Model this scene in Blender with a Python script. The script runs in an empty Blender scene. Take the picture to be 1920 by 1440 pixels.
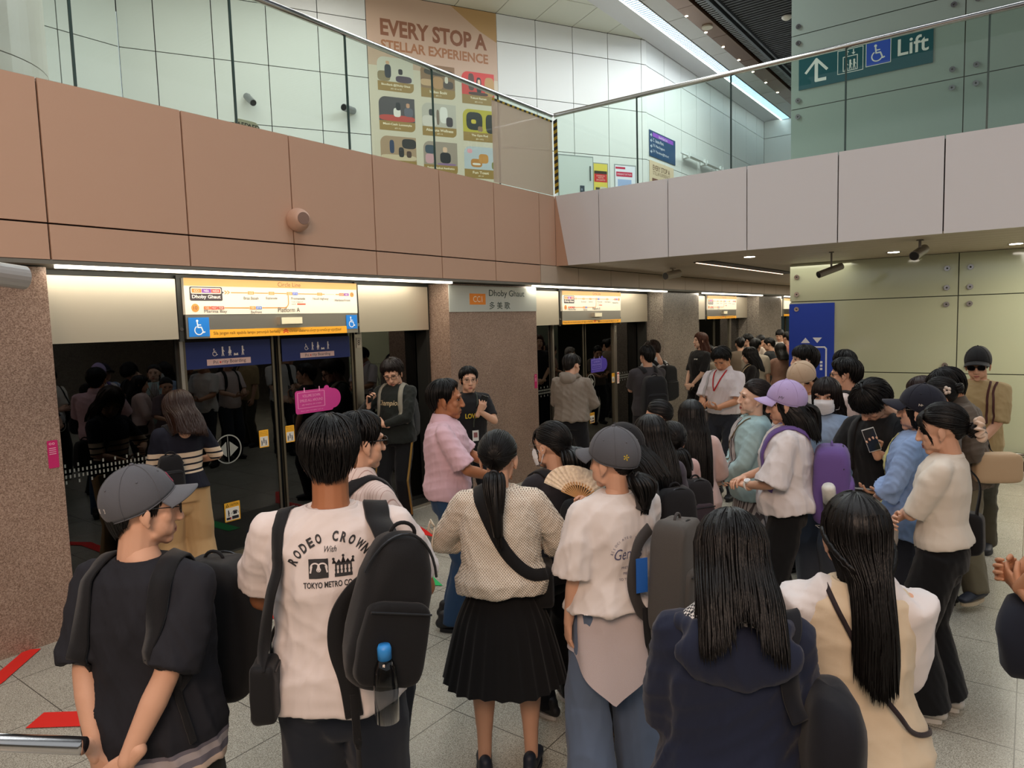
import bpy, bmesh, math, random
import numpy as np
from mathutils import Vector, Matrix, Euler, Quaternion
from mathutils.bvhtree import BVHTree
from mathutils import noise as mnoise
S = bpy.context.scene
COL = S.collection
PI = math.pi
R = math.radians
random.seed(7)

# ---------------------------------------------------------------- camera
cd = bpy.data.cameras.new('camera')
cam = bpy.data.objects.new('camera', cd); COL.objects.link(cam)
_yaw, _pit, _rol = R(36.691), R(5.058), R(-1.692)
_f = Vector((-math.sin(_yaw)*math.cos(_pit), math.cos(_yaw)*math.cos(_pit), -math.sin(_pit)))
_r = _f.cross(Vector((0, 0, 1))).normalized(); _u = _r.cross(_f)
_r2 = _r*math.cos(_rol)+_u*math.sin(_rol); _u2 = _u*math.cos(_rol)-_r*math.sin(_rol)
_m = Matrix((( _r2.x, _u2.x, -_f.x), (_r2.y, _u2.y, -_f.y), (_r2.z, _u2.z, -_f.z))).to_4x4()
_m.translation = (0, 0, 2.1)
cam.matrix_world = _m
cd.sensor_width = 36.0; cd.lens = 1311.5/1920*36.0
cd.clip_start = 0.05; cd.clip_end = 200
S.camera = cam

# ---------------------------------------------------------------- world, exposure
S.view_settings.view_transform = 'Standard'
S.view_settings.look = 'None'
S.view_settings.exposure = 0.32
S.view_settings.gamma = 1.0
S.view_settings.use_curve_mapping = False
S.render.film_transparent = False
w = bpy.data.worlds.new('world'); S.world = w; w.use_nodes = True
w.node_tree.nodes['Background'].inputs[0].default_value = (0.86, 0.9, 0.95, 1)
w.node_tree.nodes['Background'].inputs[1].default_value = 0.46
S.cycles.max_bounces = 6; S.cycles.diffuse_bounces = 3; S.cycles.glossy_bounces = 3
S.cycles.transparent_max_bounces = 12; S.cycles.transmission_bounces = 4
S.cycles.caustics_reflective = False; S.cycles.caustics_refractive = False
S.cycles.sample_clamp_indirect = 4.0

def area(name, loc, rot, size, power, color=(1, 1, 1), spread=180):
    l = bpy.data.lights.new(name, 'AREA'); l.shape = 'RECTANGLE'
    l.size, l.size_y = size; l.energy = power; l.color = color; l.spread = R(spread)
    o = bpy.data.objects.new(name, l); o.location = loc; o.rotation_euler = rot
    COL.objects.link(o); return o
# daylight and hall lighting coming down into the open atrium
area('atrium_light', (-0.8, 2.8, 8.6), (0, 0, 0), (7.5, 11), 1100, (0.93, 0.97, 1.0))
area('hall_light_far', (-5.2, 12.5, 7.9), (0, 0, 0), (1.5, 10), 310, (0.95, 0.99, 1.0))
area('hall_light_near', (-8.2, 4.8, 7.9), (0, 0, 0), (2.5, 7), 150, (1.0, 0.98, 0.93))
# warm lamps behind the viewer, on the stair side, wash the left fascia and the crowd's backs
area('stair_light', (0.9, -2.6, 4.7), (R(62), 0, R(38)), (2.6, 1.6), 160, (1.0, 0.68, 0.48))
# the ceiling lamps of the low platform under the bridge
area('platform_light_far', (-3.2, 16.5, 2.8), (0, 0, 0), (2.2, 12), 170, (1.0, 0.93, 0.78))
area('platform_light_side', (1.6, 9.5, 2.8), (0, 0, 0), (3.5, 2.2), 95, (1.0, 0.93, 0.78))

# ---------------------------------------------------------------- materials
def lin(c):
    if isinstance(c, str):
        c = c.lstrip('#'); c = [int(c[i:i+2], 16)/255 for i in (0, 2, 4)]
    return tuple((x/12.92 if x <= 0.04045 else ((x+0.055)/1.055)**2.4) for x in c)
_M = {}
def mat(name, color='#808080', rough=0.6, metal=0.0, bump=0.0, bscale=200, var=0.0, vscale=8, spec=0.5, emit=0.0, sheen=0.0, coat=0.0, aniso=None, alpha=1.0):
    if name in _M: return _M[name]
    m = bpy.data.materials.new(name); _M[name] = m; m.use_nodes = True
    nt = m.node_tree; b = nt.nodes['Principled BSDF']
    c = lin(color)
    b.inputs['Base Color'].default_value = (*c, 1); b.inputs['Roughness'].default_value = rough
    b.inputs['Metallic'].default_value = metal; b.inputs['Specular IOR Level'].default_value = spec
    if sheen: b.inputs['Sheen Weight'].default_value = sheen
    if coat: b.inputs['Coat Weight'].default_value = coat; b.inputs['Coat Roughness'].default_value = 0.08
    if alpha < 1: b.inputs['Alpha'].default_value = alpha
    if emit: b.inputs['Emission Color'].default_value = (*c, 1); b.inputs['Emission Strength'].default_value = emit
    if bump or var:
        tc = nt.nodes.new('ShaderNodeTexCoord')
        mp = nt.nodes.new('ShaderNodeMapping'); nt.links.new(tc.outputs['Object'], mp.inputs[0])
        if aniso: mp.inputs['Scale'].default_value = aniso
    if bump:
        n = nt.nodes.new('ShaderNodeTexNoise'); n.inputs['Scale'].default_value = bscale; n.inputs['Detail'].default_value = 3
        nt.links.new(mp.outputs[0], n.inputs['Vector'])
        bp = nt.nodes.new('ShaderNodeBump'); bp.inputs['Strength'].default_value = bump; bp.inputs['Distance'].default_value = 0.004
        nt.links.new(n.outputs[0], bp.inputs['Height']); nt.links.new(bp.outputs[0], b.inputs['Normal'])
    if var:
        n = nt.nodes.new('ShaderNodeTexNoise'); n.inputs['Scale'].default_value = vscale; n.inputs['Detail'].default_value = 4
        nt.links.new(mp.outputs[0], n.inputs['Vector'])
        r = nt.nodes.new('ShaderNodeValToRGB')
        r.color_ramp.elements[0].position = 0.3; r.color_ramp.elements[1].position = 0.7
        r.color_ramp.elements[0].color = (*[x*(1-var) for x in c], 1); r.color_ramp.elements[1].color = (*[min(1, x*(1+var)) for x in c], 1)
        nt.links.new(n.outputs[0], r.inputs[0]); nt.links.new(r.outputs[0], b.inputs['Base Color'])
    return m

def granite(name, cols, scale=90, rough=0.35, tile=None, grout='#5a5852', off=(0, 0)):
    if name in _M: return _M[name]
    m = bpy.data.materials.new(name); _M[name] = m; m.use_nodes = True
    nt = m.node_tree; b = nt.nodes['Principled BSDF']; b.inputs['Roughness'].default_value = rough
    tc = nt.nodes.new('ShaderNodeTexCoord')
    v = nt.nodes.new('ShaderNodeTexVoronoi'); v.inputs['Scale'].default_value = scale
    nt.links.new(tc.outputs['Object'], v.inputs['Vector'])
    n = nt.nodes.new('ShaderNodeTexNoise'); n.inputs['Scale'].default_value = scale*0.55; n.inputs['Detail'].default_value = 5
    nt.links.new(tc.outputs['Object'], n.inputs['Vector'])
    sep = nt.nodes.new('ShaderNodeSeparateColor'); nt.links.new(v.outputs['Color'], sep.inputs[0])
    mx = nt.nodes.new('ShaderNodeMath'); mx.operation = 'MULTIPLY_ADD'; mx.inputs[1].default_value = 0.45
    nt.links.new(sep.outputs[0], mx.inputs[0]); nt.links.new(n.outputs[0], mx.inputs[2])
    r = nt.nodes.new('ShaderNodeValToRGB'); nt.links.new(mx.outputs[0], r.inputs[0])
    el = r.color_ramp.elements
    k = len(cols)
    while len(el) < k: el.new(0.5)
    for i, cc in enumerate(cols):
        el[i].position = 0.42+0.56*i/(k-1); el[i].color = (*lin(cc), 1)
    out = r.outputs[0]
    big = nt.nodes.new('ShaderNodeTexNoise'); big.inputs['Scale'].default_value = 1.3; big.inputs['Detail'].default_value = 3
    nt.links.new(tc.outputs['Object'], big.inputs['Vector'])
    mr = nt.nodes.new('ShaderNodeMapRange'); mr.inputs[1].default_value = 0.3; mr.inputs[2].default_value = 0.7
    mr.inputs[3].default_value = 0.86; mr.inputs[4].default_value = 1.08
    nt.links.new(big.outputs[0], mr.inputs[0])
    mm = nt.nodes.new('ShaderNodeVectorMath'); mm.operation = 'SCALE'
    nt.links.new(out, mm.inputs[0]); nt.links.new(mr.outputs[0], mm.inputs['Scale']); out = mm.outputs[0]
    if tile:
        sx = nt.nodes.new('ShaderNodeSeparateXYZ'); nt.links.new(tc.outputs['Object'], sx.inputs[0])
        fac = None
        for ax in (0, 1):
            a = nt.nodes.new('ShaderNodeMath'); a.operation = 'SUBTRACT'; a.inputs[1].default_value = off[ax]-500*tile
            nt.links.new(sx.outputs[ax], a.inputs[0])
            p = nt.nodes.new('ShaderNodeMath'); p.operation = 'PINGPONG'; p.inputs[1].default_value = tile/2
            nt.links.new(a.outputs[0], p.inputs[0])
            l = nt.nodes.new('ShaderNodeMath'); l.operation = 'LESS_THAN'; l.inputs[1].default_value = 0.0028
            nt.links.new(p.outputs[0], l.inputs[0])
            if fac is None: fac = l
            else:
                q = nt.nodes.new('ShaderNodeMath'); q.operation = 'MAXIMUM'
                nt.links.new(fac.outputs[0], q.inputs[0]); nt.links.new(l.outputs[0], q.inputs[1]); fac = q
        mc = nt.nodes.new('ShaderNodeMix'); mc.data_type = 'RGBA'
        nt.links.new(fac.outputs[0], mc.inputs[0]); nt.links.new(out, mc.inputs[6]); mc.inputs[7].default_value = (*lin(grout), 1)
        out = mc.outputs[2]
    nt.links.new(out, b.inputs['Base Color'])
    return m

def glassmat(name, tint='#dff0ea', refl=1.0, trans=1.0, ior=1.5, milky=0.0, milk='#b8a898'):
    """clear pane: fresnel mirror over a tinted see-through sheet"""
    if name in _M: return _M[name]
    m = bpy.data.materials.new(name); _M[name] = m; m.use_nodes = True
    nt = m.node_tree; nt.nodes.remove(nt.nodes['Principled BSDF']); o = nt.nodes['Material Output']
    t = nt.nodes.new('ShaderNodeBsdfTransparent'); t.inputs[0].default_value = (*[x*trans for x in lin(tint)], 1)
    g = nt.nodes.new('ShaderNodeBsdfGlossy'); g.inputs['Roughness'].default_value = 0.012
    f = nt.nodes.new('ShaderNodeFresnel'); f.inputs[0].default_value = ior
    geo = nt.nodes.new('ShaderNodeNewGeometry')
    a = nt.nodes.new('ShaderNodeMath'); a.operation = 'SUBTRACT'; a.inputs[0].default_value = 1.0; nt.links.new(geo.outputs['Backfacing'], a.inputs[1])
    b = nt.nodes.new('ShaderNodeMath'); b.operation = 'MULTIPLY'; nt.links.new(f.outputs[0], b.inputs[0]); nt.links.new(a.outputs[0], b.inputs[1])
    c = nt.nodes.new('ShaderNodeMath'); c.operation = 'MULTIPLY'; c.use_clamp = True; nt.links.new(b.outputs[0], c.inputs[0]); c.inputs[1].default_value = refl
    base = t
    if milky:
        d = nt.nodes.new('ShaderNodeBsdfDiffuse'); d.inputs[0].default_value = (*lin(milk), 1)
        m0 = nt.nodes.new('ShaderNodeMixShader'); m0.inputs[0].default_value = milky
        nt.links.new(t.outputs[0], m0.inputs[1]); nt.links.new(d.outputs[0], m0.inputs[2]); base = m0
    mx = nt.nodes.new('ShaderNodeMixShader'); nt.links.new(c.outputs[0], mx.inputs[0])
    nt.links.new(base.outputs[0], mx.inputs[1]); nt.links.new(g.outputs[0], mx.inputs[2])
    nt.links.new(mx.outputs[0], o.inputs[0])
    return m

def lightmat(name, color, strength):
    if name in _M: return _M[name]
    m = bpy.data.materials.new(name); _M[name] = m; m.use_nodes = True
    nt = m.node_tree; nt.nodes.remove(nt.nodes['Principled BSDF'])
    e = nt.nodes.new('ShaderNodeEmission'); e.inputs[0].default_value = (*lin(color), 1); e.inputs[1].default_value = strength
    nt.links.new(e.outputs[0], nt.nodes['Material Output'].inputs[0]); return m

# ---------------------------------------------------------------- helpers
def link(name, me, m, parent=None, smooth=False):
    o = bpy.data.objects.new(name, me); COL.objects.link(o)
    if m is not None:
        for x in (m if isinstance(m, (list, tuple)) else [m]): me.materials.append(x)
    if smooth: me.shade_smooth()
    if parent is not None: o.parent = parent
    return o
def tag(o, label=None, cat=None, group=None, kind=None):
    if label: o['label'] = label
    if cat: o['category'] = cat
    if group: o['group'] = group
    if kind: o['kind'] = kind
    return o
def empty(name, loc=(0, 0, 0), rz=0.0):
    o = bpy.data.objects.new(name, None); COL.objects.link(o); o.location = loc; o.rotation_euler = (0, 0, rz)
    o.empty_display_size = 0.1
    return o
def me_from(verts, faces, name='m'):
    me = bpy.data.meshes.new(name); me.from_pydata([tuple(v) for v in verts], [], [tuple(f) for f in faces]); me.update(); return me
class MB:
    """collects plain shapes into one mesh"""
    def __init__(s): s.v = []; s.f = []; s.mi = []; s.cur = 0
    def add(s, vs, fs):
        b = len(s.v); s.v += [tuple(v) for v in vs]; s.f += [tuple(b+i for i in f) for f in fs]; s.mi += [s.cur]*len(fs); return s
    def box(s, x0, x1, y0, y1, z0, z1):
        x0, x1 = sorted((x0, x1)); y0, y1 = sorted((y0, y1)); z0, z1 = sorted((z0, z1))
        return s.add([(x0, y0, z0), (x1, y0, z0), (x1, y1, z0), (x0, y1, z0), (x0, y0, z1), (x1, y0, z1), (x1, y1, z1), (x0, y1, z1)],
                     [(0, 3, 2, 1), (4, 5, 6, 7), (0, 1, 5, 4), (1, 2, 6, 5), (2, 3, 7, 6), (3, 0, 4, 7)])
    def prism(s, pts, d):
        """polygon pts (3-D, planar) extruded by vector d"""
        n = len(pts); P = [Vector(p) for p in pts]; d = Vector(d)
        nn = Vector((0, 0, 0))
        for i in range(n): nn += P[i].cross(P[(i+1) % n])
        if nn.dot(d) > 0: P.reverse()
        v = P+[p+d for p in P]
        return s.add(v, [tuple(range(n)), tuple(reversed(range(n, 2*n)))]+[(i, i+n, (i+1) % n+n, (i+1) % n) for i in range(n)])
    def tube(s, pts, rad, seg=12, cap=True):
        P = [Vector(p) for p in pts]; rs = rad if isinstance(rad, (list, tuple)) else [rad]*len(P)
        prev = None; b = len(s.v); vs = []; fs = []
        for i, p in enumerate(P):
            t = (P[min(i+1, len(P)-1)]-P[max(i-1, 0)]).normalized()
            if prev is None:
                a = Vector((0, 0, 1)) if abs(t.z) < 0.9 else Vector((1, 0, 0)); prev = (a-t*a.dot(t)).normalized()
            else: prev = (prev-t*prev.dot(t)).normalized()
            q = t.cross(prev)
            for k in range(seg):
                an = 2*PI*k/seg; vs.append(p+(prev*math.cos(an)+q*math.sin(an))*rs[i])
        for i in range(len(P)-1):
            for k in range(seg):
                k2 = (k+1) % seg; fs.append((i*seg+k, i*seg+k2, (i+1)*seg+k2, (i+1)*seg+k))
        if cap:
            fs.append(tuple(reversed(range(seg)))); fs.append(tuple(range((len(P)-1)*seg, len(P)*seg)))
        return s.add(vs, fs)
    def disc(s, c, n, r, t, seg=24):
        c = Vector(c); n = Vector(n).normalized(); return s.tube([c, c+n*t], r, seg)
    def build(s, name, m, parent=None, smooth=False):
        me = me_from(s.v, s.f, name)
        if isinstance(m, (list, tuple)): me.polygons.foreach_set('material_index', s.mi)
        return link(name, me, m, parent, smooth)
def box(name, m, x0, x1, y0, y1, z0, z1, parent=None, bevel=0.0):
    me = MB().box(x0, x1, y0, y1, z0, z1)
    o = me.build(name, m, parent)
    if bevel:
        bm = bmesh.new(); bm.from_mesh(o.data); bmesh.ops.bevel(bm, geom=bm.edges[:]+bm.verts[:], offset=bevel, segments=2, affect='EDGES', profile=0.5)
        bm.to_mesh(o.data); bm.free()
    return o
def children(o): return [c for c in bpy.data.objects if c.parent == o]

# a flat artwork frame on a wall: origin o, u = reading direction, v = up, n = out of the wall
class Face:
    def __init__(s, o, u, v=(0, 0, 1)):
        s.o = Vector(o); s.u = Vector(u).normalized(); s.v = Vector(v).normalized(); s.n = s.u.cross(s.v)
    def p(s, a, b, d=0.0): return s.o+s.u*a+s.v*b+s.n*d
    def rect(s, mb, a0, a1, b0, b1, d0=0.0, d1=0.002):
        a0, a1 = sorted((a0, a1)); b0, b1 = sorted((b0, b1))
        return s.poly(mb, [(a0, b0), (a1, b0), (a1, b1), (a0, b1)], d0, d1)
    _k = 0
    def poly(s, mb, pts, d0=0.0, d1=0.002):
        Face._k = (Face._k+1) % 24; j = Face._k*1.2e-5   # hair-thin steps keep overlapping inks apart
        return mb.prism([s.p(a, b, d0) for a, b in pts], s.n*(d1-d0+j))
    def rrect(s, mb, a0, a1, b0, b1, r, d0=0.0, d1=0.002, cor=(1, 1, 1, 1)):
        pts = []
        for (cx, cy, st, k) in ((a1-r, b1-r, 0, cor[0]), (a0+r, b1-r, 90, cor[1]), (a0+r, b0+r, 180, cor[2]), (a1-r, b0+r, 270, cor[3])):
            if k: pts += [(cx+r*math.cos(R(st+j*15)), cy+r*math.sin(R(st+j*15))) for j in range(7)]
            else: pts.append((cx+(r if st in (0, 270) else -r), cy+(r if st in (0, 90) else -r)))
        return s.poly(mb, pts, d0, d1)
    def ring(s, mb, a, b, r0, r1, d0=0.0, d1=0.002, a0=0, a1=360, seg=28):
        n = max(3, int(seg*(a1-a0)/360))
        for i in range(n):
            t0, t1 = R(a0+(a1-a0)*i/n), R(a0+(a1-a0)*(i+1)/n)
            s.poly(mb, [(a+r0*math.cos(t0), b+r0*math.sin(t0)), (a+r1*math.cos(t0), b+r1*math.sin(t0)), (a+r1*math.cos(t1), b+r1*math.sin(t1)), (a+r0*math.cos(t1), b+r0*math.sin(t1))], d0, d1)
        return mb
    def circ(s, mb, a, b, r, d0=0.0, d1=0.002, sy=1.0, seg=24):
        return s.poly(mb, [(a+r*math.cos(2*PI*i/seg), b+r*sy*math.sin(2*PI*i/seg)) for i in range(seg)], d0, d1)
    def line(s, mb, pts, w, d0=0.0, d1=0.002):
        for (a, b), (c, d) in zip(pts[:-1], pts[1:]):
            L = math.hypot(c-a, d-b) or 1e-6; nx, ny = -(d-b)/L*w/2, (c-a)/L*w/2; ex, ey = (c-a)/L*w*0.3, (d-b)/L*w*0.3
            s.poly(mb, [(a+nx-ex, b+ny-ey), (c+nx+ex, d+ny+ey), (c-nx+ex, d-ny+ey), (a-nx-ex, b-ny-ey)], d0, d1)
        return mb
_tcache = {}
def textmesh(s, bold=0.0, shear=0.0):
    k = (s, bold, shear)
    if k in _tcache: return _tcache[k]
    c = bpy.data.curves.new('t', 'FONT'); c.body = s; c.size = 1.0; c.resolution_u = 3; c.offset = bold; c.shear = shear
    o = bpy.data.objects.new('t', c); COL.objects.link(o)
    dg = bpy.context.evaluated_depsgraph_get(); ev = o.evaluated_get(dg); me = ev.to_mesh()
    V = np.array([tuple(v.co) for v in me.vertices]).reshape(-1, 3); F = [tuple(p.vertices) for p in me.polygons]
    ev.to_mesh_clear(); bpy.data.objects.remove(o); bpy.data.curves.remove(c)
    _tcache[k] = (V, F); return V, F
def text(fr, mb, s, a, b, h=None, w=None, align='L', d=0.0025, bold=0.0, shear=0.0, capfit=None):
    """lettering flat on a Face; h = height of the whole line box (ink), w = fitted ink width"""
    V, F = textmesh(s, bold, shear)
    if len(V) == 0: return
    lo, hi = V.min(0), V.max(0)
    sy = (h/(hi[1]-lo[1])) if h else None; sx = (w/(hi[0]-lo[0])) if w else None
    if sx is None: sx = sy
    if sy is None: sy = sx
    W = (hi[0]-lo[0])*sx; x0 = {'L': a, 'C': a-W/2, 'R': a-W}[align]
    vs = [fr.p(x0+(v[0]-lo[0])*sx, b+(v[1]-lo[1])*sy, d) for v in V]
    mb.add(vs, F)
class Art(MB):
    """flat coloured artwork: one mesh, a material slot per ink"""
    def __init__(s, rough=0.45): super().__init__(); s.slots = []; s.rough = rough
    def c(s, color):
        if color not in s.slots: s.slots.append(color)
        s.cur = s.slots.index(color); return s
    def done(s, name, parent=None):
        return s.build(name, [mat('ink_'+c.lstrip('#'), c, s.rough) for c in s.slots], parent)

# ---------------------------------------------------------------- structure materials
FLOOR = granite('floor_granite', ['#6f6b62', '#989486', '#b1ac9e', '#c9c5b8'], 300, 0.22, tile=0.617, grout='#55524a', off=(-4.33, 2.705))
PIL = granite('pillar_granite', ['#735c4c', '#8e7565', '#a18877', '#b49c8a'], 170, 0.42)
PIL2 = granite('pillar_granite_greyer_light', ['#5c524a', '#857a70', '#968c80', '#a89e90'], 120, 0.25)  # same granite as PIL, the greyer light farther down put into its colours
PANELR = mat('fascia_panel_warm', '#cba68d', 0.5)
PANELW = mat('fascia_panel_white', '#ebebee', 0.5)
PANELU = mat('hall_panel', '#dcdfdc', 0.45)
GAP = mat('panel_gap', '#15100f', 0.9)
STEEL = mat('brushed_steel', '#b9b3a6', 0.34, 1.0, bump=0.15, bscale=60, aniso=(1, 1, 14))
STEELH = mat('header_steel', '#cfc4ae', 0.4, 0.75, bump=0.1, bscale=50, aniso=(1, 12, 1))
CHROME = mat('polished_steel', '#c9c8c6', 0.16, 1.0)
DKMETAL = mat('dark_metal', '#3a3a36', 0.45, 0.6)
BLACK = mat('black_paint', '#101010', 0.5)
GLASS = glassmat('balustrade_glass', '#f3faf6', 0.9)
DOORGLASS = glassmat('door_glass', '#8f9c98', 1.7, 0.75, 1.6)
GREENG = mat('green_back_glass', '#b3b89e', 0.09, bump=0, spec=0.7, coat=0.5)
GREENU = mat('green_back_glass_upper', '#a2b4ac', 0.09, spec=0.7, coat=0.5)
SOFFIT = mat('bridge_soffit', '#b3a592', 0.5)
RED = mat('floor_tape_red', '#e0241c', 0.5); GREEN = mat('floor_tape_green', '#1fae5c', 0.5)

def struct(name, mb, m, label, parent=None, smooth=False):
    o = mb.build(name, m, parent, smooth)
    if parent is None: tag(o, label, kind='structure')
    return o
# floor
struct('floor', MB().box(-5.9, 9, -4, 30, -0.12, 0), FLOOR, 'pale speckled granite tile floor of the platform')
struct('floor_trackbed', MB().box(-10, -5.93, -4, 30, -1.3, -1.2), mat('trackbed', '#26251f', 0.9), 'dark concrete track bed behind the platform doors')
struct('wall_tunnel', MB().box(-9.6, -9.4, -4, 30, -1.2, 3.4), mat('tunnel_wall', '#1b1c19', 0.9), 'dark tunnel wall behind the platform doors')
struct('ceiling_tunnel', MB().box(-9.6, -5.93, -4, 30, 2.62, 2.7), mat('tunnel_ceiling', '#141412', 0.9), 'dark tunnel ceiling over the track')
# far and side ends of the platform: what the door glass mirrors
struct('wall_right', MB().box(8.6, 8.8, -4, 30, 0, 3.0), PIL2, 'granite wall along the opposite platform')
struct('wall_back', MB().box(-5.2, 8.6, -4.2, -4, 0, 3.0), PIL2, 'granite wall behind the stair')
struct('wall_far', MB().box(-5.9, 8.6, 29.8, 30, 0, 3.0), mat('far_wall', '#8f8878', 0.6), 'beige wall at the far end of the platform')
# dark panels set in the floor before the doors
for k in range(3):
    y0 = 1.96+5.76*k
    fi = MB().box(-5.62, -4.39, y0+1.0, y0+2.96, 0.0, 0.004)
    tag(fi.build('floor_inlay', mat('inlay_grey', '#55544c', 0.4)), ['dark grey floor inlay before the nearest platform doors', 'dark grey floor inlay before the second platform doors', 'dark grey floor inlay before the third platform doors'][k], kind='structure')
    th = box('threshold', STEEL, -5.86, -5.62, y0+0.06, y0+4.02, 0.0, 0.03)
    tag(th, ['steel threshold under the nearest platform doors', 'steel threshold under the second platform doors', 'steel threshold under the third platform doors'][k], kind='structure')
# floor tape
def tape(name, m, pts, w, label, grp):
    f = Face((0, 0, 0.0055), (1, 0, 0), (0, 1, 0)); mb = MB(); f.line(mb, pts, w, 0, 0.0012)
    return tag(mb.build(name, m), label, 'floor marking', grp)
G = 'queue markings on the floor before the doors'
tape('floor_tape', RED, [(-5.31, 1.66), (-5.02, 1.37), (-4.80, 1.0)], 0.10, 'red floor tape at the foot of the leftmost granite pillar', G)
tape('floor_tape', RED, [(-5.42, 3.12), (-5.02, 2.93), (-4.1, 2.93), (-3.7, 2.72)], 0.10, 'red floor tape behind the woman in the striped top', G)
tape('floor_tape', RED, [(-5.4, 5.22), (-4.88, 4.99), (-4.35, 4.99), (-3.9, 5.3)], 0.10, 'red floor tape by the cream trainers of the man in black', G)
tape('floor_tape', RED, [(-4.95, 8.0), (-4.6, 8.2), (-4.1, 8.2)], 0.10, 'red floor tape right of the foot of the station name pillar', G)
tape('floor_tape', RED, [(-4.29, 1.37), (-4.08, 1.53)], 0.15, 'red floor tape patch near the end of the handrail', G)
ar = Face((0, 0, 0.0055), (1, 0, 0), (0, 1, 0)); am = MB()
ar.line(am, [(-4.9, 4.02), (-4.1, 4.02)], 0.14, 0, 0.0012); ar.poly(am, [(-4.1, 3.84), (-4.1, 4.20), (-3.75, 4.02)], 0, 0.0012)
tag(am.build('floor_arrow', GREEN), 'green floor arrow leading out from the nearest doors', 'floor marking', 'alighting arrows on the floor')

# pillars
PY = [(-3.9, 1.96), (6.007, 7.755), (11.77, 13.45), (17.27, 19.16)]
PL = ['rough pink-brown granite pillar at the left edge', 'granite pillar carrying the station name sign', 'polished granite pillar, greyer light in its colour, right of the second doors', 'polished granite pillar, greyer light in its colour, right of the third doors']
for (a, b), l, m in zip(PY, PL, (PIL, PIL, PIL2, PIL2)):
    struct('granite_pillar', MB().box(-5.62, -5.34, a, b, 0, 2.56).box(-5.9, -5.62, a+0.02, b-0.02, 0, 2.56), m, l)
    for yy in (a, b):
        if yy < 0: continue
# left fascia: panels with dark joints
fb = MB().box(-5.6, -5.225, -3.8, 22, 2.60, 3.74)
struct('wall_fascia_backing', fb, GAP, 'dark backing behind the pink-beige fascia panels')
def panel(mb, x, y0, y1, z0, z1, g=0.006): mb.box(x-0.03, x, y0+g, y1-g, z0+g, z1-g)
fa = MB()
ys = [1.945+0.9556*k for k in range(-6, 7)]
for a, b in zip(ys[:-1], ys[1:]):
    panel(fa, -5.2, a, min(b, 8.06), 2.835, 3.765); panel(fa, -5.2, a, b, 2.59, 2.835)
panel(fa, -5.2, ys[-1], 8.06, 2.835, 3.765)
struct('wall_left', fa, PANELR, 'pink-beige fascia panels over the platform doors')
fa2 = MB(); y = ys[-1]
while y < 21: panel(fa2, -5.2, y, y+0.9556, 2.59, 2.84); y += 0.9556
struct('trim_2', fa2, mat('fascia_panel_beige', '#c9b7a4', 0.5), 'beige lower fascia row running on under the bridge')
# soffit strip and light slots
struct('trim_1', MB().box(-5.9, -5.2, -3.8, 22, 2.57, 2.6), mat('soffit_grey', '#77756b', 0.5), 'grey soffit between fascia and platform doors')
STRIP = lightmat('tube_light', '#fff3dc', 6.0)
for k, (a, b) in enumerate(((1.98, 5.95), (7.55, 11.7), (13.4, 17.2), (19.1, 21.5))):
    e = empty('strip_light', (-5.24, (a+b)/2, 2.57)); L = b-a
    box('tube', STRIP, -0.018, 0.018, -L/2, L/2, -0.022, 0.0, e)
    box('housing', STEEL, -0.035, 0.035, -L/2, L/2, 0.0, 0.012, e)
    tag(e, ['warm strip light under the fascia over the nearest doors', 'warm strip light under the fascia over the second doors', 'warm strip light under the fascia over the third doors', 'warm strip light under the fascia over the farthest doors'][k], 'strip light', 'strip lights under the fascia')
    area('strip_glow', (-5.3, (a+b)/2, 2.555), (0, R(20), 0), (0.05, L), [12, 11, 10, 7][k], (1.0, 0.93, 0.80))

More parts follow.
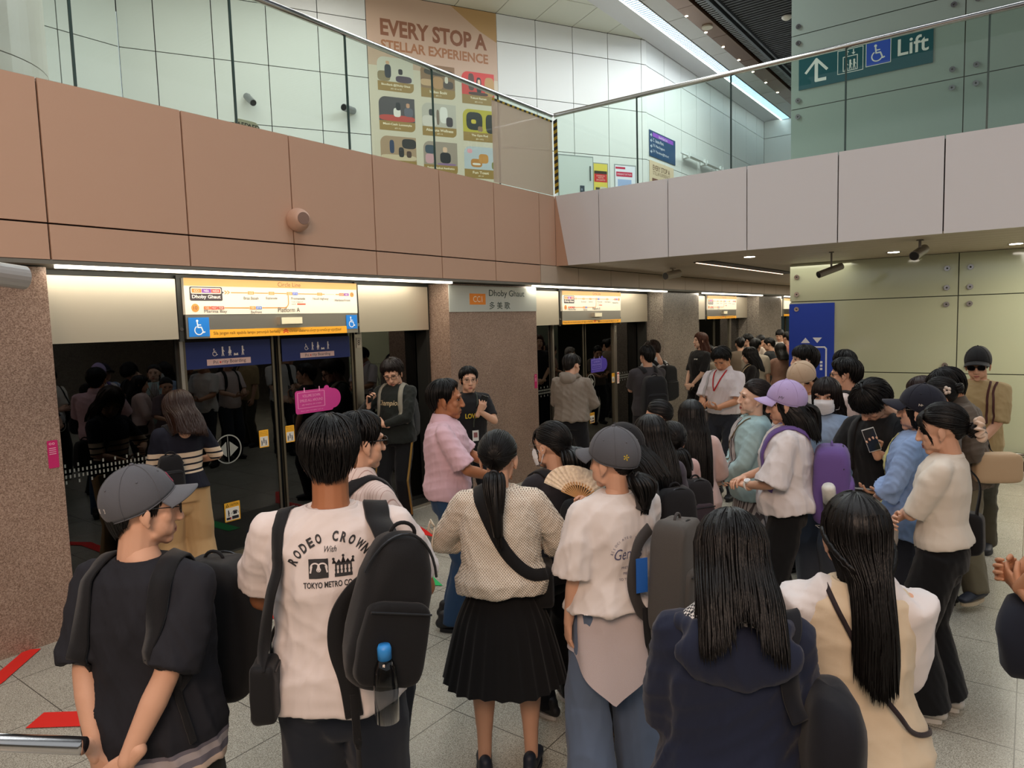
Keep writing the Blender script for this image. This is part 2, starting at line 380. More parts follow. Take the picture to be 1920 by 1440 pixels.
# platform screen doors, bay by bay
GX = -5.84
def doorbay(k):
    y0 = 1.96+5.76*k; nth = ['nearest', 'second', 'third', 'farthest'][k]
    hd = empty('door_header', (-5.62, y0+2.0, 2.04))
    Y = lambda a: y0+a-(y0+2.0)
    box('header_panel', STEELH, -0.03, 0.0, Y(0.09), Y(1.03), 0.0, 0.49, hd); box('header_panel', STEELH, -0.03, 0.0, Y(2.96), Y(4.0), 0.0, 0.49, hd)
    box('header_frame', DKMETAL, -0.22, -0.031, Y(0.0), Y(4.05), 0.0, 0.55, hd)
    for a in (1.055, 2.935): box('mullion', DKMETAL, -0.03, 0.004, Y(a)-0.018, Y(a)+0.018, -0.02, 0.52, hd)
    for a in (1.055, 2.935): MB().disc((0.004, Y(a), 0.08), (1, 0, 0), 0.016, 0.006, 12).build('screw', CHROME, hd)
    tag(hd, f'brushed steel header panels over the {nth} platform doors', 'door header', 'headers over the platform doors')
    for a, b, nm, lb in ((0.06, 1.12, 'left', 'window_%d' % (2*k+1)), (3.14, 4.02, 'right', 'window_%d' % (2*k+2))):
        o = struct(lb, MB().box(GX-0.012, GX, y0+a, y0+b, 0.03, 2.06), DOORGLASS, f'dark fixed glass pane {nm} of the {nth} platform doors')
        struct('window_frame', MB().box(GX-0.05, GX+0.01, y0+a-0.02, y0+a+0.02, 0.03, 2.06).box(GX-0.05, GX+0.01, y0+b-0.02, y0+b+0.02, 0.03, 2.06).box(GX-0.05, GX+0.01, y0+a, y0+b, 0.03, 0.07), DKMETAL, '', o)
    d = empty('door_%d' % (k+1), (GX+0.02, y0+2.08, 0)); tag(d, f'{nth} pair of dark glass platform doors', kind='structure')
    D = lambda a: a-2.08
    for a, b in ((1.16, 2.05), (2.10, 3.02)):
        lf = MB().box(-0.012, 0, D(a), D(b), 0.04, 2.04).build('door_leaf', DOORGLASS, d)
        MB().box(-0.03, 0.008, D(a)-0.0, D(a)+0.022, 0.04, 2.04).box(-0.03, 0.008, D(b)-0.022, D(b), 0.04, 2.04).box(-0.03, 0.008, D(a)+0.022, D(b)-0.022, 0.03, 0.08).build('leaf_frame', mat('leaf_frame', '#77705f', 0.4, 0.8), lf)
    MB().box(-0.03, 0.03, D(3.03), D(3.13), 0.03, 2.04).box(-0.03, 0.02, D(1.125), D(1.155), 0.03, 2.04).build('door_post', STEEL, d)
    # dark end posts next to the pillars
    tag(box('end_post', DKMETAL, -5.88, -5.66, y0+4.0, y0+4.046, 0.02, 2.57), f'dark metal end post right of the {nth} platform doors', kind='structure')
for k in range(4): doorbay(k)

# ---------------------------------------------------------------- bridge
struct('wall_bridge_backing', MB().box(-5.0, 6, 8.095, 8.25, 2.86, 3.74), GAP, 'dark backing behind the white bridge panels')
fw = MB(); xs = [-4.53+0.951*k for k in range(0, 10)]
fw.prism([(-5.185, 8.06, 3.765), (-4.536, 8.06, 3.765), (-4.536, 8.06, 2.835), (-5.01, 8.06, 2.835)], (0, 0.03, 0))
for a, b in zip(xs[:-1], xs[1:]): fw.box(a+0.006, b-0.006, 8.06, 8.09, 2.835, 3.765)
struct('wall_front', fw, PANELW, 'white fascia panels of the bridge across the hall')
struct('trim_3', MB().prism([(-5.2, 8.06, 3.765), (-5.2, 8.06, 2.835), (-5.012, 8.062, 2.835), (-5.188, 8.062, 3.765)], (0, 0.02, 0)), PANELR, 'pink-beige corner piece between the two fascias')
struct('floor_upper', MB().box(-14, -5.24, -4, 30, 3.3, 3.56).box(-5.24, 8, 8.25, 30, 3.3, 3.56), mat('upper_floor', '#a7a08f', 0.4), 'upper hall floor behind the fascias')
sf = MB()
yy = 8.1
while yy < 29.5:
    sf.box(-5.18, 8.5, yy, yy+0.292, 2.84, 2.862); yy += 0.30
struct('ceiling_soffit', sf, SOFFIT, 'beige slatted soffit under the bridge')
struct('ceiling_soffit_backing', MB().box(-5.24, 8.5, 8.1, 30, 2.862, 2.9), GAP, 'dark backing over the bridge soffit')
# recessed light slot and downlights
e = empty('slot_light', (-3.585, 11.3, 2.836)); box('trough', BLACK, -0.14, 0.14, -2.1, 2.1, -0.006, 0.0, e); box('lamp_strip', lightmat('slot_lamp', '#ffd8b8', 2.5), -0.125, -0.105, -2.05, 2.05, -0.012, -0.006, e)
tag(e, 'long recessed slot light in the soffit under the bridge', 'ceiling light')
for (x, y, l) in ((-1.43, 10.03, 'round downlight in the soffit near the hanging bullet camera'), (-0.18, 10.12, 'round downlight in the soffit at the right edge'), (-3.35, 16.1, 'round downlight in the soffit left of the lift shaft'), (-2.9, 9.0, 'round downlight in the soffit beside the slot light')):
    e = empty('downlight', (x, y, 2.84)); MB().disc((0, 0, -0.008), (0, 0, 1), 0.085, 0.008, 20).build('trim_ring', CHROME, e)
    MB().disc((0, 0, -0.011), (0, 0, 1), 0.065, 0.003, 20).build('lamp_face', lightmat('downlight_lamp', '#fff4e4', 14.0), e)
    tag(e, l, 'downlight', 'downlights under the bridge')

# ---------------------------------------------------------------- balustrades
def balustrade(nm, P0, P1, joints, label, film=False):
    e = empty(nm, P0); d = Vector(P1)-Vector(P0); L = d.length; u = d.normalized(); v = u.cross(Vector((0, 0, 1)))
    js = [0]+joints+[L]
    for i, (a, b) in enumerate(zip(js[:-1], js[1:])):
        p = lambda t, s, z: u*t+v*s+Vector((0, 0, z))
        MB().prism([p(a+0.008, 0, 0), p(b-0.008, 0, 0), p(b-0.008, 0, 1.03), p(a+0.008, 0, 1.03)], v*0.012).build('glass_pane', GLASS, e)
        if i: MB().prism([p(a-0.008, -0.002, 0), p(a+0.008, -0.002, 0), p(a+0.008, -0.002, 1.03), p(a-0.008, -0.002, 1.03)], v*0.016).build('pane_edge', mat('glass_edge', '#3f5450', 0.25), e)
    MB().tube([Vector((0, 0, 1.055)), d+Vector((0, 0, 1.055))], 0.028, 16).build('handrail', CHROME, e, True)
    return tag(e, label, 'balustrade')
balustrade('glass_balustrade', (-5.22, -1.5, 3.765), (-5.22, 8.06, 3.765), [0.9, 2.6, 3.687, 4.876, 6.052, 7.23, 8.382], 'glass balustrade with steel handrail over the pink-beige fascia')
balustrade('glass_balustrade', (-5.19, 8.085, 3.765), (6.0, 8.075, 3.765), [1.207, 2.377, 3.574, 4.792, 6.0, 7.2, 8.4], 'glass balustrade with steel handrail over the white bridge')
# beige film and hazard tape on the last pane before the corner
fl = box('privacy_film', glassmat('film', '#efe4d8', 0.8, 1.0, 1.5, 0.6, '#e2d3c2'), -5.204, -5.2, 6.74, 8.03, 3.77, 4.74)
tag(fl, 'translucent beige film on the glass pane at the balustrade corner', 'film')
hz = MB(); hz2 = MB()
n = 22
for i in range(n):
    z0 = 3.79+i*0.95/n; (hz if i % 2 else hz2).prism([(-5.19, 8.052, z0), (-5.13, 8.052, z0+0.02), (-5.13, 8.052, z0+0.02+0.95/n), (-5.19, 8.052, z0+0.95/n)], (0, 0.004, 0))
for i in range(26):
    y0 = 6.74+i*1.29/26; (hz if i % 2 else hz2).prism([(-5.198, y0, 4.72), (-5.198, y0+1.29/26, 4.72), (-5.198, y0+1.29/26+0.01, 4.745), (-5.198, y0+0.01, 4.745)], (0.003, 0, 0))
e = empty('hazard_tape', (0, 0, 0)); ha = MB(); ha.add(hz.v, hz.f); ha.cur = 1; ha.add(hz2.v, hz2.f); ha.build('striped_tape', [mat('hz_black', '#2a2a22', 0.6), mat('hz_yellow', '#b59a2a', 0.5)], e)
tag(e, 'yellow and black hazard tape on the balustrade corner post', 'hazard tape')

# ---------------------------------------------------------------- upper hall walls
C0 = Vector((-6.88, 14.45, 0)); CD = Vector((-0.46646946, -0.88453203, 0)); CN = Vector((0.88453, -0.46647, 0))
def cw(sv, z, d=0.0): return C0+CD*sv+CN*d+Vector((0, 0, z))
def panelwall(name, org, u, n, s0, s1, step, zs, m, label, off=0.0):
    mb = MB(); k0 = math.floor((s0-off)/step); a = off+k0*step
    while a < s1-1e-6:
        b = a+step; x0, x1 = max(a, s0), min(b, s1)
        if x1-x0 > 0.02:
            for z0, z1 in zip(zs[:-1], zs[1:]):
                g = 0.007; q = lambda sv, z: org+u*sv+Vector((0, 0, z))
                mb.prism([q(x0+g, z0+g), q(x1-g, z0+g), q(x1-g, z1-g), q(x0+g, z1-g)], n*-0.03)
        a = b
    o = struct(name, mb, m, label)
    q = lambda sv, z: org+u*sv-n*0.032+Vector((0, 0, z))
    struct(name+'_backing', MB().prism([q(s0, zs[0]), q(s1, zs[0]), q(s1, zs[-1]), q(s0, zs[-1])], n*-0.08), GAP, 'dark backing behind '+label)
    return o
ZS = [3.56, 4.56, 5.56, 6.56, 7.56, 8.08]
panelwall('wall_hall_slanted', C0, CD, CN, 0.0, 10.08, 0.857, ZS, PANELU, 'white panelled wall behind the glass balustrade', 0.14)
panelwall('wall_hall_left', Vector((-11.58, 5.53, 0)), Vector((0, -1, 0)), Vector((1, 0, 0)), 0, 7.5, 0.857, ZS, PANELU, 'white panelled wall beyond the round column')
panelwall('wall_hall_side', Vector((-6.9, 14.45, 0)), Vector((0, 1, 0)), Vector((1, 0, 0)), 0, 8.35, 0.95, ZS, PANELU, 'white panelled wall along the far side of the hall')
panelwall('wall_hall_end', Vector((-6.9, 22.8, 0)), Vector((1, 0, 0)), Vector((0, -1, 0)), 0, 12, 1.2, ZS, PANELU, 'white panelled end wall of the upper hall')
cm = MB()
for z0, z1 in ((3.56, 4.545), (4.555, 6.0), (6.01, 8.05)):
    cm.tube([(-8.0, 2.2, z0), (-8.0, 2.2, z1)], 0.85, 48)
struct('round_column', cm, mat('column_white', '#dcd6cf', 0.35), 'round white column behind the balustrade at the left edge', smooth=False)
struct('trim_4', MB().prism([cw(9.2, 3.56, 0.03), cw(10.0, 3.56, 0.03), cw(10.0, 5.0, 0.03), cw(9.2, 5.0, 0.03)], -CN*0.02), mat('brown_trim', '#8d7362', 0.6), 'brown kick panel low on the hall wall')
# ceilings of the hall
hc = MB(); q = 0.14-0.857
while q < 11.5:
    a = max(q+0.007, -3.0); b = q+0.85
    for r in range(9):
        d0, d1 = r*1.0+0.007-0.0, (r+1)*1.0-0.007
        pts = [cw(a, 8.08, d0), cw(b, 8.08, d0), cw(b, 8.08, d1), cw(a, 8.08, d1)]
        # trim at the cove line x = -6.85
        cl = []
        for i in range(4):
            p, s_ = pts[i], pts[(i+1) % 4]; ip, is_ = p.x <= -6.85, s_.x <= -6.85
            if ip: cl.append(p)
            if ip != is_: t = (-6.85-p.x)/(s_.x-p.x); cl.append(p.lerp(s_, t))
        if len(cl) >= 3: hc.prism(cl, (0, 0, 0.03))
    q += 0.857
struct('ceiling', hc, mat('ceiling_panel', '#d3d6ca', 0.5), 'cream ceiling panels over the slanted hall wall')
struct('ceiling_backing', MB().box(-14, -4.9, -4, 30, 8.13, 8.2), GAP, 'dark backing over the hall ceiling')
cv = MB()
for i in range(10):
    t0, t1 = i/10, (i+1)/10; f = lambda t: (-6.88+0.47*t, 8.06+0.05*math.sin(PI*t))
    (xa, za), (xb, zb) = f(t0), f(t1)
    cv.prism([(xa, -3, za), (xb, -3, zb), (xb, -3, zb+0.02), (xa, -3, za+0.02)], (0, 26, 0))
struct('ceiling_cove', cv, mat('cove_white', '#c9cacb', 0.5), 'smooth grey-white ceiling cove beside the long strip light', smooth=False)
e = empty('long_strip_light', (-6.25, 12, 8.05)); lm = MB()
yy = -12
while yy < 16: lm.box(-0.12, 0.12, yy, yy+0.035, -0.005, 0.02); yy += 0.09
box('lamp_panel', lightmat('long_strip', '#dceffc', 8.0), -0.125, 0.125, -12, 16, 0.02, 0.03, e)
lm.build('louvre', mat('louvre', '#9fb4c4', 0.3, 0.6), e)
box('edge_rail', lightmat('edge_white', '#f2fbff', 7.0), -0.14, -0.125, -12, 16, -0.012, 0.02, e); box('edge_rail', STEEL, 0.125, 0.14, -12, 16, -0.012, 0.03, e)
tag(e, 'long bright strip light with louvres running along the hall ceiling', 'strip light')
pm = MB(); yy = -3
while yy < 24: pm.box(-6.09, -5.67, yy+0.01, yy+1.19, 8.04, 8.08); yy += 1.2
struct('ceiling_border', pm, mat('border_panel', '#c4c4c2', 0.5), 'row of white ceiling panels right of the long strip light')
bz = MB(); yy = -3
while yy < 24: bz.box(-5.66, -5.33, yy+0.006, yy+1.8, 7.98, 8.1); yy += 1.806
struct('ceiling_bronze_beam', bz, mat('bronze_panel', '#7a5a44', 0.25, 0.6), 'bronze clad ceiling beam with small spot lamps')
for i in range(9):
    y = 11.6+i*1.02
    e = empty('spot_lamp', (-5.63, y, 7.98)); MB().disc((0, 0, -0.006), (0, 0, 1), 0.028, 0.006, 12).build('lamp_face', lightmat('spot', '#ffe9c0', 30), e)
    MB().disc((0, 0, -0.003), (0, 0, 1), 0.04, 0.003, 12).build('trim_ring', CHROME, e)
    tag(e, 'tiny round spot lamp in the bronze ceiling beam', 'spot lamp', 'spot lamps along the bronze beam')
for y, l in ((14.4, 'oval speaker grille set in the bronze beam, the nearer one'), ):
    tag(MB().disc((-5.5, y, 7.95), (0, 0, 1), 0.11, 0.03, 20).build('ceiling_speaker', mat('cream_plastic', '#c9c2b0', 0.5)), 'oval cream speaker on the bronze ceiling beam', 'speaker')
sl = MB(); yy = 10
while yy < 22: sl.box(-5.28, -5.12, yy, yy+0.05, 8.02, 8.1); yy += 0.1
struct('ceiling_vent', sl, mat('slot_grille', '#8b8d8e', 0.4, 0.5), 'linear air grille along the dark slatted ceiling')
struct('ceiling_rail', MB().box(-5.1, -5.04, -3, 24, 7.98, 8.08).box(-4.94, -4.9, -3, 24, 7.96, 8.06), mat('rail_grey', '#72777c', 0.4, 0.5), 'grey metal edge rails of the slatted ceiling')
ds = MB(); yy = -3
while yy < 24:
    ds.box(-4.88, 6, yy, yy+0.055, 8.0, 8.1); yy += 0.115
struct('ceiling_slats', ds, mat('dark_slat', '#55585c', 0.45, 0.3), 'dark slatted metal ceiling over the atrium')
struct('ceiling_slats_backing', MB().box(-4.95, 6, 10, 30, 8.35, 8.4), GAP, 'black void over the slatted ceiling')
for x, y, l in ((-4.1, 15.0, 'white smoke detector on the dark slatted ceiling'),):
    e = empty('smoke_detector', (x, y, 7.99)); MB().tube([(0, 0, 0), (0, 0, -0.03), (0, 0, -0.07)], [0.10, 0.10, 0.05], 20).build('base', mat('white_plastic', '#e6e4da', 0.4), e, True)
    tag(e, l, 'smoke detector')

# ---------------------------------------------------------------- lift shaft
lx = [-2.945, -0.80, 1.345]; lm = MB()
for a, b in zip(lx[:-1], lx[1:]):
    for z0, z1 in ((0.12, 1.24), (1.24, 2.275), (2.275, 2.84)):
        lm.box(a+0.006, b-0.006, 11.0, 11.02, z0+0.006, z1-0.006)
struct('wall_lift_shaft_lower', lm, GREENG, 'pale green glass wall of the lift shaft under the bridge')
lm = MB()
for a, b in zip(lx[:-1], lx[1:]):
    for z0, z1 in ((3.56, 4.04), (4.04, 5.073), (5.073, 6.11), (6.11, 7.15), (7.15, 8.0)):
        lm.box(a+0.006, b-0.006, 11.0, 11.02, z0+0.006, z1-0.006)
struct('wall_lift_shaft_upper', lm, GREENU, 'green glass wall of the lift shaft above the bridge')
struct('wall_lift_core', MB().box(-2.93, 1.4, 11.03, 13.5, 0.0, 8.0), mat('lift_core', '#4c5548', 0.5), 'dark core behind the lift shaft glass')
struct('baseboard_lift', MB().box(-2.94, 1.4, 10.96, 11.03, 0, 0.12), BLACK, 'black skirting along the foot of the lift shaft')
bolts = []
for z in (1.35, 1.13, 2.385, 2.165, 2.64, 4.96, 5.19, 5.995, 6.225):
    for x in (-2.84, -0.93, -0.67):
        if z < 2 and x < -1: continue
        e = empty('glass_bolt', (x, 10.998, z)); MB().disc((0, 0, 0), (0, -1, 0), 0.035, 0.022, 16).build('cap', CHROME, e); MB().disc((0, -0.022, 0), (0, -1, 0), 0.012, 0.002, 8).build('hub', DKMETAL, e)
        row = {1.35: 'above the lowest seam', 1.13: 'below the lowest seam', 2.385: 'above the blue sign seam', 2.165: 'below the blue sign seam', 2.64: 'near the soffit on the lower wall', 4.96: 'below the seam under the Lift sign', 5.19: 'above the seam under the Lift sign', 5.995: 'below the seam over the Lift sign', 6.225: 'above the seam over the Lift sign'}[z]
        col_ = {-2.84: 'at the left edge', -0.93: 'left of the upright seam', -0.67: 'right of the upright seam'}[x]
        tag(e, 'steel bolt %s, %s' % (col_, row), 'bolt', 'bolts on the lift shaft glass')
e = empty('guard_rail', (0.2, 10.9, 0)); MB().tube([(-0.75, 0, 0.22), (1.2, 0, 0.22)], 0.03, 12).build('rail', CHROME, e, True)
for x in (-0.3, 0.9): MB().tube([(x, 0, 0), (x, 0, 0.2)], 0.012, 8).build('post', CHROME, e)
tag(e, 'low polished guard rail along the foot of the lift shaft', 'guard rail')
# foreground handrail
e = empty('stair_handrail', (-2.07, 0.75, 0)); dd = Vector((-0.857, -0.516, 0.012))
MB().tube([Vector((0, 0, 0.97)), Vector((0, 0, 0.97))+dd*2.2], 0.024, 16).build('rail', CHROME, e, True)
for t in (0.9, 1.9): MB().tube([dd*t, dd*t+Vector((0, 0, 0.95))], 0.018, 10).build('post', CHROME, e)
tag(e, 'polished steel handrail ending at the hands of the man in the grey cap', 'handrail')
def wheelchair(f, A, col, x, y, s, d=0.003):
    """accessible person pictogram, s = height"""
    A.c(col); k = s
    f.circ(A, x-0.08*k, y+0.42*k, 0.075*k, d, d+0.001)
    f.line(A, [(x-0.08*k, y+0.32*k), (x-0.05*k, y+0.02*k), (x+0.17*k, y+0.02*k), (x+0.29*k, y-0.30*k), (x+0.38*k, y-0.27*k)], 0.075*k, d, d+0.001)
    f.line(A, [(x-0.07*k, y+0.17*k), (x+0.14*k, y+0.17*k)], 0.06*k, d, d+0.001)
    f.ring(A, x+0.0*k, y-0.16*k, 0.235*k, 0.30*k, d, d+0.001, 120, 345)
def man(f, A, x, y, s, d=0.003, kind=0):
    """small standing figure, s = height, feet at y"""
    f.circ(A, x, y+0.88*s, 0.10*s, d, d+0.001, seg=12)
    if kind == 1: f.poly(A, [(x-0.05*s, y+0.75*s), (x+0.05*s, y+0.75*s), (x+0.2*s, y+0.25*s), (x-0.2*s, y+0.25*s)], d, d+0.001)
    f.line(A, [(x, y+0.75*s), (x, y+0.4*s)], 0.17*s, d, d+0.001)
    f.line(A, [(x-0.02*s, y+0.4*s), (x-0.1*s, y)], 0.08*s, d, d+0.001); f.line(A, [(x+0.02*s, y+0.4*s), (x+0.11*s, y)], 0.08*s, d, d+0.001)
    f.line(A, [(x, y+0.70*s), (x+0.18*s, y+0.45*s)], 0.06*s, d, d+0.001)

# ---- line diagram signs over the doors
OR = '#f39a4a'; INK = '#4a4440'
def linesign(k):
    y0 = 1.96+5.76*k; nth = ['nearest', 'second', 'third', 'farthest'][k]
    root = empty('line_map_sign', (-5.60, y0+2.0, 2.04)); W = 1.83
    f = Face((0.012, -W/2, 0), (0, 1, 0)); A = Art()
    MB().box(-0.03, 0.004, -W/2, W/2, 0, 0.2).build('steel_plate', STEEL, root)
    MB().box(-0.03, 0.010, -W/2, W/2, 0.2, 0.5).build('board', mat('sign_white', '#f3ead6', 0.35), root)
    A.c('#f7b668'); f.rect(A, 0, W, 0.437, 0.5, 0, 0.001)
    A.c('#9a5a30' if k < 9 else INK); text(f, A, 'Circle Line', W*0.555, 0.448, h=0.04, align='C')
    if k < 3:
        A.c('#3d3438'); f.rrect(A, 0.045, 0.335, 0.315, 0.43, 0.012, 0, 0.001); f.poly(A, [(0.335, 0.395), (0.352, 0.385), (0.335, 0.375)], 0, 0.001)
        A.c('#fbe6cf'); f.rrect(A, 0.055, 0.325, 0.372, 0.422, 0.012, 0.001, 0.002)
        for a, c, t in ((0.063, '#f08a3a', 'CC1'), (0.15, '#8b4aa8', 'NE6'), (0.235, '#e0554a', 'NS24')):
            A.c(c); f.rect(A, a, a+0.083, 0.38, 0.414, 0.002, 0.003); A.c('#fff4e6'); text(f, A, t, a+0.041, 0.388, h=0.018, align='C', d=0.0035)
        A.c('#fff4e6'); text(f, A, 'Dhoby Ghaut', 0.19, 0.325, w=0.255, h=0.038, align='C', bold=0.02, d=0.002)
        A.c(OR)
        for a in (0.36, 0.385): f.line(A, [(a, 0.40), (a+0.018, 0.387), (a, 0.374)], 0.007, 0, 0.001)
        f.line(A, [(0.42, 0.386), (1.42, 0.386)], 0.008, 0, 0.001); f.line(A, [(1.56, 0.386), (1.66, 0.386)], 0.008, 0, 0.001)
        for i in range(6): f.circ(A, 1.44+i*0.018, 0.386, 0.003, 0, 0.001, seg=8)
        f.line(A, [(0.3, 0.255), (0.95, 0.255)], 0.008, 0, 0.001); f.ring(A, 0.95, 0.305, 0.046, 0.054, 0, 0.001, 270, 360); f.line(A, [(1.0, 0.305), (1.0, 0.385)], 0.008, 0, 0.001)
        def code(x, y, parts):
            for i, (c, t) in enumerate(parts):
                A.c('#fbe6cf'); f.rrect(A, x-0.003, x+0.063, y-0.016, y+0.016, 0.006, 0.001, 0.0015)
                A.c(c); f.rrect(A, x, x+0.06, y-0.013, y+0.013, 0.005, 0.0015, 0.0025); A.c('#fff0dc'); text(f, A, t, x+0.03, y-0.007, h=0.014, align='C', d=0.003); x += 0.062
        code(0.58, 0.386, [(OR, 'CC2')]); code(0.79, 0.386, [(OR, 'CC3')]); code(0.985, 0.386, [(OR, 'CC4'), ('#4a6ac8', 'DT15')]); code(1.33, 0.386, [(OR, 'CC5')]); code(1.60, 0.386, [('#e0703a', 'CC29'), ('#8b4aa8', 'NE1')])
        code(0.16, 0.255, [('#e0703a', 'CE2'), ('#d9483c', 'NS27'), ('#b5584a', 'TE20')]); code(0.59, 0.255, [(OR, 'CE1'), ('#4a7ac8', 'DT16')])
        A.c(OR); f.circ(A, 0.085, 0.255, 0.034, 0, 0.001); f.circ(A, 1.765, 0.386, 0.024, 0, 0.001)
        A.c(INK); text(f, A, '10', 0.085, 0.24, h=0.03, align='C', d=0.002); text(f, A, '9', 1.765, 0.372, h=0.027, align='C', d=0.002)
        for t, x, y, h in (('Bras Basah', 0.61, 0.328, 0.024), ('Esplanade', 0.82, 0.325, 0.028), ('Nicoll Highway', 1.37, 0.325, 0.028), ('HarbourFront', 1.64, 0.318, 0.024)): text(f, A, t, x, y, h=h, align='C')
        text(f, A, 'Promenade', 1.03, 0.33, h=0.024); text(f, A, 'Marina Bay', 0.16, 0.206, h=0.032, w=0.21); text(f, A, 'Bayfront', 0.6, 0.2, h=0.03)
        text(f, A, 'Platform A', 0.88, 0.148 if k < 9 else 0, h=0.042, w=0.24) if k == 2 else text(f, A, 'Platform A', 0.88, 0.215, h=0.042, w=0.24)
        for t, x, y in (('Transfer at Platform B', 1.03, 0.305), ('towards', 1.03, 0.285), ('Marina Bay Sands', 0.62, 0.22 if k == 9 else 0.183), ('Gardens by the Bay', 0.62, 0.163)):
            if y > 0.21: text(f, A, t, x, y, h=0.010)
        A.c('#d9583c'); f.rect(A, 1.095, 1.19, 0.283, 0.295, 0, 0.001)
    A.done('lettering', root)
    # accessibility plates and warning strip
    f2 = Face((0.004, -W/2, 0), (0, 1, 0)); B = Art()
    if k == 0:
        B.c('#1f7fd8'); f2.rect(B, 0.02, 0.20, 0.015, 0.175, 0, 0.006); f2.rect(B, W-0.15, W-0.01, 0.04, 0.18, 0, 0.006)
        wheelchair(f2, B, '#e9f2f8', 0.105, 0.09, 0.135, 0.006); wheelchair(f2, B, '#e9f2f8', W-0.085, 0.108, 0.115, 0.006)
        B.c('#f9b233'); f2.rect(B, 0.2, W-0.15, 0.0, 0.07, 0, 0.004); B.c('#5a3a10')
        text(f2, B, 'Sila jangan naik apabila lampu penunjuk berkelip', 0.235, 0.018, w=0.66, h=0.036, d=0.005)
        text(f2, B, '\u0bb5\u0bbf\u0bb3\u0b95\u0bcd\u0b95\u0bc1 \u0bae\u0bbf\u0ba9\u0bcd\u0ba9\u0bc1\u0bae\u0bcd \u0baa\u0bcb\u0ba4\u0bc1 \u0ba4\u0baf\u0bb5\u0bc1\u0b9a\u0bc6\u0baf\u0bcd\u0ba4\u0bc1 \u0b8f\u0bb1\u0bbe\u0ba4\u0bc0\u0bb0\u0bcd\u0b95\u0bb3\u0bcd', 0.99, 0.018, w=0.62, h=0.036, d=0.005)
    else:
        B.c('#f9b233'); f2.rect(B, 0.0, W, 0.0, 0.055, 0, 0.004); B.c('#5a3a10'); text(f2, B, 'Please do not board when the light is flashing', 0.02, 0.014, w=0.86, h=0.03, d=0.005)
        text(f2, B, '\u8b66\u793a\u706f\u95ea\u70c1\u65f6\u8bf7\u52ff\u4e0a\u8f66', 1.05, 0.014, w=0.7, h=0.03, d=0.005)
    B.c('#d8412c')
    for zz in (0.024, 0.04): f2.line(B, [(0.93, zz), (0.955, zz+0.016), (0.98, zz)], 0.009, 0.004, 0.005)
    B.done('warning_strip', root)
    lb = MB().box(0.004, 0.05, -0.03, 0.20, 0.105, 0.165).build('indicator_lamp', mat('lamp_cream', '#e8dfc0', 0.3), root)
    MB().box(0.004, 0.052, -0.045, -0.03, 0.10, 0.17).box(0.004, 0.052, 0.2, 0.215, 0.10, 0.17).build('end_cap', STEEL, lb)
    tag(root, ['Circle Line map sign with two blue wheelchair plates over the nearest doors', 'Circle Line map sign over the second platform doors', 'Circle Line map sign over the third platform doors', 'Circle Line map sign partly hidden by the lift shaft'][k], 'sign', 'line map signs over the doors')
for k in range(4): linesign(k)

# ---- stickers on the door glass
def sticker(name, y, z, w, h, label, fn, grp=None, x=-5.815, tilt=0.0):
    e = empty(name, (x, y, z)); f = Face((0, -w/2, -h/2), (0, 1, 0)); A = Art(); fn(f, A, w, h); A.done('print', e); return tag(e, label, 'sticker', grp)
def priority(f, A, w, h):
    A.c('#1d2f6e'); f.rect(A, 0, w, 0, h, 0, 0.001)
    A.c('#e8c8c0'); f.rect(A, w*0.25, w*0.75, h*0.10, h*0.33, 0.001, 0.0015)
    A.c('#2a2438'); text(f, A, 'Pri', w*0.32, h*0.145, h=h*0.13, d=0.002); text(f, A, 'rity Boarding', w*0.42, h*0.125, h=h*0.165, w=w*0.27, d=0.002)
    A.c('#e05a50'); f.circ(A, w*0.398, h*0.205, h*0.04, 0.0015, 0.002, seg=10)
    wheelchair(f, A, '#f0ece4', w*0.34, h*0.58, h*0.30, 0.001)
    A.c('#f0ece4'); man(f, A, w*0.43, h*0.44, h*0.36, 0.001); man(f, A, w*0.51, h*0.44, h*0.36, 0.001, 1); man(f, A, w*0.66, h*0.44, h*0.36, 0.001)
    f.ring(A, w*0.58, h*0.52, h*0.03, h*0.09, 0.001, 0.002, 180, 360); f.circ(A, w*0.56, h*0.45, h*0.025, 0.001, 0.002, seg=10); f.circ(A, w*0.60, h*0.45, h*0.025, 0.001, 0.002, seg=10)
sticker('priority_banner', 3.545, 1.89, 0.86, 0.235, 'blue Priority Boarding banner on the left leaf of the nearest doors', priority)
sticker('priority_banner', 4.52, 1.895, 0.84, 0.22, 'blue Priority Boarding banner on the right leaf of the nearest doors', priority)
def caution(f, A, w, h):
    A.c('#f2b431'); f.rrect(A, 0, w, 0, h, w*0.05, 0, 0.001); A.c('#3a2a10'); text(f, A, 'CAUTION', w*0.35, h*0.80, w=w*0.55, h=h*0.12); f.line(A, [(w*0.12, h*0.79), (w*0.2, h*0.93), (w*0.28, h*0.79), (w*0.12, h*0.79)], w*0.025, 0.001, 0.002)
    A.c('#f4efe2'); f.rect(A, w*0.07, w*0.93, h*0.06, h*0.72, 0.001, 0.0015)
    A.c('#26242a'); man(f, A, w*0.25, h*0.27, h*0.34, 0.0015); f.rect(A, w*0.45, w*0.88, h*0.1, h*0.26, 0.0015, 0.002); f.ring(A, w*0.66, h*0.36, w*0.2, w*0.225, 0.0015, 0.002, 0, 180); f.rect(A, w*0.54, w*0.78, h*0.34, h*0.52, 0.0015, 0.002)
    f.rect(A, w*0.1, w*0.4, h*0.1, h*0.22, 0.0015, 0.002); A.c('#d83a2c'); f.poly(A, [(w*0.3, h*0.2), (w*0.42, h*0.2), (w*0.36, h*0.1)], 0.002, 0.0025)
sticker('caution_sticker', 3.478, 0.455, 0.155, 0.175, 'yellow CAUTION sticker low on the left door leaf', caution)
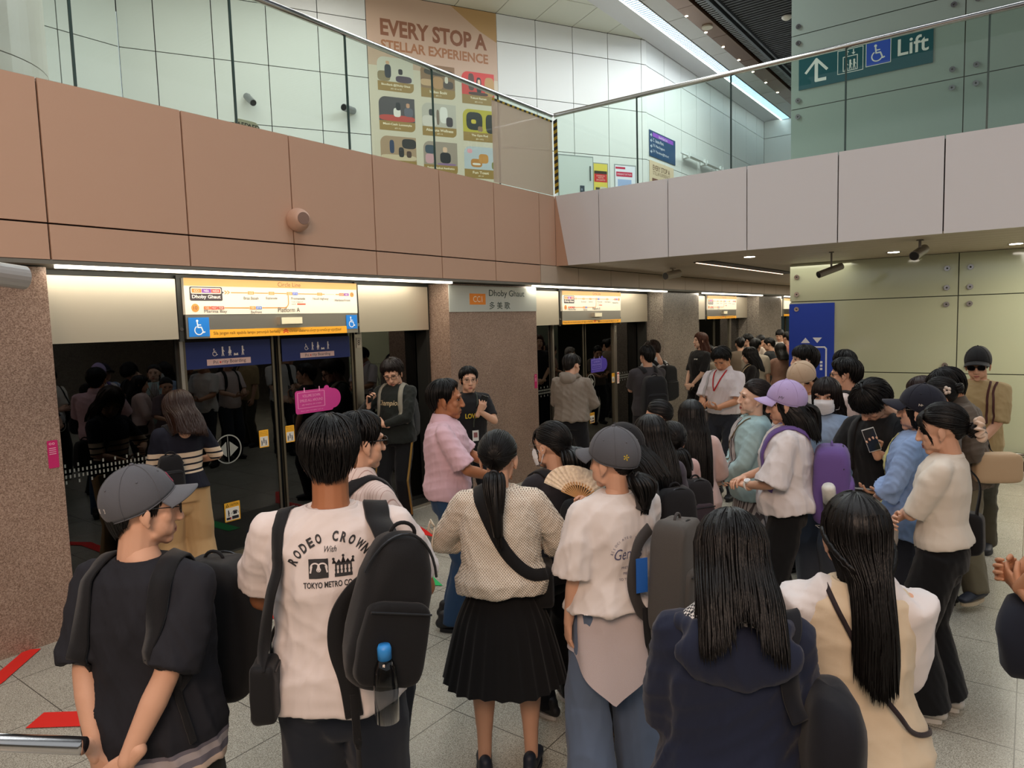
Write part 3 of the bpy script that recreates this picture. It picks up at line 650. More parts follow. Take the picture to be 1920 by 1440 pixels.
def queue(f, A, w, h):
    A.c('#f2b431'); f.rrect(A, 0, w, 0, h, w*0.05, 0, 0.001); A.c('#5a3a10')
    for i, t in enumerate(('Please wait for', 'alighting passengers', 'before boarding')): text(f, A, t, w*0.08, h*(0.88-0.10*i), w=w*0.8, h=h*0.05)
    A.c('#d9d6cc'); f.rect(A, w*0.08, w*0.92, h*0.06, h*0.62, 0.001, 0.0015); A.c('#34343c')
    for i in range(3): man(f, A, w*(0.25+0.22*i), h*(0.12+0.12*(i == 1)), h*0.3, 0.0015)
sticker('queue_sticker', 3.848, 1.07, 0.10, 0.165, 'yellow alighting notice sticker left of the gap between the nearest doors', queue)
sticker('queue_sticker', 4.14, 1.073, 0.10, 0.165, 'yellow alighting notice sticker right of the gap between the nearest doors', queue)
def dooropen(f, A, w, h):
    A.c('#8f9088'); f.ring(A, w/2, h/2, w*0.46, w*0.5, 0, 0.001, seg=36)
    f.poly(A, [(w*0.12, h*0.5), (w*0.44, h*0.76), (w*0.44, h*0.24)], 0, 0.001); f.poly(A, [(w*0.88, h*0.5), (w*0.56, h*0.24), (w*0.56, h*0.76)][::-1], 0, 0.001)
    f.line(A, [(w*0.5, h*0.06), (w*0.5, h*0.94)], w*0.02, 0, 0.001)
sticker('door_opening_symbol', 3.477, 1.03, 0.265, 0.265, 'round grey door opening symbol on the glass beside the striped top woman', dooropen)
def callout(f, A, w, h, pink='#c9408e', lite='#f0a8cc'):
    A.c(pink); f.rrect(A, 0, w*0.86, 0, h*0.86, h*0.1, 0, 0.001); f.circ(A, w*0.86, h*0.45, h*0.38, 0, 0.001); f.circ(A, w*0.72, h*0.85, h*0.12, 0, 0.001)
    A.c(lite)
    for (a, b, c, d_) in ((0.06, 0.66, 0.20, 0.215), (0.06, 0.66, 0.775, 0.79), (0.05, 0.062, 0.21, 0.78), (0.655, 0.667, 0.21, 0.78)): f.rect(A, w*a, w*b, h*c, h*d_, 0.001, 0.0015)
    for a in (0.2, 0.54): f.rect(A, w*a, w*(a+0.02), h*0.8, h*0.96, 0.001, 0.0015)
    text(f, A, 'VOLUME DOWN', w*0.36, h*0.60, w=w*0.40, h=h*0.10, align='C'); text(f, A, 'SMILES ALL AROUND', w*0.36, h*0.43, w=w*0.52, h=h*0.10, align='C'); text(f, A, '#BE MINDFUL OF OTHERS', w*0.36, h*0.30, w=w*0.44, h=h*0.05, align='C'); text(f, A, 'Share your thoughts with us', w*0.36, h*0.07, w=w*0.5, h=h*0.05, align='C')
sticker('kindness_sticker', 4.49, 1.385, 0.54, 0.27, 'pink VOLUME DOWN SMILES ALL AROUND sticker on the right door leaf', callout)
sticker('kindness_sticker', 10.25, 1.36, 0.52, 0.27, 'violet message sticker on the glass of the second doors', lambda f, A, w, h: callout(f, A, w, h, '#4a3aa8', '#a8a0e8'))
def pinktag(f, A, w, h):
    A.c('#c8246a'); f.rrect(A, 0, w, 0, h, w*0.1, 0, 0.001); A.c('#f4c8d8'); f.ring(A, w*0.3, h*0.88, w*0.08, w*0.12, 0.001, 0.0015); f.ring(A, w*0.6, h*0.88, w*0.08, w*0.12, 0.001, 0.0015)
    for i in range(4): f.rect(A, w*0.15, w*0.8, h*(0.5+0.07*i), h*(0.52+0.07*i), 0.001, 0.0015)
sticker('pink_sticker', 1.905, 1.295, 0.065, 0.19, 'small pink sticker on the edge of the leftmost granite pillar', pinktag, x=-5.337)
sticker('pink_sticker', 7.70, 1.30, 0.06, 0.19, 'small pink sticker on the edge of the station name pillar', pinktag, x=-5.337)
def dots(f, A, w, h):
    A.c('#8e9088'); n = int(w/0.03)
    for r_ in range(4):
        for i in range(n):
            if r_ in (0, 3) and i % 3: continue
            f.rect(A, i*0.03, i*0.03+0.011, h*(r_/4)+0.01, h*(r_/4)+0.035, 0, 0.0008)
for k, lbl in ((0, 'rows of small grey marks on the glass right of the leftmost pillar'), (1, 'rows of small grey marks on the glass left of the second doors')):
    sticker('glass_marking', 1.96+5.76*k+0.6, 1.05, 1.0, 0.17, lbl, dots, x=-5.835)
sticker('glass_marking', 7.72+3.6, 1.08, 0.75, 0.17, 'rows of small grey marks on the glass right of the second doors', dots, x=-5.835)
sticker('caution_sticker', 10.0, 0.48, 0.155, 0.175, 'yellow CAUTION sticker low on the second doors', caution)
sticker('queue_sticker', 9.55, 1.07, 0.10, 0.165, 'yellow notice sticker on the left leaf of the second doors', queue)
sticker('queue_sticker', 10.68, 1.09, 0.10, 0.165, 'yellow notice sticker beside the post of the second doors', queue, x=-5.78)
def rednotice(f, A, w, h):
    A.c('#f0d8cc'); f.rrect(A, 0, w, 0, h, w*0.05, 0, 0.001); A.c('#c83a3a'); f.rect(A, w*0.1, w*0.9, h*0.8, h*0.92, 0.001, 0.0015)
    for i in range(6): f.rect(A, w*0.15, w*0.8, h*(0.15+0.09*i), h*(0.18+0.09*i), 0.001, 0.0015)
sticker('notice_sticker', 10.86, 1.08, 0.08, 0.20, 'pale red notice sticker on the post of the second doors', rednotice, x=-5.78)
sticker('door_opening_symbol', 9.98, 1.08, 0.265, 0.265, 'round grey door opening symbol on the glass of the second doors', dooropen)
def doornum(n):
    def g(f, A, w, h): A.c('#c9c2ae'); f.rect(A, 0, w, 0, h, 0, 0.001); A.c('#3a3834'); text(f, A, n, w/2, h*0.25, h=h*0.5, align='C')
    return g
sticker('door_number', 5.04, 1.93, 0.06, 0.11, 'door number 8 plate on the post of the nearest doors', doornum('8'), x=-5.785)
sticker('door_number', 10.80, 1.93, 0.06, 0.11, 'door number 7 plate on the post of the second doors', doornum('7'), x=-5.785)
def accpad(f, A, w, h):
    A.c('#1c3f8f'); f.rect(A, 0, w, 0, h, 0, 0.001); wheelchair(f, A, '#b8c4d8', w*0.6, h*0.5, h*0.8, 0.001)
e = empty('accessible_floor_decal', (-5.3, 4.35, 0.006)); fz = Face((0, 0, 0), (0, 1, 0), (-1, 0, 0)); A = Art(); A.c('#1c4fb0'); fz.rect(A, -0.3, 0.45, -0.2, 0.3, 0, 0.001); wheelchair(fz, A, '#dfe6ef', 0.08, 0.05, 0.4, 0.001); A.done('print', e)
tag(e, 'blue wheelchair decal on the floor before the nearest doors', 'floor decal')

# ---- station name sign on the pillar
e = empty('station_name_sign', (-5.335, 6.88, 2.235)); W = 1.745
MB().box(-0.003, 0.004, -W/2, W/2, 0, 0.305).build('board', mat('name_board', '#c2c6bc', 0.25, coat=0.3), e)
f = Face((0.0045, -W/2, 0), (0, 1, 0)); A = Art()
A.c('#f08c2a'); f.rect(A, 0.36, 0.66, 0.085, 0.215, 0, 0.001); A.c('#f4e2c4'); text(f, A, 'CC1', 0.51, 0.115, h=0.07, w=0.17, align='C', d=0.002)
A.c('#1c3a34'); text(f, A, 'Dhoby Ghaut', 0.73, 0.165, w=0.74, h=0.10); text(f, A, '\u591a \u7f8e \u6b4c', 0.73, 0.03, w=0.42, h=0.09)
A.done('lettering', e); tag(e, 'grey station name sign reading CC1 Dhoby Ghaut on the granite pillar', 'sign')

# ---- lift signs
e = empty('lift_sign', (-2.83, 10.985, 5.33)); W, H = 1.68, 0.50
MB().box(0, W, -0.002, 0.014, 0, H).build('board', mat('lift_board', '#1f5a62', 0.3), e)
f = Face((0, -0.0025, 0), (1, 0, 0)); A = Art(); A.c('#e8efe9')
f.line(A, [(0.10, 0.22), (0.24, 0.38), (0.38, 0.22)], 0.035, 0, 0.001); f.line(A, [(0.24, 0.36), (0.24, 0.09), (0.36, 0.09)], 0.045, 0, 0.001)
for (a0, a1, b0, b1) in ((0.52, 0.85, 0.1, 0.42), (0.88, 1.19, 0.12, 0.44)):
    for q in ((a0, a1, b0, b0+0.008), (a0, a1, b1-0.008, b1), (a0, a0+0.008, b0, b1), (a1-0.008, a1, b0, b1)): f.rect(A, *q, 0, 0.002)
f.line(A, [(0.645, 0.34), (0.645, 0.40)], 0.012, 0, 0.001); f.poly(A, [(0.62, 0.375), (0.67, 0.375), (0.645, 0.405)], 0, 0.001); f.line(A, [(0.725, 0.34), (0.725, 0.40)], 0.012, 0, 0.001); f.poly(A, [(0.70, 0.36), (0.725, 0.335), (0.75, 0.36)], 0, 0.001)
for q in ((0.59, 0.78, 0.315, 0.325), (0.59, 0.78, 0.125, 0.135), (0.59, 0.6, 0.125, 0.325), (0.77, 0.78, 0.125, 0.325)): f.rect(A, *q, 0, 0.002)
for q in (0.635, 0.685, 0.735): man(f, A, q, 0.145, 0.13, 0)
A.c('#2b55c4'); f.rect(A, 0.89, 1.18, 0.13, 0.43, 0.0, 0.0015); wheelchair(f, A, '#e8efe9', 1.02, 0.275, 0.24, 0.0015)
A.c('#e8efe9'); text(f, A, 'Lift', 1.27, 0.17, h=0.22, w=0.36, bold=0.012)
A.done('lettering', e); tag(e, 'teal Lift sign with arrow and wheelchair symbol on the green glass', 'sign')
e = empty('lift_panel_sign', (-2.945, 10.985, 0.9)); W, H = 0.63, 1.345
MB().box(0, W, -0.002, 0.014, 0, H).build('board', mat('lift_blue', '#1b3fae', 0.35), e)
f = Face((0, -0.0025, 0), (1, 0, 0)); A = Art(); A.c('#dfe3ee')
f.poly(A, [(0.17, 0.76), (0.30, 0.76), (0.235, 0.84)], 0, 0.001); f.poly(A, [(0.335, 0.84), (0.40, 0.76), (0.465, 0.84)], 0, 0.001)
f.line(A, [(0.12, 0.70), (0.50, 0.70), (0.525, 0.675), (0.525, 0.05)], 0.022, 0, 0.001)
for q in (0.36, 0.41, 0.46): f.rect(A, 0.44, 0.475, q, q+0.033, 0, 0.001)
man(f, A, 0.25, 0.1, 0.45, 0); A.done('lettering', e); tag(e, 'tall blue lift sign with white triangles on the lift shaft', 'sign')

# ---- direction board and notices in the upper hall
e = empty('direction_board', (-6.89, 14.56, 5.67)); W, H = 1.40, 0.56
f = Face((0.004, 0, 0), (0, 1, 0))
MB().box(0, 0.004, 0, W, 0, H).build('board', mat('dir_blue', '#274a6e', 0.4), e); A = Art()
A.c('#8a4ab8'); f.rect(A, 0.17, 1.28, 0.44, 0.53, 0, 0.001); A.c('#e6ecf2'); text(f, A, 'North East Line', 0.72, 0.455, h=0.05, align='C')
for i, t in enumerate(('C  Istana Park', 'D E  Plaza Singapura', 'D F  The Atrium@Orchard')): text(f, A, t, 0.18, 0.33-0.12*i, h=0.07)
for i in range(4): f.line(A, [(0.11, 0.49-0.12*i), (0.06, 0.46-0.12*i), (0.11, 0.43-0.12*i)], 0.012, 0, 0.001); f.line(A, [(0.06, 0.46-0.12*i), (0.14, 0.46-0.12*i)], 0.012, 0, 0.001)
A.done('lettering', e); tag(e, 'dark blue direction board with purple line name in the upper hall', 'sign')
def wallsign(name, sv, z, w, h, fn, label, cat='poster'):
    """on the slanted wall; sv runs leftwards, so the artwork origin is its left edge"""
    e = empty(name, cw(sv, z, 0.004)); f = Face((0, 0, 0), -CD); A = Art(0.4); fn(f, A, w, h); A.done('print', e); return tag(e, label, cat)
def small_poster(f, A, w, h):
    A.c('#dcc7a8'); f.rect(A, 0, w, 0, h, 0, 0.003); A.c('#6e5038'); text(f, A, 'EVERY STOP A', w*0.13, h*0.80, w=w*0.7, h=h*0.12, d=0.004, bold=0.02); text(f, A, 'STELLAR EXPERIENCE', w*0.13, h*0.70, w=w*0.7, h=h*0.08, d=0.004)
    for i in range(3): A.c(['#7a5040', '#6a6050', '#a04838'][i]); f.rrect(A, w*(0.1+0.29*i), w*(0.34+0.29*i), h*0.35, h*0.62, 0.02, 0.003, 0.004)
e = empty('poster', (-6.892, 14.56, 4.6)); f = Face((0, 0, 0), (0, 1, 0)); A = Art(); small_poster(f, A, 1.3, 0.98); A.done('print', e); tag(e, 'small EVERY STOP A STELLAR EXPERIENCE poster under the direction board', 'poster')
def yellow_notice(f, A, w, h):
    A.c('#8f968e'); f.rect(A, -0.02, w+0.02, -0.02, h+0.02, 0, 0.002); A.c('#dbcb5a'); f.rect(A, 0, w, 0, h, 0, 0.003); A.c('#3a342c'); f.rect(A, w*0.03, w*0.97, h*0.70, h*0.79, 0.003, 0.004); A.c('#c42f34'); f.rect(A, w*0.03, w*0.97, h*0.46, h*0.70, 0.003, 0.004)
    A.c('#f0d8c8'); text(f, A, 'IN THE EVENT OF A', w*0.5, h*0.62, w=w*0.6, h=h*0.045, align='C', d=0.005); text(f, A, 'MAJOR FIRE', w*0.5, h*0.56, w=w*0.4, h=h*0.045, align='C', d=0.005); text(f, A, 'SERVICE DISRUPTION', w*0.5, h*0.50, w=w*0.65, h=h*0.045, align='C', d=0.005)
    A.c('#4a463c'); f.rect(A, w*0.12, w*0.42, h*0.05, h*0.3, 0.003, 0.004); A.c('#c9c8b4'); f.rect(A, w*0.45, w*0.9, h*0.05, h*0.32, 0.003, 0.004)
wallsign('notice_poster', 1.40, 4.68, 0.34, 0.70, yellow_notice, 'yellow and red notice in a frame on the hall wall right of the door')
def red_notice(f, A, w, h):
    A.c('#9aa0a0'); f.rect(A, -0.025, w+0.025, -0.025, h+0.025, 0, 0.002); A.c('#e3e6f0'); f.rect(A, 0, w, 0, h, 0, 0.003); A.c('#c22f50'); f.rect(A, w*0.02, w*0.5, h*0.9, h*0.96, 0.003, 0.004); f.rect(A, w*0.05, w*0.85, h*0.68, h*0.82, 0.003, 0.004)
    A.c('#f4e8ec'); text(f, A, 'EMERGENCY EXIT PLAN', w*0.45, h*0.725, w=w*0.7, h=h*0.05, align='C', d=0.005); A.c('#9fb4dc'); f.rect(A, w*0.12, w*0.8, h*0.1, h*0.6, 0.003, 0.004); A.c('#5a6aa0'); f.ring(A, w*0.46, h*0.35, w*0.06, w*0.12, 0.004, 0.005)
wallsign('notice_poster', 0.86, 4.66, 0.52, 0.72, red_notice, 'white notice with red bands and a plan on the hall wall')
e = empty('hall_door', cw(2.25, 3.56, 0.004)); f = Face((0, 0, 0), -CD); A = Art(); A.c('#c6cfcb'); f.rect(A, 0, 0.82, 0.02, 1.93, 0, 0.012); A.done('door_leaf', e); A = Art(); A.c('#8a9492'); f.rect(A, -0.015, 0, 0, 1.95, 0, 0.014); f.rect(A, 0.82, 0.835, 0, 1.95, 0, 0.014); f.rect(A, 0, 0.82, 1.93, 1.95, 0, 0.014); A.done('frame', e)
A = Art(); A.c('#55605e'); f.rect(A, 0.74, 0.765, 1.45, 1.75, 0.012, 0.03); A.done('hinge', e); tag(e, 'pale service door in the slanted hall wall', kind='structure')
e = empty('call_point', cw(1.75, 4.72, 0.0)); f = Face((0, 0, 0), -CD); A = Art(); A.c('#3a4450'); f.rect(A, 0, 0.10, 0, 0.18, 0, 0.03); A.c('#8a96a8'); f.rect(A, 0.02, 0.05, 0.08, 0.12, 0.03, 0.032); A.c('#4a78c8'); f.poly(A, [(0.0, 0.36), (0.05, 0.26), (0.10, 0.36)][::-1], 0, 0.003); A.done('panel', e); tag(e, 'small dark call point with blue triangle right of the hall door', 'call point')
# ceiling mounted bar on the side wall
e = empty('wall_bracket_rail', (-6.88, 16.0, 5.95)); mb = MB(); mb.tube([(0.12, 0, 0), (0.12, 6.2, 0)], 0.02, 8)
for i in range(6): mb.box(0, 0.14, 0.4+i*1.1, 0.5+i*1.1, -0.04, 0.1); mb.box(0.05, 0.16, 0.5+i*1.1, 1.3+i*1.1, 0.0, 0.08)
mb.build('rail', mat('bracket_white', '#d5dad8', 0.4), e); tag(e, 'white bracket rail fixed along the far hall wall', 'wall rail')

# ---- the big poster
BR = '#8a5a40'; GD = '#96783e'
e = empty('big_poster', cw(6.135, 3.9, 0.004)); PW, PH = 2.565, 4.17
f = Face((0, 0, 0), -CD)
MB_ = Art(0.4); MB_.c('#c4a892'); f.rect(MB_, 0, PW, 2.9, PH, 0, 0.003); MB_.c('#cdc4b0'); f.rect(MB_, 0, PW, 0, 2.9, 0, 0.003)
MB_.c('#b3905f'); f.poly(MB_, [(1.62, PH), (PW, PH), (PW, PH-0.55), (2.2, PH-0.38)], 0.003, 0.004); MB_.done('sheet', e)
A = Art(); A.c(BR); text(f, A, 'EVERY STOP A', 0.25, 3.44, w=2.1, h=0.30, bold=0.035, d=0.005); A.c('#a5714c'); text(f, A, 'STELLAR EXPERIENCE', 0.25, 3.19, w=2.12, h=0.18, bold=0.03, d=0.005)
A.done('headline', e)
cards = [  # column, row, base colour, accents (colour, x0, x1, y0, y1), caption
 (0, 0, '#c8c4b4', [('#8a7a5a', 0, 0.35, 0, 0.45), ('#2f3038', 0.2, 0.38, 0.15, 0.75), ('#c8a080', 0.24, 0.34, 0.75, 0.9), ('#4a3848', 0.5, 0.95, 0.0, 0.3), ('#2a2024', 0.58, 0.7, 0.35, 0.6)], 'Bloodbank @Dhoby Ghaut', '#01-02 to 05'),
 (1, 0, '#8a6a4a', [('#3f352a', 0.1, 0.95, 0.6, 0.9), ('#b58a5c', 0.35, 0.65, 0, 0.55), ('#4a3a30', 0.65, 0.95, 0.05, 0.4), ('#c4a27a', 0, 0.35, 0.1, 0.4), ('#d8d0c0', 0.7, 0.8, 0.3, 0.6)], 'Ichiban Boshi', '#01-11'),
 (2, 0, '#d03a34', [('#5a3a30', 0.2, 0.38, 0.2, 1.0), ('#20181a', 0.45, 0.6, 0.1, 0.85), ('#e8c0a0', 0.49, 0.57, 0.5, 0.75), ('#b8925a', 0.7, 1.0, 0.0, 0.9), ('#4a2a20', 0.2, 0.8, 0.0, 0.15)], 'Tokogi Ramen', '#01-11/12'),
 (0, 1, '#4a4446', [('#b5443a', 0, 1.0, 0.0, 0.28), ('#e0dcd4', 0.4, 0.6, 0.2, 0.6), ('#1c1a1e', 0.47, 0.6, 0.5, 0.85), ('#5c5c68', 0.7, 0.95, 0.25, 0.65), ('#c09070', 0.76, 0.86, 0.65, 0.85)], 'Maxi-Cash Luxestyle', '#01-16'),
 (1, 1, '#b8b2a6', [('#cfc8be', 0.0, 0.42, 0.0, 0.5), ('#2c2a2c', 0.2, 0.35, 0.5, 0.8), ('#7a6658', 0.42, 0.5, 0.1, 0.8), ('#e0ddd6', 0.52, 0.75, 0.2, 0.95), ('#3a3034', 0.7, 0.9, 0.05, 0.5)], 'Absolute Wellness', '#01-15'),
 (2, 1, '#b5a82c', [('#1a1c18', 0.1, 0.6, 0.1, 0.95), ('#20221e', 0.7, 1.0, 0.0, 0.9), ('#c8b430', 0.25, 0.4, 0.4, 0.6), ('#8a6a50', 0.45, 0.6, 0.05, 0.3)], 'The Gym Pod', '#01-14/32'),
 (0, 2, '#a58a6e', [('#2a2624', 0.6, 1.0, 0.55, 1.0), ('#cbb89a', 0.0, 1.0, 0.0, 0.25), ('#2b3a58', 0.25, 0.38, 0.3, 0.9), ('#241f1e', 0.5, 0.65, 0.15, 0.6), ('#4a3228', 0.72, 0.86, 0.15, 0.45)], 'Alliance Medical Centre', '#01-17/18/19'),
 (1, 2, '#9a8c7e', [('#3c4a58', 0.05, 0.35, 0.5, 0.9), ('#c89aa0', 0.05, 0.3, 0.05, 0.5), ('#1d1b1e', 0.48, 0.8, 0.1, 0.6), ('#d8b498', 0.57, 0.7, 0.6, 0.85), ('#8a6a90', 0.4, 0.95, 0.0, 0.1)], 'Evelyn Medical Aesthetics', '#01-13A'),
 (2, 2, '#b4bcc2', [('#b57c3a', 0.2, 0.55, 0.1, 0.5), ('#c28a44', 0.45, 0.75, 0.3, 0.75), ('#e0d8cc', 0.25, 0.5, 0.2, 0.3), ('#7a7a40', 0.85, 1.0, 0.05, 0.4), ('#e0a0a8', 0.1, 0.25, 0.75, 0.95)], 'Fun Toast', '#01-20'),
 (0, 3, '#c8ccc8', [('#5a5856', 0.15, 0.75, 0.4, 1.0), ('#a03a30', 0.25, 0.6, 0.6, 0.95), ('#4a7a30', 0.38, 0.6, 0.5, 0.8), ('#241a1c', 0.45, 0.55, 0.55, 0.75)], '', ''),
 (1, 3, '#7a4a30', [('#c88a4a', 0.2, 0.9, 0.4, 0.85), ('#a86a34', 0.25, 0.85, 0.25, 0.45), ('#e0c8a0', 0.3, 0.8, 0.35, 0.42)], '', ''),
 (2, 3, '#e2e6e8', [('#3fae4c', 0.75, 1.0, 0.5, 0.95), ('#8a8c90', 0.35, 0.65, 0.42, 0.52)], '', '')]
for c_, r_, base, acc, cap, sub in cards:
    a0 = 0.16+0.82*c_; w_ = 0.68; b1 = 3.07-0.70*r_-0.03*c_; b0 = b1-0.60; A = Art(0.4)
    A.c(base); f.rrect(A, a0, a0+w_, b0+0.16, b1, 0.13, 0.003, 0.0045, (0, 1, 0, 0))
    for col_, x0, x1, y0, y1 in acc:
        A.c(col_); pts = []
        cx, cy, rx, ry = a0+w_*(x0+x1)/2, b0+0.17+(b1-b0-0.2)*(y0+y1)/2, w_*(x1-x0)/2, (b1-b0-0.2)*(y1-y0)/2
        f.poly(A, [(cx+rx*abs(math.cos(t))**0.6*(1 if math.cos(t) > 0 else -1), cy+ry*abs(math.sin(t))**0.6*(1 if math.sin(t) > 0 else -1)) for t in [2*PI*i/20 for i in range(20)]], 0.0045, 0.0055)
    if r_ < 3:
        A.c(GD); f.rrect(A, a0, a0+w_, b0, b0+0.17, 0.09, 0.003, 0.005, (0, 0, 0, 1))
        A.c('#efe2c4'); text(f, A, cap, a0+w_/2, b0+0.085, w=w_*(0.8 if len(cap) > 14 else 0.5), h=0.05, align='C', d=0.006, bold=0.02); text(f, A, sub, a0+w_/2, b0+0.03, h=0.03, align='C', d=0.006)
    elif c_ == 2:
        A.c('#5a5c60'); text(f, A, 'NEUA DENTAL', a0+w_/2, b0+0.23, w=w_*0.75, h=0.05, align='C', d=0.006)
        A.c('#e8f4e8'); text(f, A, 'COMING', a0+w_*0.87, b1-0.16, w=w_*0.2, h=0.03, align='C', d=0.006); text(f, A, 'SOON', a0+w_*0.87, b1-0.22, w=w_*0.15, h=0.03, align='C', d=0.006)
    o = A.done('shop_card', e)
tag(e, 'large EVERY STOP A STELLAR EXPERIENCE poster on the hall wall', 'poster')
# AED sign
e = empty('aed_sign', (-5.6, 3.72, 3.56)); MB().tube([(0, 0, 0), (0, 0, 0.2)], 0.015, 8).build('post', STEEL, e)
f = Face((0.012, -0.12, 0.12), (0, 1, 0)); A = Art(); A.c('#d8ceb0'); f.rrect(A, 0, 0.24, 0, 0.25, 0.05, -0.01, 0.0); A.c('#3a3024'); text(f, A, 'AED', 0.02, 0.18, h=0.045, bold=0.02, d=0.001); text(f, A, 'AED', 0.125, 0.18, h=0.045, bold=0.02, d=0.001)
A.c('#c03028')
for x in (0.045, 0.08, 0.15, 0.185): f.circ(A, x+0.005, 0.13, 0.024, 0, 0.001)
A.done('plate', e); tag(e, 'AED sign with red hearts peeking over the fascia', 'sign')

# ---- cameras and the ball speaker
def bullet(name, base, tip_dir, stem, L, r, m, label, cat='security camera'):
    e = empty(name, base); d = Vector(tip_dir).normalized(); j = Vector(stem)
    MB().tube([(0, 0, 0), (0, 0, 0)] if False else [Vector((0, 0, 0)), j], r*0.28, 10).build('bracket', m, e)
    b = MB().tube([j-d*L*0.45, j+d*L*0.55], r, 20).build('housing', m, e)
    MB().tube([j+d*(L*0.55), j+d*(L*0.55+0.004)], r*0.86, 20).build('lens', BLACK, e)
    MB().disc((0, 0, 0) if abs(j.z) > 0.05 else (0, 0, 0), j.normalized(), r*0.7, 0.012, 16).build('base_plate', m, e)
    return tag(e, label, cat)
CG = mat('camera_grey', '#8f9296', 0.35, 0.5); CB = mat('camera_bronze', '#77726a', 0.35, 0.6)
bullet('bullet_camera', cw(8.21, 6.02), (0.8, -0.15, -0.55), CN*0.16+Vector((0, 0, -0.10)), 0.30, 0.055, CG, 'grey bullet camera on the hall wall above the AED sign')
bullet('bullet_camera', cw(6.55, 5.98), (0.35, -0.95, -0.1), CN*0.14+Vector((0, 0, -0.05)), 0.34, 0.06, CG, 'pale bullet camera on the hall wall left of the big poster')
bullet('bullet_camera', (-2.0, 9.3, 2.84), (-0.62, -0.72, -0.30), (0, 0, -0.22), 0.34, 0.042, CB, 'bronze bullet camera hanging above the blue lift sign')
bullet('bullet_camera', (-0.98, 8.6, 2.84), (-0.2, -0.93, -0.28), (0, 0, -0.13), 0.30, 0.05, CB, 'bullet camera hanging from the soffit facing the viewer')
bullet('bullet_camera', (-4.37, 10.0, 2.84), (-0.3, -0.9, -0.15), (0, 0, -0.10), 0.30, 0.06, mat('camera_beige', '#a09686', 0.4), 'beige dome-nosed camera hanging under the bridge over the second doors')
bullet('bullet_camera', (-3.62, 0.7, 2.95), (-0.25, 0.97, -0.10), (0.02, 0, -0.52), 1.1, 0.055, mat('camera_pale', '#b9b8b6', 0.3, 0.4), 'pale tubular camera poking in at the left edge above the granite pillar')
e = empty('ball_speaker', (-5.2, 3.888, 3.04)); mb = MB(); P = []
for i in range(9): t = i/8; P.append((0.15*t, 0, 0))
mb.tube(P, [0.085, 0.098, 0.102, 0.1, 0.096, 0.09, 0.082, 0.07, 0.05], 28); o = mb.build('shell', mat('speaker_cream', '#cfa992', 0.45), e, True)
MB().tube([(0.146, 0, -0.0), (0.155, 0, -0.0)], 0.052, 20).build('grille', mat('speaker_grille', '#8a6f62', 0.7), e); e.rotation_euler = (0, 0, R(-12))
tag(e, 'round cream ball speaker on the pink-beige fascia', 'speaker')
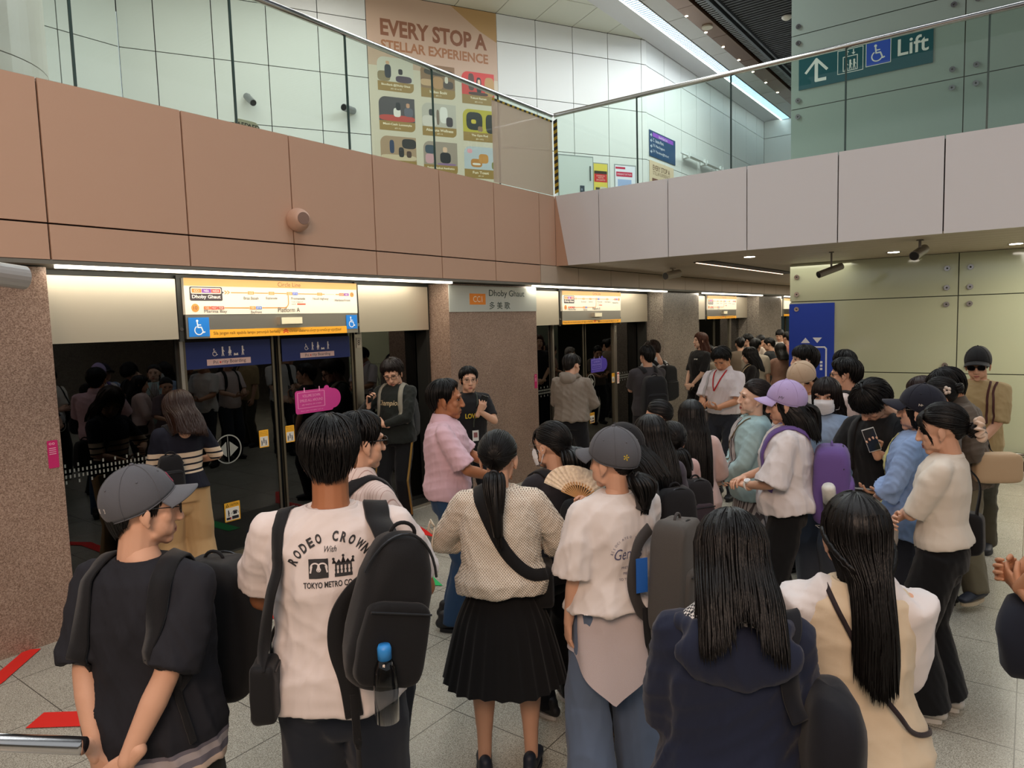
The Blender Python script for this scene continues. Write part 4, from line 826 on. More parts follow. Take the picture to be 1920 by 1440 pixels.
# ================================================================ figures
_tmp = bpy.data.scenes.new('workbench')
def _np(me):
    V = np.empty(len(me.vertices)*3); me.vertices.foreach_get('co', V); V = V.reshape(-1, 3)
    F = [tuple(p.vertices) for p in me.polygons]; return V, F
class Blob:
    """overlapping closed shapes melted into one skin"""
    def __init__(s): s.V = []; s.F = []
    def _add(s, vs, fs): b = len(s.V); s.V += [tuple(v) for v in vs]; s.F += [tuple(b+i for i in f) for f in fs]
    def tube(s, pts, rad, side=(1, 0, 0), seg=14, flat=False):
        P = [Vector(p) for p in pts]; rr = [(r, r) if not isinstance(r, tuple) else r for r in rad]
        n = len(P); T = [(P[min(i+1, n-1)]-P[max(i-1, 0)]).normalized() for i in range(n)]
        PP, RR, TT = [], [], []
        if not flat:
            for a in (80, 55, 28): PP.append(P[0]-T[0]*min(rr[0])*math.sin(R(a))); RR.append((rr[0][0]*math.cos(R(a)), rr[0][1]*math.cos(R(a)))); TT.append(T[0])
        PP += P; RR += rr; TT += T
        if not flat:
            for a in (28, 55, 80): PP.append(P[-1]+T[-1]*min(rr[-1])*math.sin(R(a))); RR.append((rr[-1][0]*math.cos(R(a)), rr[-1][1]*math.cos(R(a)))); TT.append(T[-1])
        vs, fs = [], []; sd = Vector(side)
        for p, r, t in zip(PP, RR, TT):
            a = sd-t*sd.dot(t)
            if a.length < 0.15: a = Vector((0, 1, 0))-t*t.y
            a.normalize(); b = t.cross(a)
            for k in range(seg): an = 2*PI*k/seg; vs.append(p+a*(r[0]*math.cos(an))+b*(r[1]*math.sin(an)))
        m = len(PP)
        for i in range(m-1):
            for k in range(seg): k2 = (k+1) % seg; fs.append((i*seg+k, i*seg+k2, (i+1)*seg+k2, (i+1)*seg+k))
        fs.append(tuple(reversed(range(seg)))); fs.append(tuple(range((m-1)*seg, m*seg)))
        s._add(vs, fs); return s
    def ell(s, c, r, rot=None, nu=16, nv=10):
        vs = []; fs = []; c = Vector(c)
        for i in range(1, nv):
            th = PI*i/nv
            for k in range(nu):
                ph = 2*PI*k/nu; v = Vector((r[0]*math.sin(th)*math.cos(ph), r[1]*math.sin(th)*math.sin(ph), -r[2]*math.cos(th)))
                if rot is not None: v = rot @ v
                vs.append(c+v)
        for sg in (-1, 1):
            v = Vector((0, 0, sg*r[2])); vs.append(c+(rot @ v if rot is not None else v))
        a, b = len(vs)-2, len(vs)-1
        for i in range(nv-2):
            for k in range(nu): k2 = (k+1) % nu; fs.append((i*nu+k, i*nu+k2, (i+1)*nu+k2, (i+1)*nu+k))
        for k in range(nu): k2 = (k+1) % nu; fs.append((a, k2, k)); fs.append((b, (nv-2)*nu+k, (nv-2)*nu+k2))
        s._add(vs, fs); return s
    def melt(s, vox, smooth=4, fac=0.5):
        me = me_from(s.V, s.F); o = bpy.data.objects.new('b', me); _tmp.collection.objects.link(o)
        m = o.modifiers.new('r', 'REMESH'); m.mode = 'VOXEL'; m.voxel_size = vox
        if smooth: q = o.modifiers.new('s', 'SMOOTH'); q.iterations = smooth; q.factor = fac
        vl = _tmp.view_layers[0]; vl.update(); ev = o.evaluated_get(vl.depsgraph); em = ev.to_mesh()
        V, F = _np(em); ev.to_mesh_clear(); bpy.data.objects.remove(o); bpy.data.meshes.remove(me)
        return V, F
def tri_normals(V, F):
    N = np.zeros_like(V); F4 = np.array([f if len(f) == 4 else (*f, f[-1]) for f in F])
    n = np.cross(V[F4[:, 2]]-V[F4[:, 0]], V[F4[:, 3]]-V[F4[:, 1]])
    for k in range(4): np.add.at(N, F4[:, k], n)
    return N/(np.linalg.norm(N, axis=1, keepdims=True)+1e-12)
def folds(V, F, amp, seed, freq=9.0, zs=0.45, ridge=True, mask=None):
    """cloth creases pushed along the surface normal"""
    rg = np.random.RandomState(seed); N = tri_normals(V, F); P = V*np.array([1, 1, zs]); d = np.zeros(len(V))
    for o in range(4):
        k = rg.normal(size=3)*freq*(1.0+0.55*o); w = rg.normal(size=3)*freq*0.5; ph = rg.uniform(0, 6.28, 2)
        q = np.sin(P@k+1.7*np.sin(P@w+ph[0])+ph[1]); q = (1-np.abs(q))**1.6*1.2-0.35 if ridge else q
        d += q/(1+0.5*o)
    d *= amp/1.6
    if mask is not None: d *= mask
    return V+N*d[:, None]
def mesh_obj(name, V, F, m, parent, smooth=True):
    me = bpy.data.meshes.new(name); me.from_pydata(V.tolist() if isinstance(V, np.ndarray) else V, [], F); me.update()
    return link(name, me, m, parent, smooth)
def xform(V, M): A = np.array(M); return V@A[:3, :3].T+A[:3, 3]
def bvh_of(V, F): return BVHTree.FromPolygons([tuple(v) for v in V], [tuple(f) for f in F])

# ---- canonical head, face forward +y, origin between the ears
def build_head(sex, vox):
    b = Blob(); f = sex == 'f'; j = 0.92 if f else 1.0
    b.ell((0, -0.014, 0.034), (0.074, 0.094, 0.084)); b.ell((0, 0.02, 0.02), (0.066, 0.068, 0.066))
    b.ell((0, 0.026, -0.030), (0.058*j, 0.060, 0.074)); b.ell((0, 0.010, -0.060), (0.052*j, 0.050, 0.046))
    b.ell((0, 0.062, -0.094), (0.022*j, 0.018, 0.018)); b.tube([(-0.040*j, 0.022, -0.074), (0, 0.060, -0.100), (0.040*j, 0.022, -0.074)], [0.016, 0.015, 0.016])
    for s in (-1, 1):
        b.ell((s*0.040, 0.054, -0.022), (0.022, 0.021, 0.024)); b.ell((s*0.026, 0.078, 0.026), (0.026, 0.012, 0.009 if f else 0.011))
        b.ell((s*0.026, 0.062, -0.056), (0.022, 0.018, 0.028)); b.ell((s*0.036, 0.038, -0.046), (0.024, 0.034, 0.038))
        er = Euler((0, 0, s*-0.45)).to_matrix(); b.ell((s*0.078, -0.006, -0.008), (0.0065, 0.018, 0.029), er); b.ell((s*0.076, 0.002, -0.036), (0.006, 0.008, 0.012), er)
        b.ell((s*0.0115, 0.098, -0.036), (0.0085, 0.010, 0.0075))
    b.tube([(0, 0.084, 0.014), (0, 0.094, -0.010), (0, 0.101, -0.032)], [0.0085, 0.0095, 0.0125 if not f else 0.0115])
    b.tube([(-0.019, 0.077, -0.063), (0, 0.084, -0.060), (0.019, 0.077, -0.063)], [0.0045, 0.0075, 0.0045]); b.tube([(-0.016, 0.076, -0.073), (0, 0.0825, -0.074), (0.016, 0.076, -0.073)], [0.005, 0.0075, 0.005]); b.ell((0, 0.062, -0.068), (0.030, 0.018, 0.030))
    nr = 0.046 if f else 0.056
    b.tube([(0, -0.026, -0.185), (0, -0.022, -0.12), (0, -0.014, -0.05)], [nr*1.06, nr, nr])
    V, F = b.melt(vox, 5, 0.5); bv = bvh_of(V, F)
    parts = []  # (V, F, slot)
    def onface(x, z, d):
        h = bv.ray_cast(Vector((x, 0.2, z)), Vector((0, -1, 0))); return Vector((x, h[0].y+d if h[0] else 0.09, z))
    def strip(fn, slot, n=10):
        vs = []; fs = []
        for i in range(n+1): a, c = fn(i/n); vs += [a, c]
        for i in range(n): fs.append((2*i, 2*i+1, 2*i+3, 2*i+2))
        parts.append((np.array([tuple(v) for v in vs]), fs, slot))
    for s in (-1, 1):
        # eye: white almond, iris, lash line
        def almond(w, hh, off, slot, cx=0.031, z0=0.004, n=12):
            vs = [onface(s*cx, z0, off)]; fs = []
            for i in range(n):
                t = 2*PI*i/n; x = s*(cx+w*math.cos(t)); z = z0+hh*math.sin(t)*(1.0 if math.sin(t) > 0 else 0.7)+0.06*(w*math.cos(t))
                vs.append(onface(x, z, off))
            for i in range(n): fs.append((0, 1+i, 1+(i+1) % n))
            parts.append((np.array([tuple(v) for v in vs]), fs, slot))
        almond(0.0135, 0.0046, 0.0012, 2); almond(0.0062, 0.0050, 0.0019, 3, 0.031)
        strip(lambda t: (onface(s*(0.016+0.031*t), 0.0045+0.0058*math.sin(PI*t)**0.7+0.0035*t, 0.0022), onface(s*(0.016+0.031*t), 0.0068+0.0062*math.sin(PI*t)**0.7+0.0035*t, 0.0022)), 4)
        strip(lambda t: (onface(s*(0.014+0.036*t), 0.025+0.003*math.sin(PI*t*0.8)-0.001*t, 0.0018), onface(s*(0.014+0.036*t), 0.025+(0.0055 if not f else 0.0035)*(1-t*0.7)+0.003*math.sin(PI*t*0.8)-0.001*t, 0.0018)), 4)
        almond(0.0035, 0.002, 0.0012, 4, 0.0085, -0.0425)
    strip(lambda t: (onface(-0.021+0.042*t, -0.0665, 0.0010), onface(-0.021+0.042*t, -0.0665+0.0065*math.sin(PI*t)**0.8, 0.0010)), 1)
    strip(lambda t: (onface(-0.019+0.038*t, -0.0675-0.0085*math.sin(PI*t)**0.8, 0.0010), onface(-0.019+0.038*t, -0.0675, 0.0010)), 1)
    strip(lambda t: (onface(-0.020+0.040*t, -0.0676, 0.0016), onface(-0.020+0.040*t, -0.0663, 0.0016)), 4)
    return V, F, parts, bv
_heads = {}
def head_of(sex, lod):
    k = (sex, lod)
    if k not in _heads: _heads[k] = build_head(sex, [0.0042, 0.006, 0.009][lod])
    return _heads[k]
# ---- canonical left hand: wrist at 0, fingers +y, palm -z, thumb +x
_hands = {}
def hand_of(curl, lod):
    k = (curl, lod)
    if k in _hands: return _hands[k]
    b = Blob(); b.tube([(0, -0.05, 0), (0, 0, 0), (0, 0.035, 0), (0, 0.08, -0.002)], [(0.026, 0.021), (0.027, 0.019), (0.036, 0.0155), (0.039, 0.0125)])
    b.ell((0.022, 0.03, -0.008), (0.015, 0.028, 0.013))
    for i, (x, L, fan) in enumerate(((-0.031, 0.054, -9), (-0.0105, 0.070, -3), (0.011, 0.077, 2), (0.0315, 0.068, 7))):
        p = Vector((x, 0.08-(0.006 if i in (0, 3) else 0), -0.002)); a = 6+curl*28*(1+0.12*(3-i)); pts = [p]; rad = [0.0095]
        for q, (fr, rr) in enumerate(((0.45, 0.0088), (0.30, 0.008), (0.25, 0.0068))):
            d = Vector((math.sin(R(fan))*math.cos(R(a)), math.cos(R(fan))*math.cos(R(a)), -math.sin(R(a)))); p = p+d*L*fr; pts.append(p); rad.append(rr); a += curl*52*(1.0 if q == 0 else 0.8)
        b.tube(pts, rad, seg=10)
    p = Vector((0.022, 0.012, -0.004)); pts = [p, p+Vector((0.026, 0.026, -0.010)), p+Vector((0.038, 0.050, -0.016-0.018*curl)), p+Vector((0.038-0.020*curl, 0.070, -0.022-0.026*curl))]
    b.tube(pts, [0.014, 0.0115, 0.010, 0.0085], seg=10)
    _hands[k] = b.melt([0.0033, 0.0048, 0.008][lod], 2, 0.4); return _hands[k]
def shoe_shape(kind):
    b = Blob()
    b.tube([(0, -0.075, 0.045), (0, -0.02, 0.05), (0, 0.05, 0.045), (0, 0.12, 0.036), (0, 0.165, 0.030)], [(0.034, 0.036), (0.038, 0.042), (0.042, 0.036), (0.046, 0.026), (0.038, 0.020)])
    b.tube([(0, -0.05, 0.05), (0, -0.045, 0.10)], [(0.036, 0.042), (0.036, 0.044)])
    return b.melt(0.007, 3)
_shoe = {}
def skinmat(tone):
    cols = {'light': '#d3a58a', 'fair': '#deb8a0', 'mid': '#bf8a69', 'tan': '#a8704e', 'brown': '#8c5a3e'}
    c = cols.get(tone, tone); return [mat('skin_'+tone.strip('#'), c, 0.5, spec=0.35, bump=0.12, bscale=500), mat('lip_'+tone.strip('#'), {'light': '#b06a60', 'fair': '#b9655f', 'mid': '#9c5a4c', 'tan': '#8c4c40', 'brown': '#7a4438'}.get(tone, '#b06a60'), 0.4),
            mat('eye_white', '#b9aea6', 0.35), mat('iris_dark', '#1c120d', 0.15), mat('brow_dark', '#1d1613', 0.7)]
def hairmat(col='#0c0a09'):
    return mat('hair_'+col.strip('#'), col, 0.42, bump=0.35, bscale=1.0, aniso=(260, 260, 9), spec=0.28)
def cloth(col, rough=0.85, bs=900, bump=0.15, **k):
    return mat('cloth_'+col.strip('#'), col, rough, bump=bump, bscale=bs, sheen=0.1, spec=0.25, **k)
def stripecloth(name, c1, c2, axis=2, freq=60, width=0.5, lo=None, hi=None):
    if name in _M: return _M[name]
    m = mat(name, c1, 0.85, spec=0.25); nt = m.node_tree; b = nt.nodes['Principled BSDF']
    tc = nt.nodes.new('ShaderNodeTexCoord'); sx = nt.nodes.new('ShaderNodeSeparateXYZ'); nt.links.new(tc.outputs['Object'], sx.inputs[0])
    src = sx.outputs[axis]
    if axis == 3: pass
    mu = nt.nodes.new('ShaderNodeMath'); mu.operation = 'MULTIPLY'; mu.inputs[1].default_value = freq; nt.links.new(src, mu.inputs[0])
    fr = nt.nodes.new('ShaderNodeMath'); fr.operation = 'FRACT'; nt.links.new(mu.outputs[0], fr.inputs[0])
    lt = nt.nodes.new('ShaderNodeMath'); lt.operation = 'LESS_THAN'; lt.inputs[1].default_value = width; nt.links.new(fr.outputs[0], lt.inputs[0])
    mc = nt.nodes.new('ShaderNodeMix'); mc.data_type = 'RGBA'; mc.inputs[6].default_value = (*lin(c1), 1); mc.inputs[7].default_value = (*lin(c2), 1)
    nt.links.new(lt.outputs[0], mc.inputs[0]); nt.links.new(mc.outputs[2], b.inputs['Base Color']); return m
def bandcloth(name, bands, default):
    """horizontal woven bands by height: [(z0, z1, colour)]"""
    m = mat(name, default, 0.85, spec=0.25); nt = m.node_tree; b = nt.nodes['Principled BSDF']
    tc = nt.nodes.new('ShaderNodeTexCoord'); sx = nt.nodes.new('ShaderNodeSeparateXYZ'); nt.links.new(tc.outputs['Object'], sx.inputs[0])
    r = nt.nodes.new('ShaderNodeValToRGB'); r.color_ramp.interpolation = 'CONSTANT'; el = r.color_ramp.elements
    mr = nt.nodes.new('ShaderNodeMapRange'); mr.inputs[1].default_value = 0.7; mr.inputs[2].default_value = 1.6; nt.links.new(sx.outputs[2], mr.inputs[0]); nt.links.new(mr.outputs[0], r.inputs[0])
    st = [(0, default)]
    for z0, z1, c in sorted(bands): st += [((z0-0.7)/0.9, c), ((z1-0.7)/0.9, default)]
    while len(el) < len(st): el.new(1.0)
    for e_, (p, c) in zip(el, st): e_.position = p; e_.color = (*lin(c), 1)
    nt.links.new(r.outputs[0], b.inputs['Base Color']); return m

# ---- hair
HC = Vector((0, -0.014, 0.034))
HSTY = {  # hairline height by angle from the front: (deg, z)
 'short': [(0, 0.070), (30, 0.062), (52, 0.040), (66, 0.0), (74, -0.012), (84, 0.020), (104, 0.022), (116, -0.030), (150, -0.066), (180, -0.074)],
 'fringe': [(0, 0.042), (30, 0.040), (52, 0.026), (66, -0.002), (76, -0.016), (86, 0.004), (104, 0.004), (116, -0.050), (150, -0.082), (180, -0.09)],
 'receding': [(0, 0.088), (30, 0.090), (50, 0.060), (64, 0.010), (74, -0.008), (84, 0.022), (104, 0.022), (116, -0.030), (150, -0.062), (180, -0.070)],
 'pulled': [(0, 0.074), (30, 0.066), (52, 0.044), (66, 0.016), (80, 0.012), (100, 0.018), (116, -0.020), (150, -0.062), (180, -0.072)],
 'pulledbangs': [(0, 0.034), (28, 0.030), (46, 0.0), (58, -0.055), (66, -0.03), (78, 0.012), (100, 0.018), (116, -0.020), (150, -0.062), (180, -0.072)],
 'bob': [(0, 0.034), (30, 0.028), (48, -0.02), (60, -0.13), (80, -0.155), (120, -0.16), (180, -0.16)],
 'long': [(0, 0.060), (22, 0.050), (40, -0.01), (54, -0.16), (70, -0.26), (100, -0.33), (140, -0.36), (180, -0.37)],
 'longbangs': [(0, 0.026), (30, 0.022), (46, -0.03), (58, -0.16), (74, -0.26), (100, -0.33), (140, -0.36), (180, -0.37)],
 'mid': [(0, 0.058), (22, 0.050), (40, 0.0), (54, -0.12), (70, -0.18), (100, -0.21), (140, -0.22), (180, -0.22)],
}
def hairpath(phi, zend, thick, n, spread=1.0, wave=0.0, out=0.0, ph=0.0, taper=1.0):
    """points from the crown down to height zend at angle phi (0 = front)"""
    rx, ry, rz = 0.074+thick, 0.094+thick, 0.084+thick; pts = []
    s, c = math.sin(phi), math.cos(phi)
    zb = HC.z-rz*0.18
    if zend > -0.105:
        # close-cut hair follows the skull and tucks in towards the nape
        for i in range(n+1):
            th0 = math.acos(max(-1, min(1, (max(zend, HC.z-rz*0.25)-HC.z)/rz))); ex = max(0, HC.z-rz*0.25-zend); L1 = th0*0.09; L = L1+ex; l = L*i/n
            if l <= L1: th = th0*l/max(L1, 1e-6); pts.append(HC+Vector((rx*math.sin(th)*s, ry*math.sin(th)*c, rz*math.cos(th))))
            else:
                dz = l-L1; k = 1-0.30*(dz/0.10)**1.5; sn = math.sin(th0); pts.append(Vector((rx*sn*s*k, HC.y+ry*sn*c*k, HC.z-rz*0.25-dz)))
        for i in range(n+1):
            t = i/n; w = max(0, (t-0.72)/0.28); w = w*w*(3-2*w)*0.92*taper; p = pts[i]; kx = 1-w*thick/(0.074+thick); q = p-HC; q = Vector((q.x*kx, q.y*(1-w*thick/(0.094+thick)), q.z*(1 if abs(q.z) < 1e-3 else 1-0.0*w))); pts[i] = HC+q
        return pts
    if zend > zb: the = math.acos(max(-1, min(1, (zend-HC.z)/rz))); hang = 0
    else: the = math.acos(-0.18); hang = zb-zend
    L1 = the*0.09; L = L1+hang; 
    for i in range(n+1):
        l = L*i/n
        if l <= L1 or hang == 0:
            th = the*min(1, l/max(L1, 1e-6)); p = HC+Vector((rx*math.sin(th)*s, ry*math.sin(th)*c, rz*math.cos(th)))
        else:
            dz = l-L1; u = min(1, dz/0.13); u = u*u*(3-2*u); sn = math.sin(the)
            x0, y0 = rx*sn*s, HC.y+ry*sn*c
            front = max(0, c-0.15)
            xe = (0.088*spread+out)*s; ye = (-0.098+(0.055+out)*c) if front <= 0 else (-0.05+0.13*front)
            if dz > 0.13 and front <= 0: ye -= 0.02*min(1, (dz-0.13)/0.1)
            p = Vector((x0+(xe-x0)*u, y0+(ye-y0)*u, zb-dz)); w_ = wave*math.sin(dz*38+ph)*min(1, dz/0.08); p.x += w_*s; p.y += w_*c
        pts.append(p)
    return pts
def hair_mesh(style, mess=None, thick=0.013, length=None, locks=0, seed=1, spread=1.0, wave=0.0, out=0.0, part=0.0, cap=False, rough=0.004, back=None, asym=0.0):
    rg = random.Random(seed); tab = HSTY[style] if isinstance(style, str) else style
    zmin = min(z for _, z in tab)
    def zedge(phi):
        d = abs(math.degrees((phi+PI) % (2*PI)-PI)); sg = 1 if ((phi+PI) % (2*PI)-PI) > 0 else -1
        for (a, za), (b, zb) in zip(tab[:-1], tab[1:]):
            if a <= d <= b: z = za+(zb-za)*(d-a)/(b-a); break
        if length is not None and z < -0.1: z = z*(length/abs(zmin))
        if asym and d < 60: z += asym*sg*math.sin(R(d*1.5))*0.02
        return z
    bangs = tab[0][1] < 0.055
    tp = lambda ph: 0.25 if (bangs and math.cos(ph) > 0.35) else 1.0
    if mess is None: mess = 0.0045 if style in ('short', 'fringe') and not cap else 0.0015
    s1, s2, s3 = [rg.uniform(0, 6.28) for _ in range(3)]
    if isinstance(style, str) and style.startswith('pulled'):
        # strands run from the hairline back to the tie
        tb = HSTY['pulled']
        def ze0(phi):
            d = abs(math.degrees((phi+PI) % (2*PI)-PI))
            for (a, za), (b, zb) in zip(tb[:-1], tb[1:]):
                if a <= d <= b: return za+(zb-za)*(d-a)/(b-a)
            return tb[-1][1]
        th_ = min(thick, 0.011); R_ = Vector((0.074+th_, 0.094+th_, 0.084+th_)); pole = Vector((0, -0.86, -0.25)).normalized(); e1 = Vector((1, 0, 0)); e2 = pole.cross(e1)
        def ptt(psi, th): d = pole*math.cos(th)+(e1*math.cos(psi)+e2*math.sin(psi))*math.sin(th); return d, HC+Vector((d.x*R_.x, d.y*R_.y, d.z*R_.z))
        def edge(psi):
            th = 0.25
            while th < 3.0:
                d, p = ptt(psi, th)
                if p.z < ze0(math.atan2(d.x, d.y)): break
                th += 0.02
            return th
        n, m = 132, 26; V = []; F = []; E_ = [edge(2*PI*k/n) for k in range(n)]; E_ = [(E_[k-1]+E_[k]*2+E_[(k+1) % n])/4 for k in range(n)]; j1 = [rg.uniform(-1, 1) for _ in range(n)]
        for k in range(n):
            for i in range(m+1):
                t = i/m; d, p = ptt(2*PI*k/n, max(0.02, E_[k]*t)); w = max(0, (t-0.78)/0.22); w = w*w*(3-2*w)*0.95; q = p-HC; V.append(tuple(HC+Vector((q.x*(1-w*th_/R_.x), q.y*(1-w*th_/R_.y), q.z*(1-w*th_/R_.z)))+q.normalized()*rough*0.25*(j1[k]+math.sin(k*2.3+i*0.2))*min(1, i/5)*(1-w)))
            q = (HC-Vector(V[-1])).normalized(); V.append(tuple(Vector(V[-1])+q*0.012))
        for k in range(n):
            k2 = (k+1) % n
            for i in range(m+1): F.append((k*(m+2)+i, k*(m+2)+i+1, k2*(m+2)+i+1, k2*(m+2)+i))
        mb = MB(); mb.v = V; mb.f = F
        for q in range(locks):
            psi = rg.uniform(0, 2*PI); k = int(psi/(2*PI)*n) % n; t1 = E_[k]*rg.uniform(0.9, 1.0); r0 = rg.uniform(0.0015, 0.003); of = rg.uniform(-0.001, 0.0022); P = []
            for i in range(11):
                t = 0.15+0.85*i/10; d, p = ptt(psi+0.05*math.sin(t*3+q), t1*t); q_ = (p-HC).normalized(); w = max(0, (t-0.75)/0.25)*th_*0.95; P.append(p+q_*(of-w))
            mb.tube(P, [r0*(0.3+0.7*math.sin(PI*(i+0.5)/11)) for i in range(11)], 4, cap=False)
        if style == 'pulledbangs':
            for q in range(130):
                a0 = rg.uniform(-0.55, 0.55); sd = 1 if a0 > 0 else -1; side_ = rg.random() < 0.45; ae = (sd*rg.uniform(0.75, 1.05) if side_ else a0*1.5+rg.uniform(-0.15, 0.15)); z0 = 0.098; z1 = rg.uniform(-0.065, -0.03) if side_ else rg.uniform(0.020, 0.036); P = []
                for i in range(11):
                    t = i/10; a = a0+(ae-a0)*t**0.8; z = z0+(z1-z0)*t; rr = math.sqrt(max(0.02, 1-((max(z, 0.0)-HC.z)/0.092)**2)); bow = 0.010*math.sin(PI*min(1, t*1.1))+rg.uniform(0, 0.0006); P.append(Vector((math.sin(a)*(0.080*rr+bow), HC.y+math.cos(a)*(0.100*rr+bow), z)))
                r0 = rg.uniform(0.0018, 0.0036); mb.tube(P, [r0*(1-0.8*(i/10)**2) for i in range(11)], 4, cap=False)
        return mb
    n, m = 132, 26; V = []; F = []; j1 = [rg.uniform(-1, 1) for _ in range(n)]; j2 = [rg.uniform(0, 1) for _ in range(n)]
    for k in range(n):
        phi = 2*PI*k/n; ze = zedge(phi); ze -= j2[k]*(0.006 if ze > -0.1 else 0.018)
        P = hairpath(phi, ze, thick+rough*j1[k]*0.30, m, spread, wave, out, seed, tp(phi))
        if back and math.cos(phi) < 0: P = [p+Vector((0, -back*(-math.cos(phi))*math.sin(PI*min(1, i/m*1.3)), 0)) for i, p in enumerate(P)]
        for i, p in enumerate(P):
            q = (p-HC); g = rough*(0.35*j1[k]+0.30*math.sin(k*1.7+i*0.25))*min(1, i/5)*(1-0.6*i/m)+mess*(math.sin(phi*3+s1+i*0.21)+0.8*math.sin(phi*7-i*0.35+s2)+0.5*math.sin(phi*13+i*0.5+s3))*min(1, i/4)*max(0, 1-(i/m)**3)*0.6; V.append(p+q.normalized()*g)
        e = P[-1]; inn = Vector((HC.x, HC.y, e.z))-e; inn = inn.normalized() if inn.length > 1e-6 else Vector((0, 0, 1)); hk_ = 0.4 if e.z > -0.1 else 1; V.append(e+inn*0.012*hk_+Vector((0, 0, 0.004))); V.append(e+inn*0.022+Vector((0, 0, 0.03)))
    w_ = m+3
    for k in range(n):
        k2 = (k+1) % n
        for i in range(w_-1): F.append((k*w_+i, k*w_+i+1, k2*w_+i+1, k2*w_+i))
    V = [tuple(v) for v in V]
    mb = MB(); mb.v = V; mb.f = F
    for q in range(locks):
        phi = rg.uniform(-PI, PI); ze = zedge(phi)-rg.uniform(-0.004, 0.012 if zedge(phi) > -0.1 else 0.03); a = rg.uniform(0.15, 0.5) if not cap else 0.6
        P = hairpath(phi+rg.uniform(-0.1, 0.1), ze, thick+rg.uniform(-0.002, 0.003), 12, spread, wave+rg.uniform(0, 0.002), out, rg.uniform(0, 6), tp(phi)); P = P[int(len(P)*a):]
        if len(P) < 3: continue
        k = len(P); tw = rg.uniform(-1, 1)*(0.42 if mess > 0.003 else 0.06); lift = rg.uniform(0, mess*1.6); dx = rg.uniform(-0.008, 0.008) if zedge(phi) < -0.1 else 0
        P = [HC+Matrix.Rotation(tw*i/k, 3, 'Z') @ ((p-HC)*(1+lift/0.1*math.sin(PI*(i+1)/(k+1))))+Vector((dx*i/k, 0, 0)) for i, p in enumerate(P)]
        r0 = rg.uniform(0.002, 0.0045); mb.tube(P, [r0*(0.35+0.65*math.sin(PI*min(1, (i+0.6)/k)))*(1 if i < k-1 else 0.15) for i in range(k)], 4, cap=False)
    return mb
def tail_mesh(p0, p1, p2, p3, thick=0.028, n=46, seed=3, end=0.25, wave=0.0):
    """a bundle of locks along a curve"""
    rg = random.Random(seed); mb = MB(); P = [Vector(p) for p in (p0, p1, p2, p3)]
    def bz(t): return P[0]*(1-t)**3+P[1]*3*t*(1-t)**2+P[2]*3*t*t*(1-t)+P[3]*t**3
    for q in range(n):
        a = rg.uniform(0, 2*PI); rr = math.sqrt(rg.uniform(0, 1)); te = rg.uniform(0.82, 1.02); pts = []; K = 12
        for i in range(K+1):
            t = te*i/K; w_ = thick*(0.35+1.0*math.sin(PI*min(1, t*1.1+0.12))**0.7)*(1-end*t); c = bz(min(t, 1.05))
            o = Vector((math.cos(a)*rr*w_, math.sin(a)*rr*w_*0.8, 0)); o += Vector((wave*math.sin(t*9+a*0.3), wave*math.cos(t*8+a*.3), 0)); pts.append(c+o)
        r0 = thick*rg.uniform(0.14, 0.26); mb.tube(pts, [r0*(1-0.75*(i/K)**2) for i in range(K+1)], 5, cap=False)
    mb.tube([bz(t/10) for t in range(10)], [thick*(0.4+0.5*math.sin(PI*t/10)) for t in range(10)], 8)
    return mb

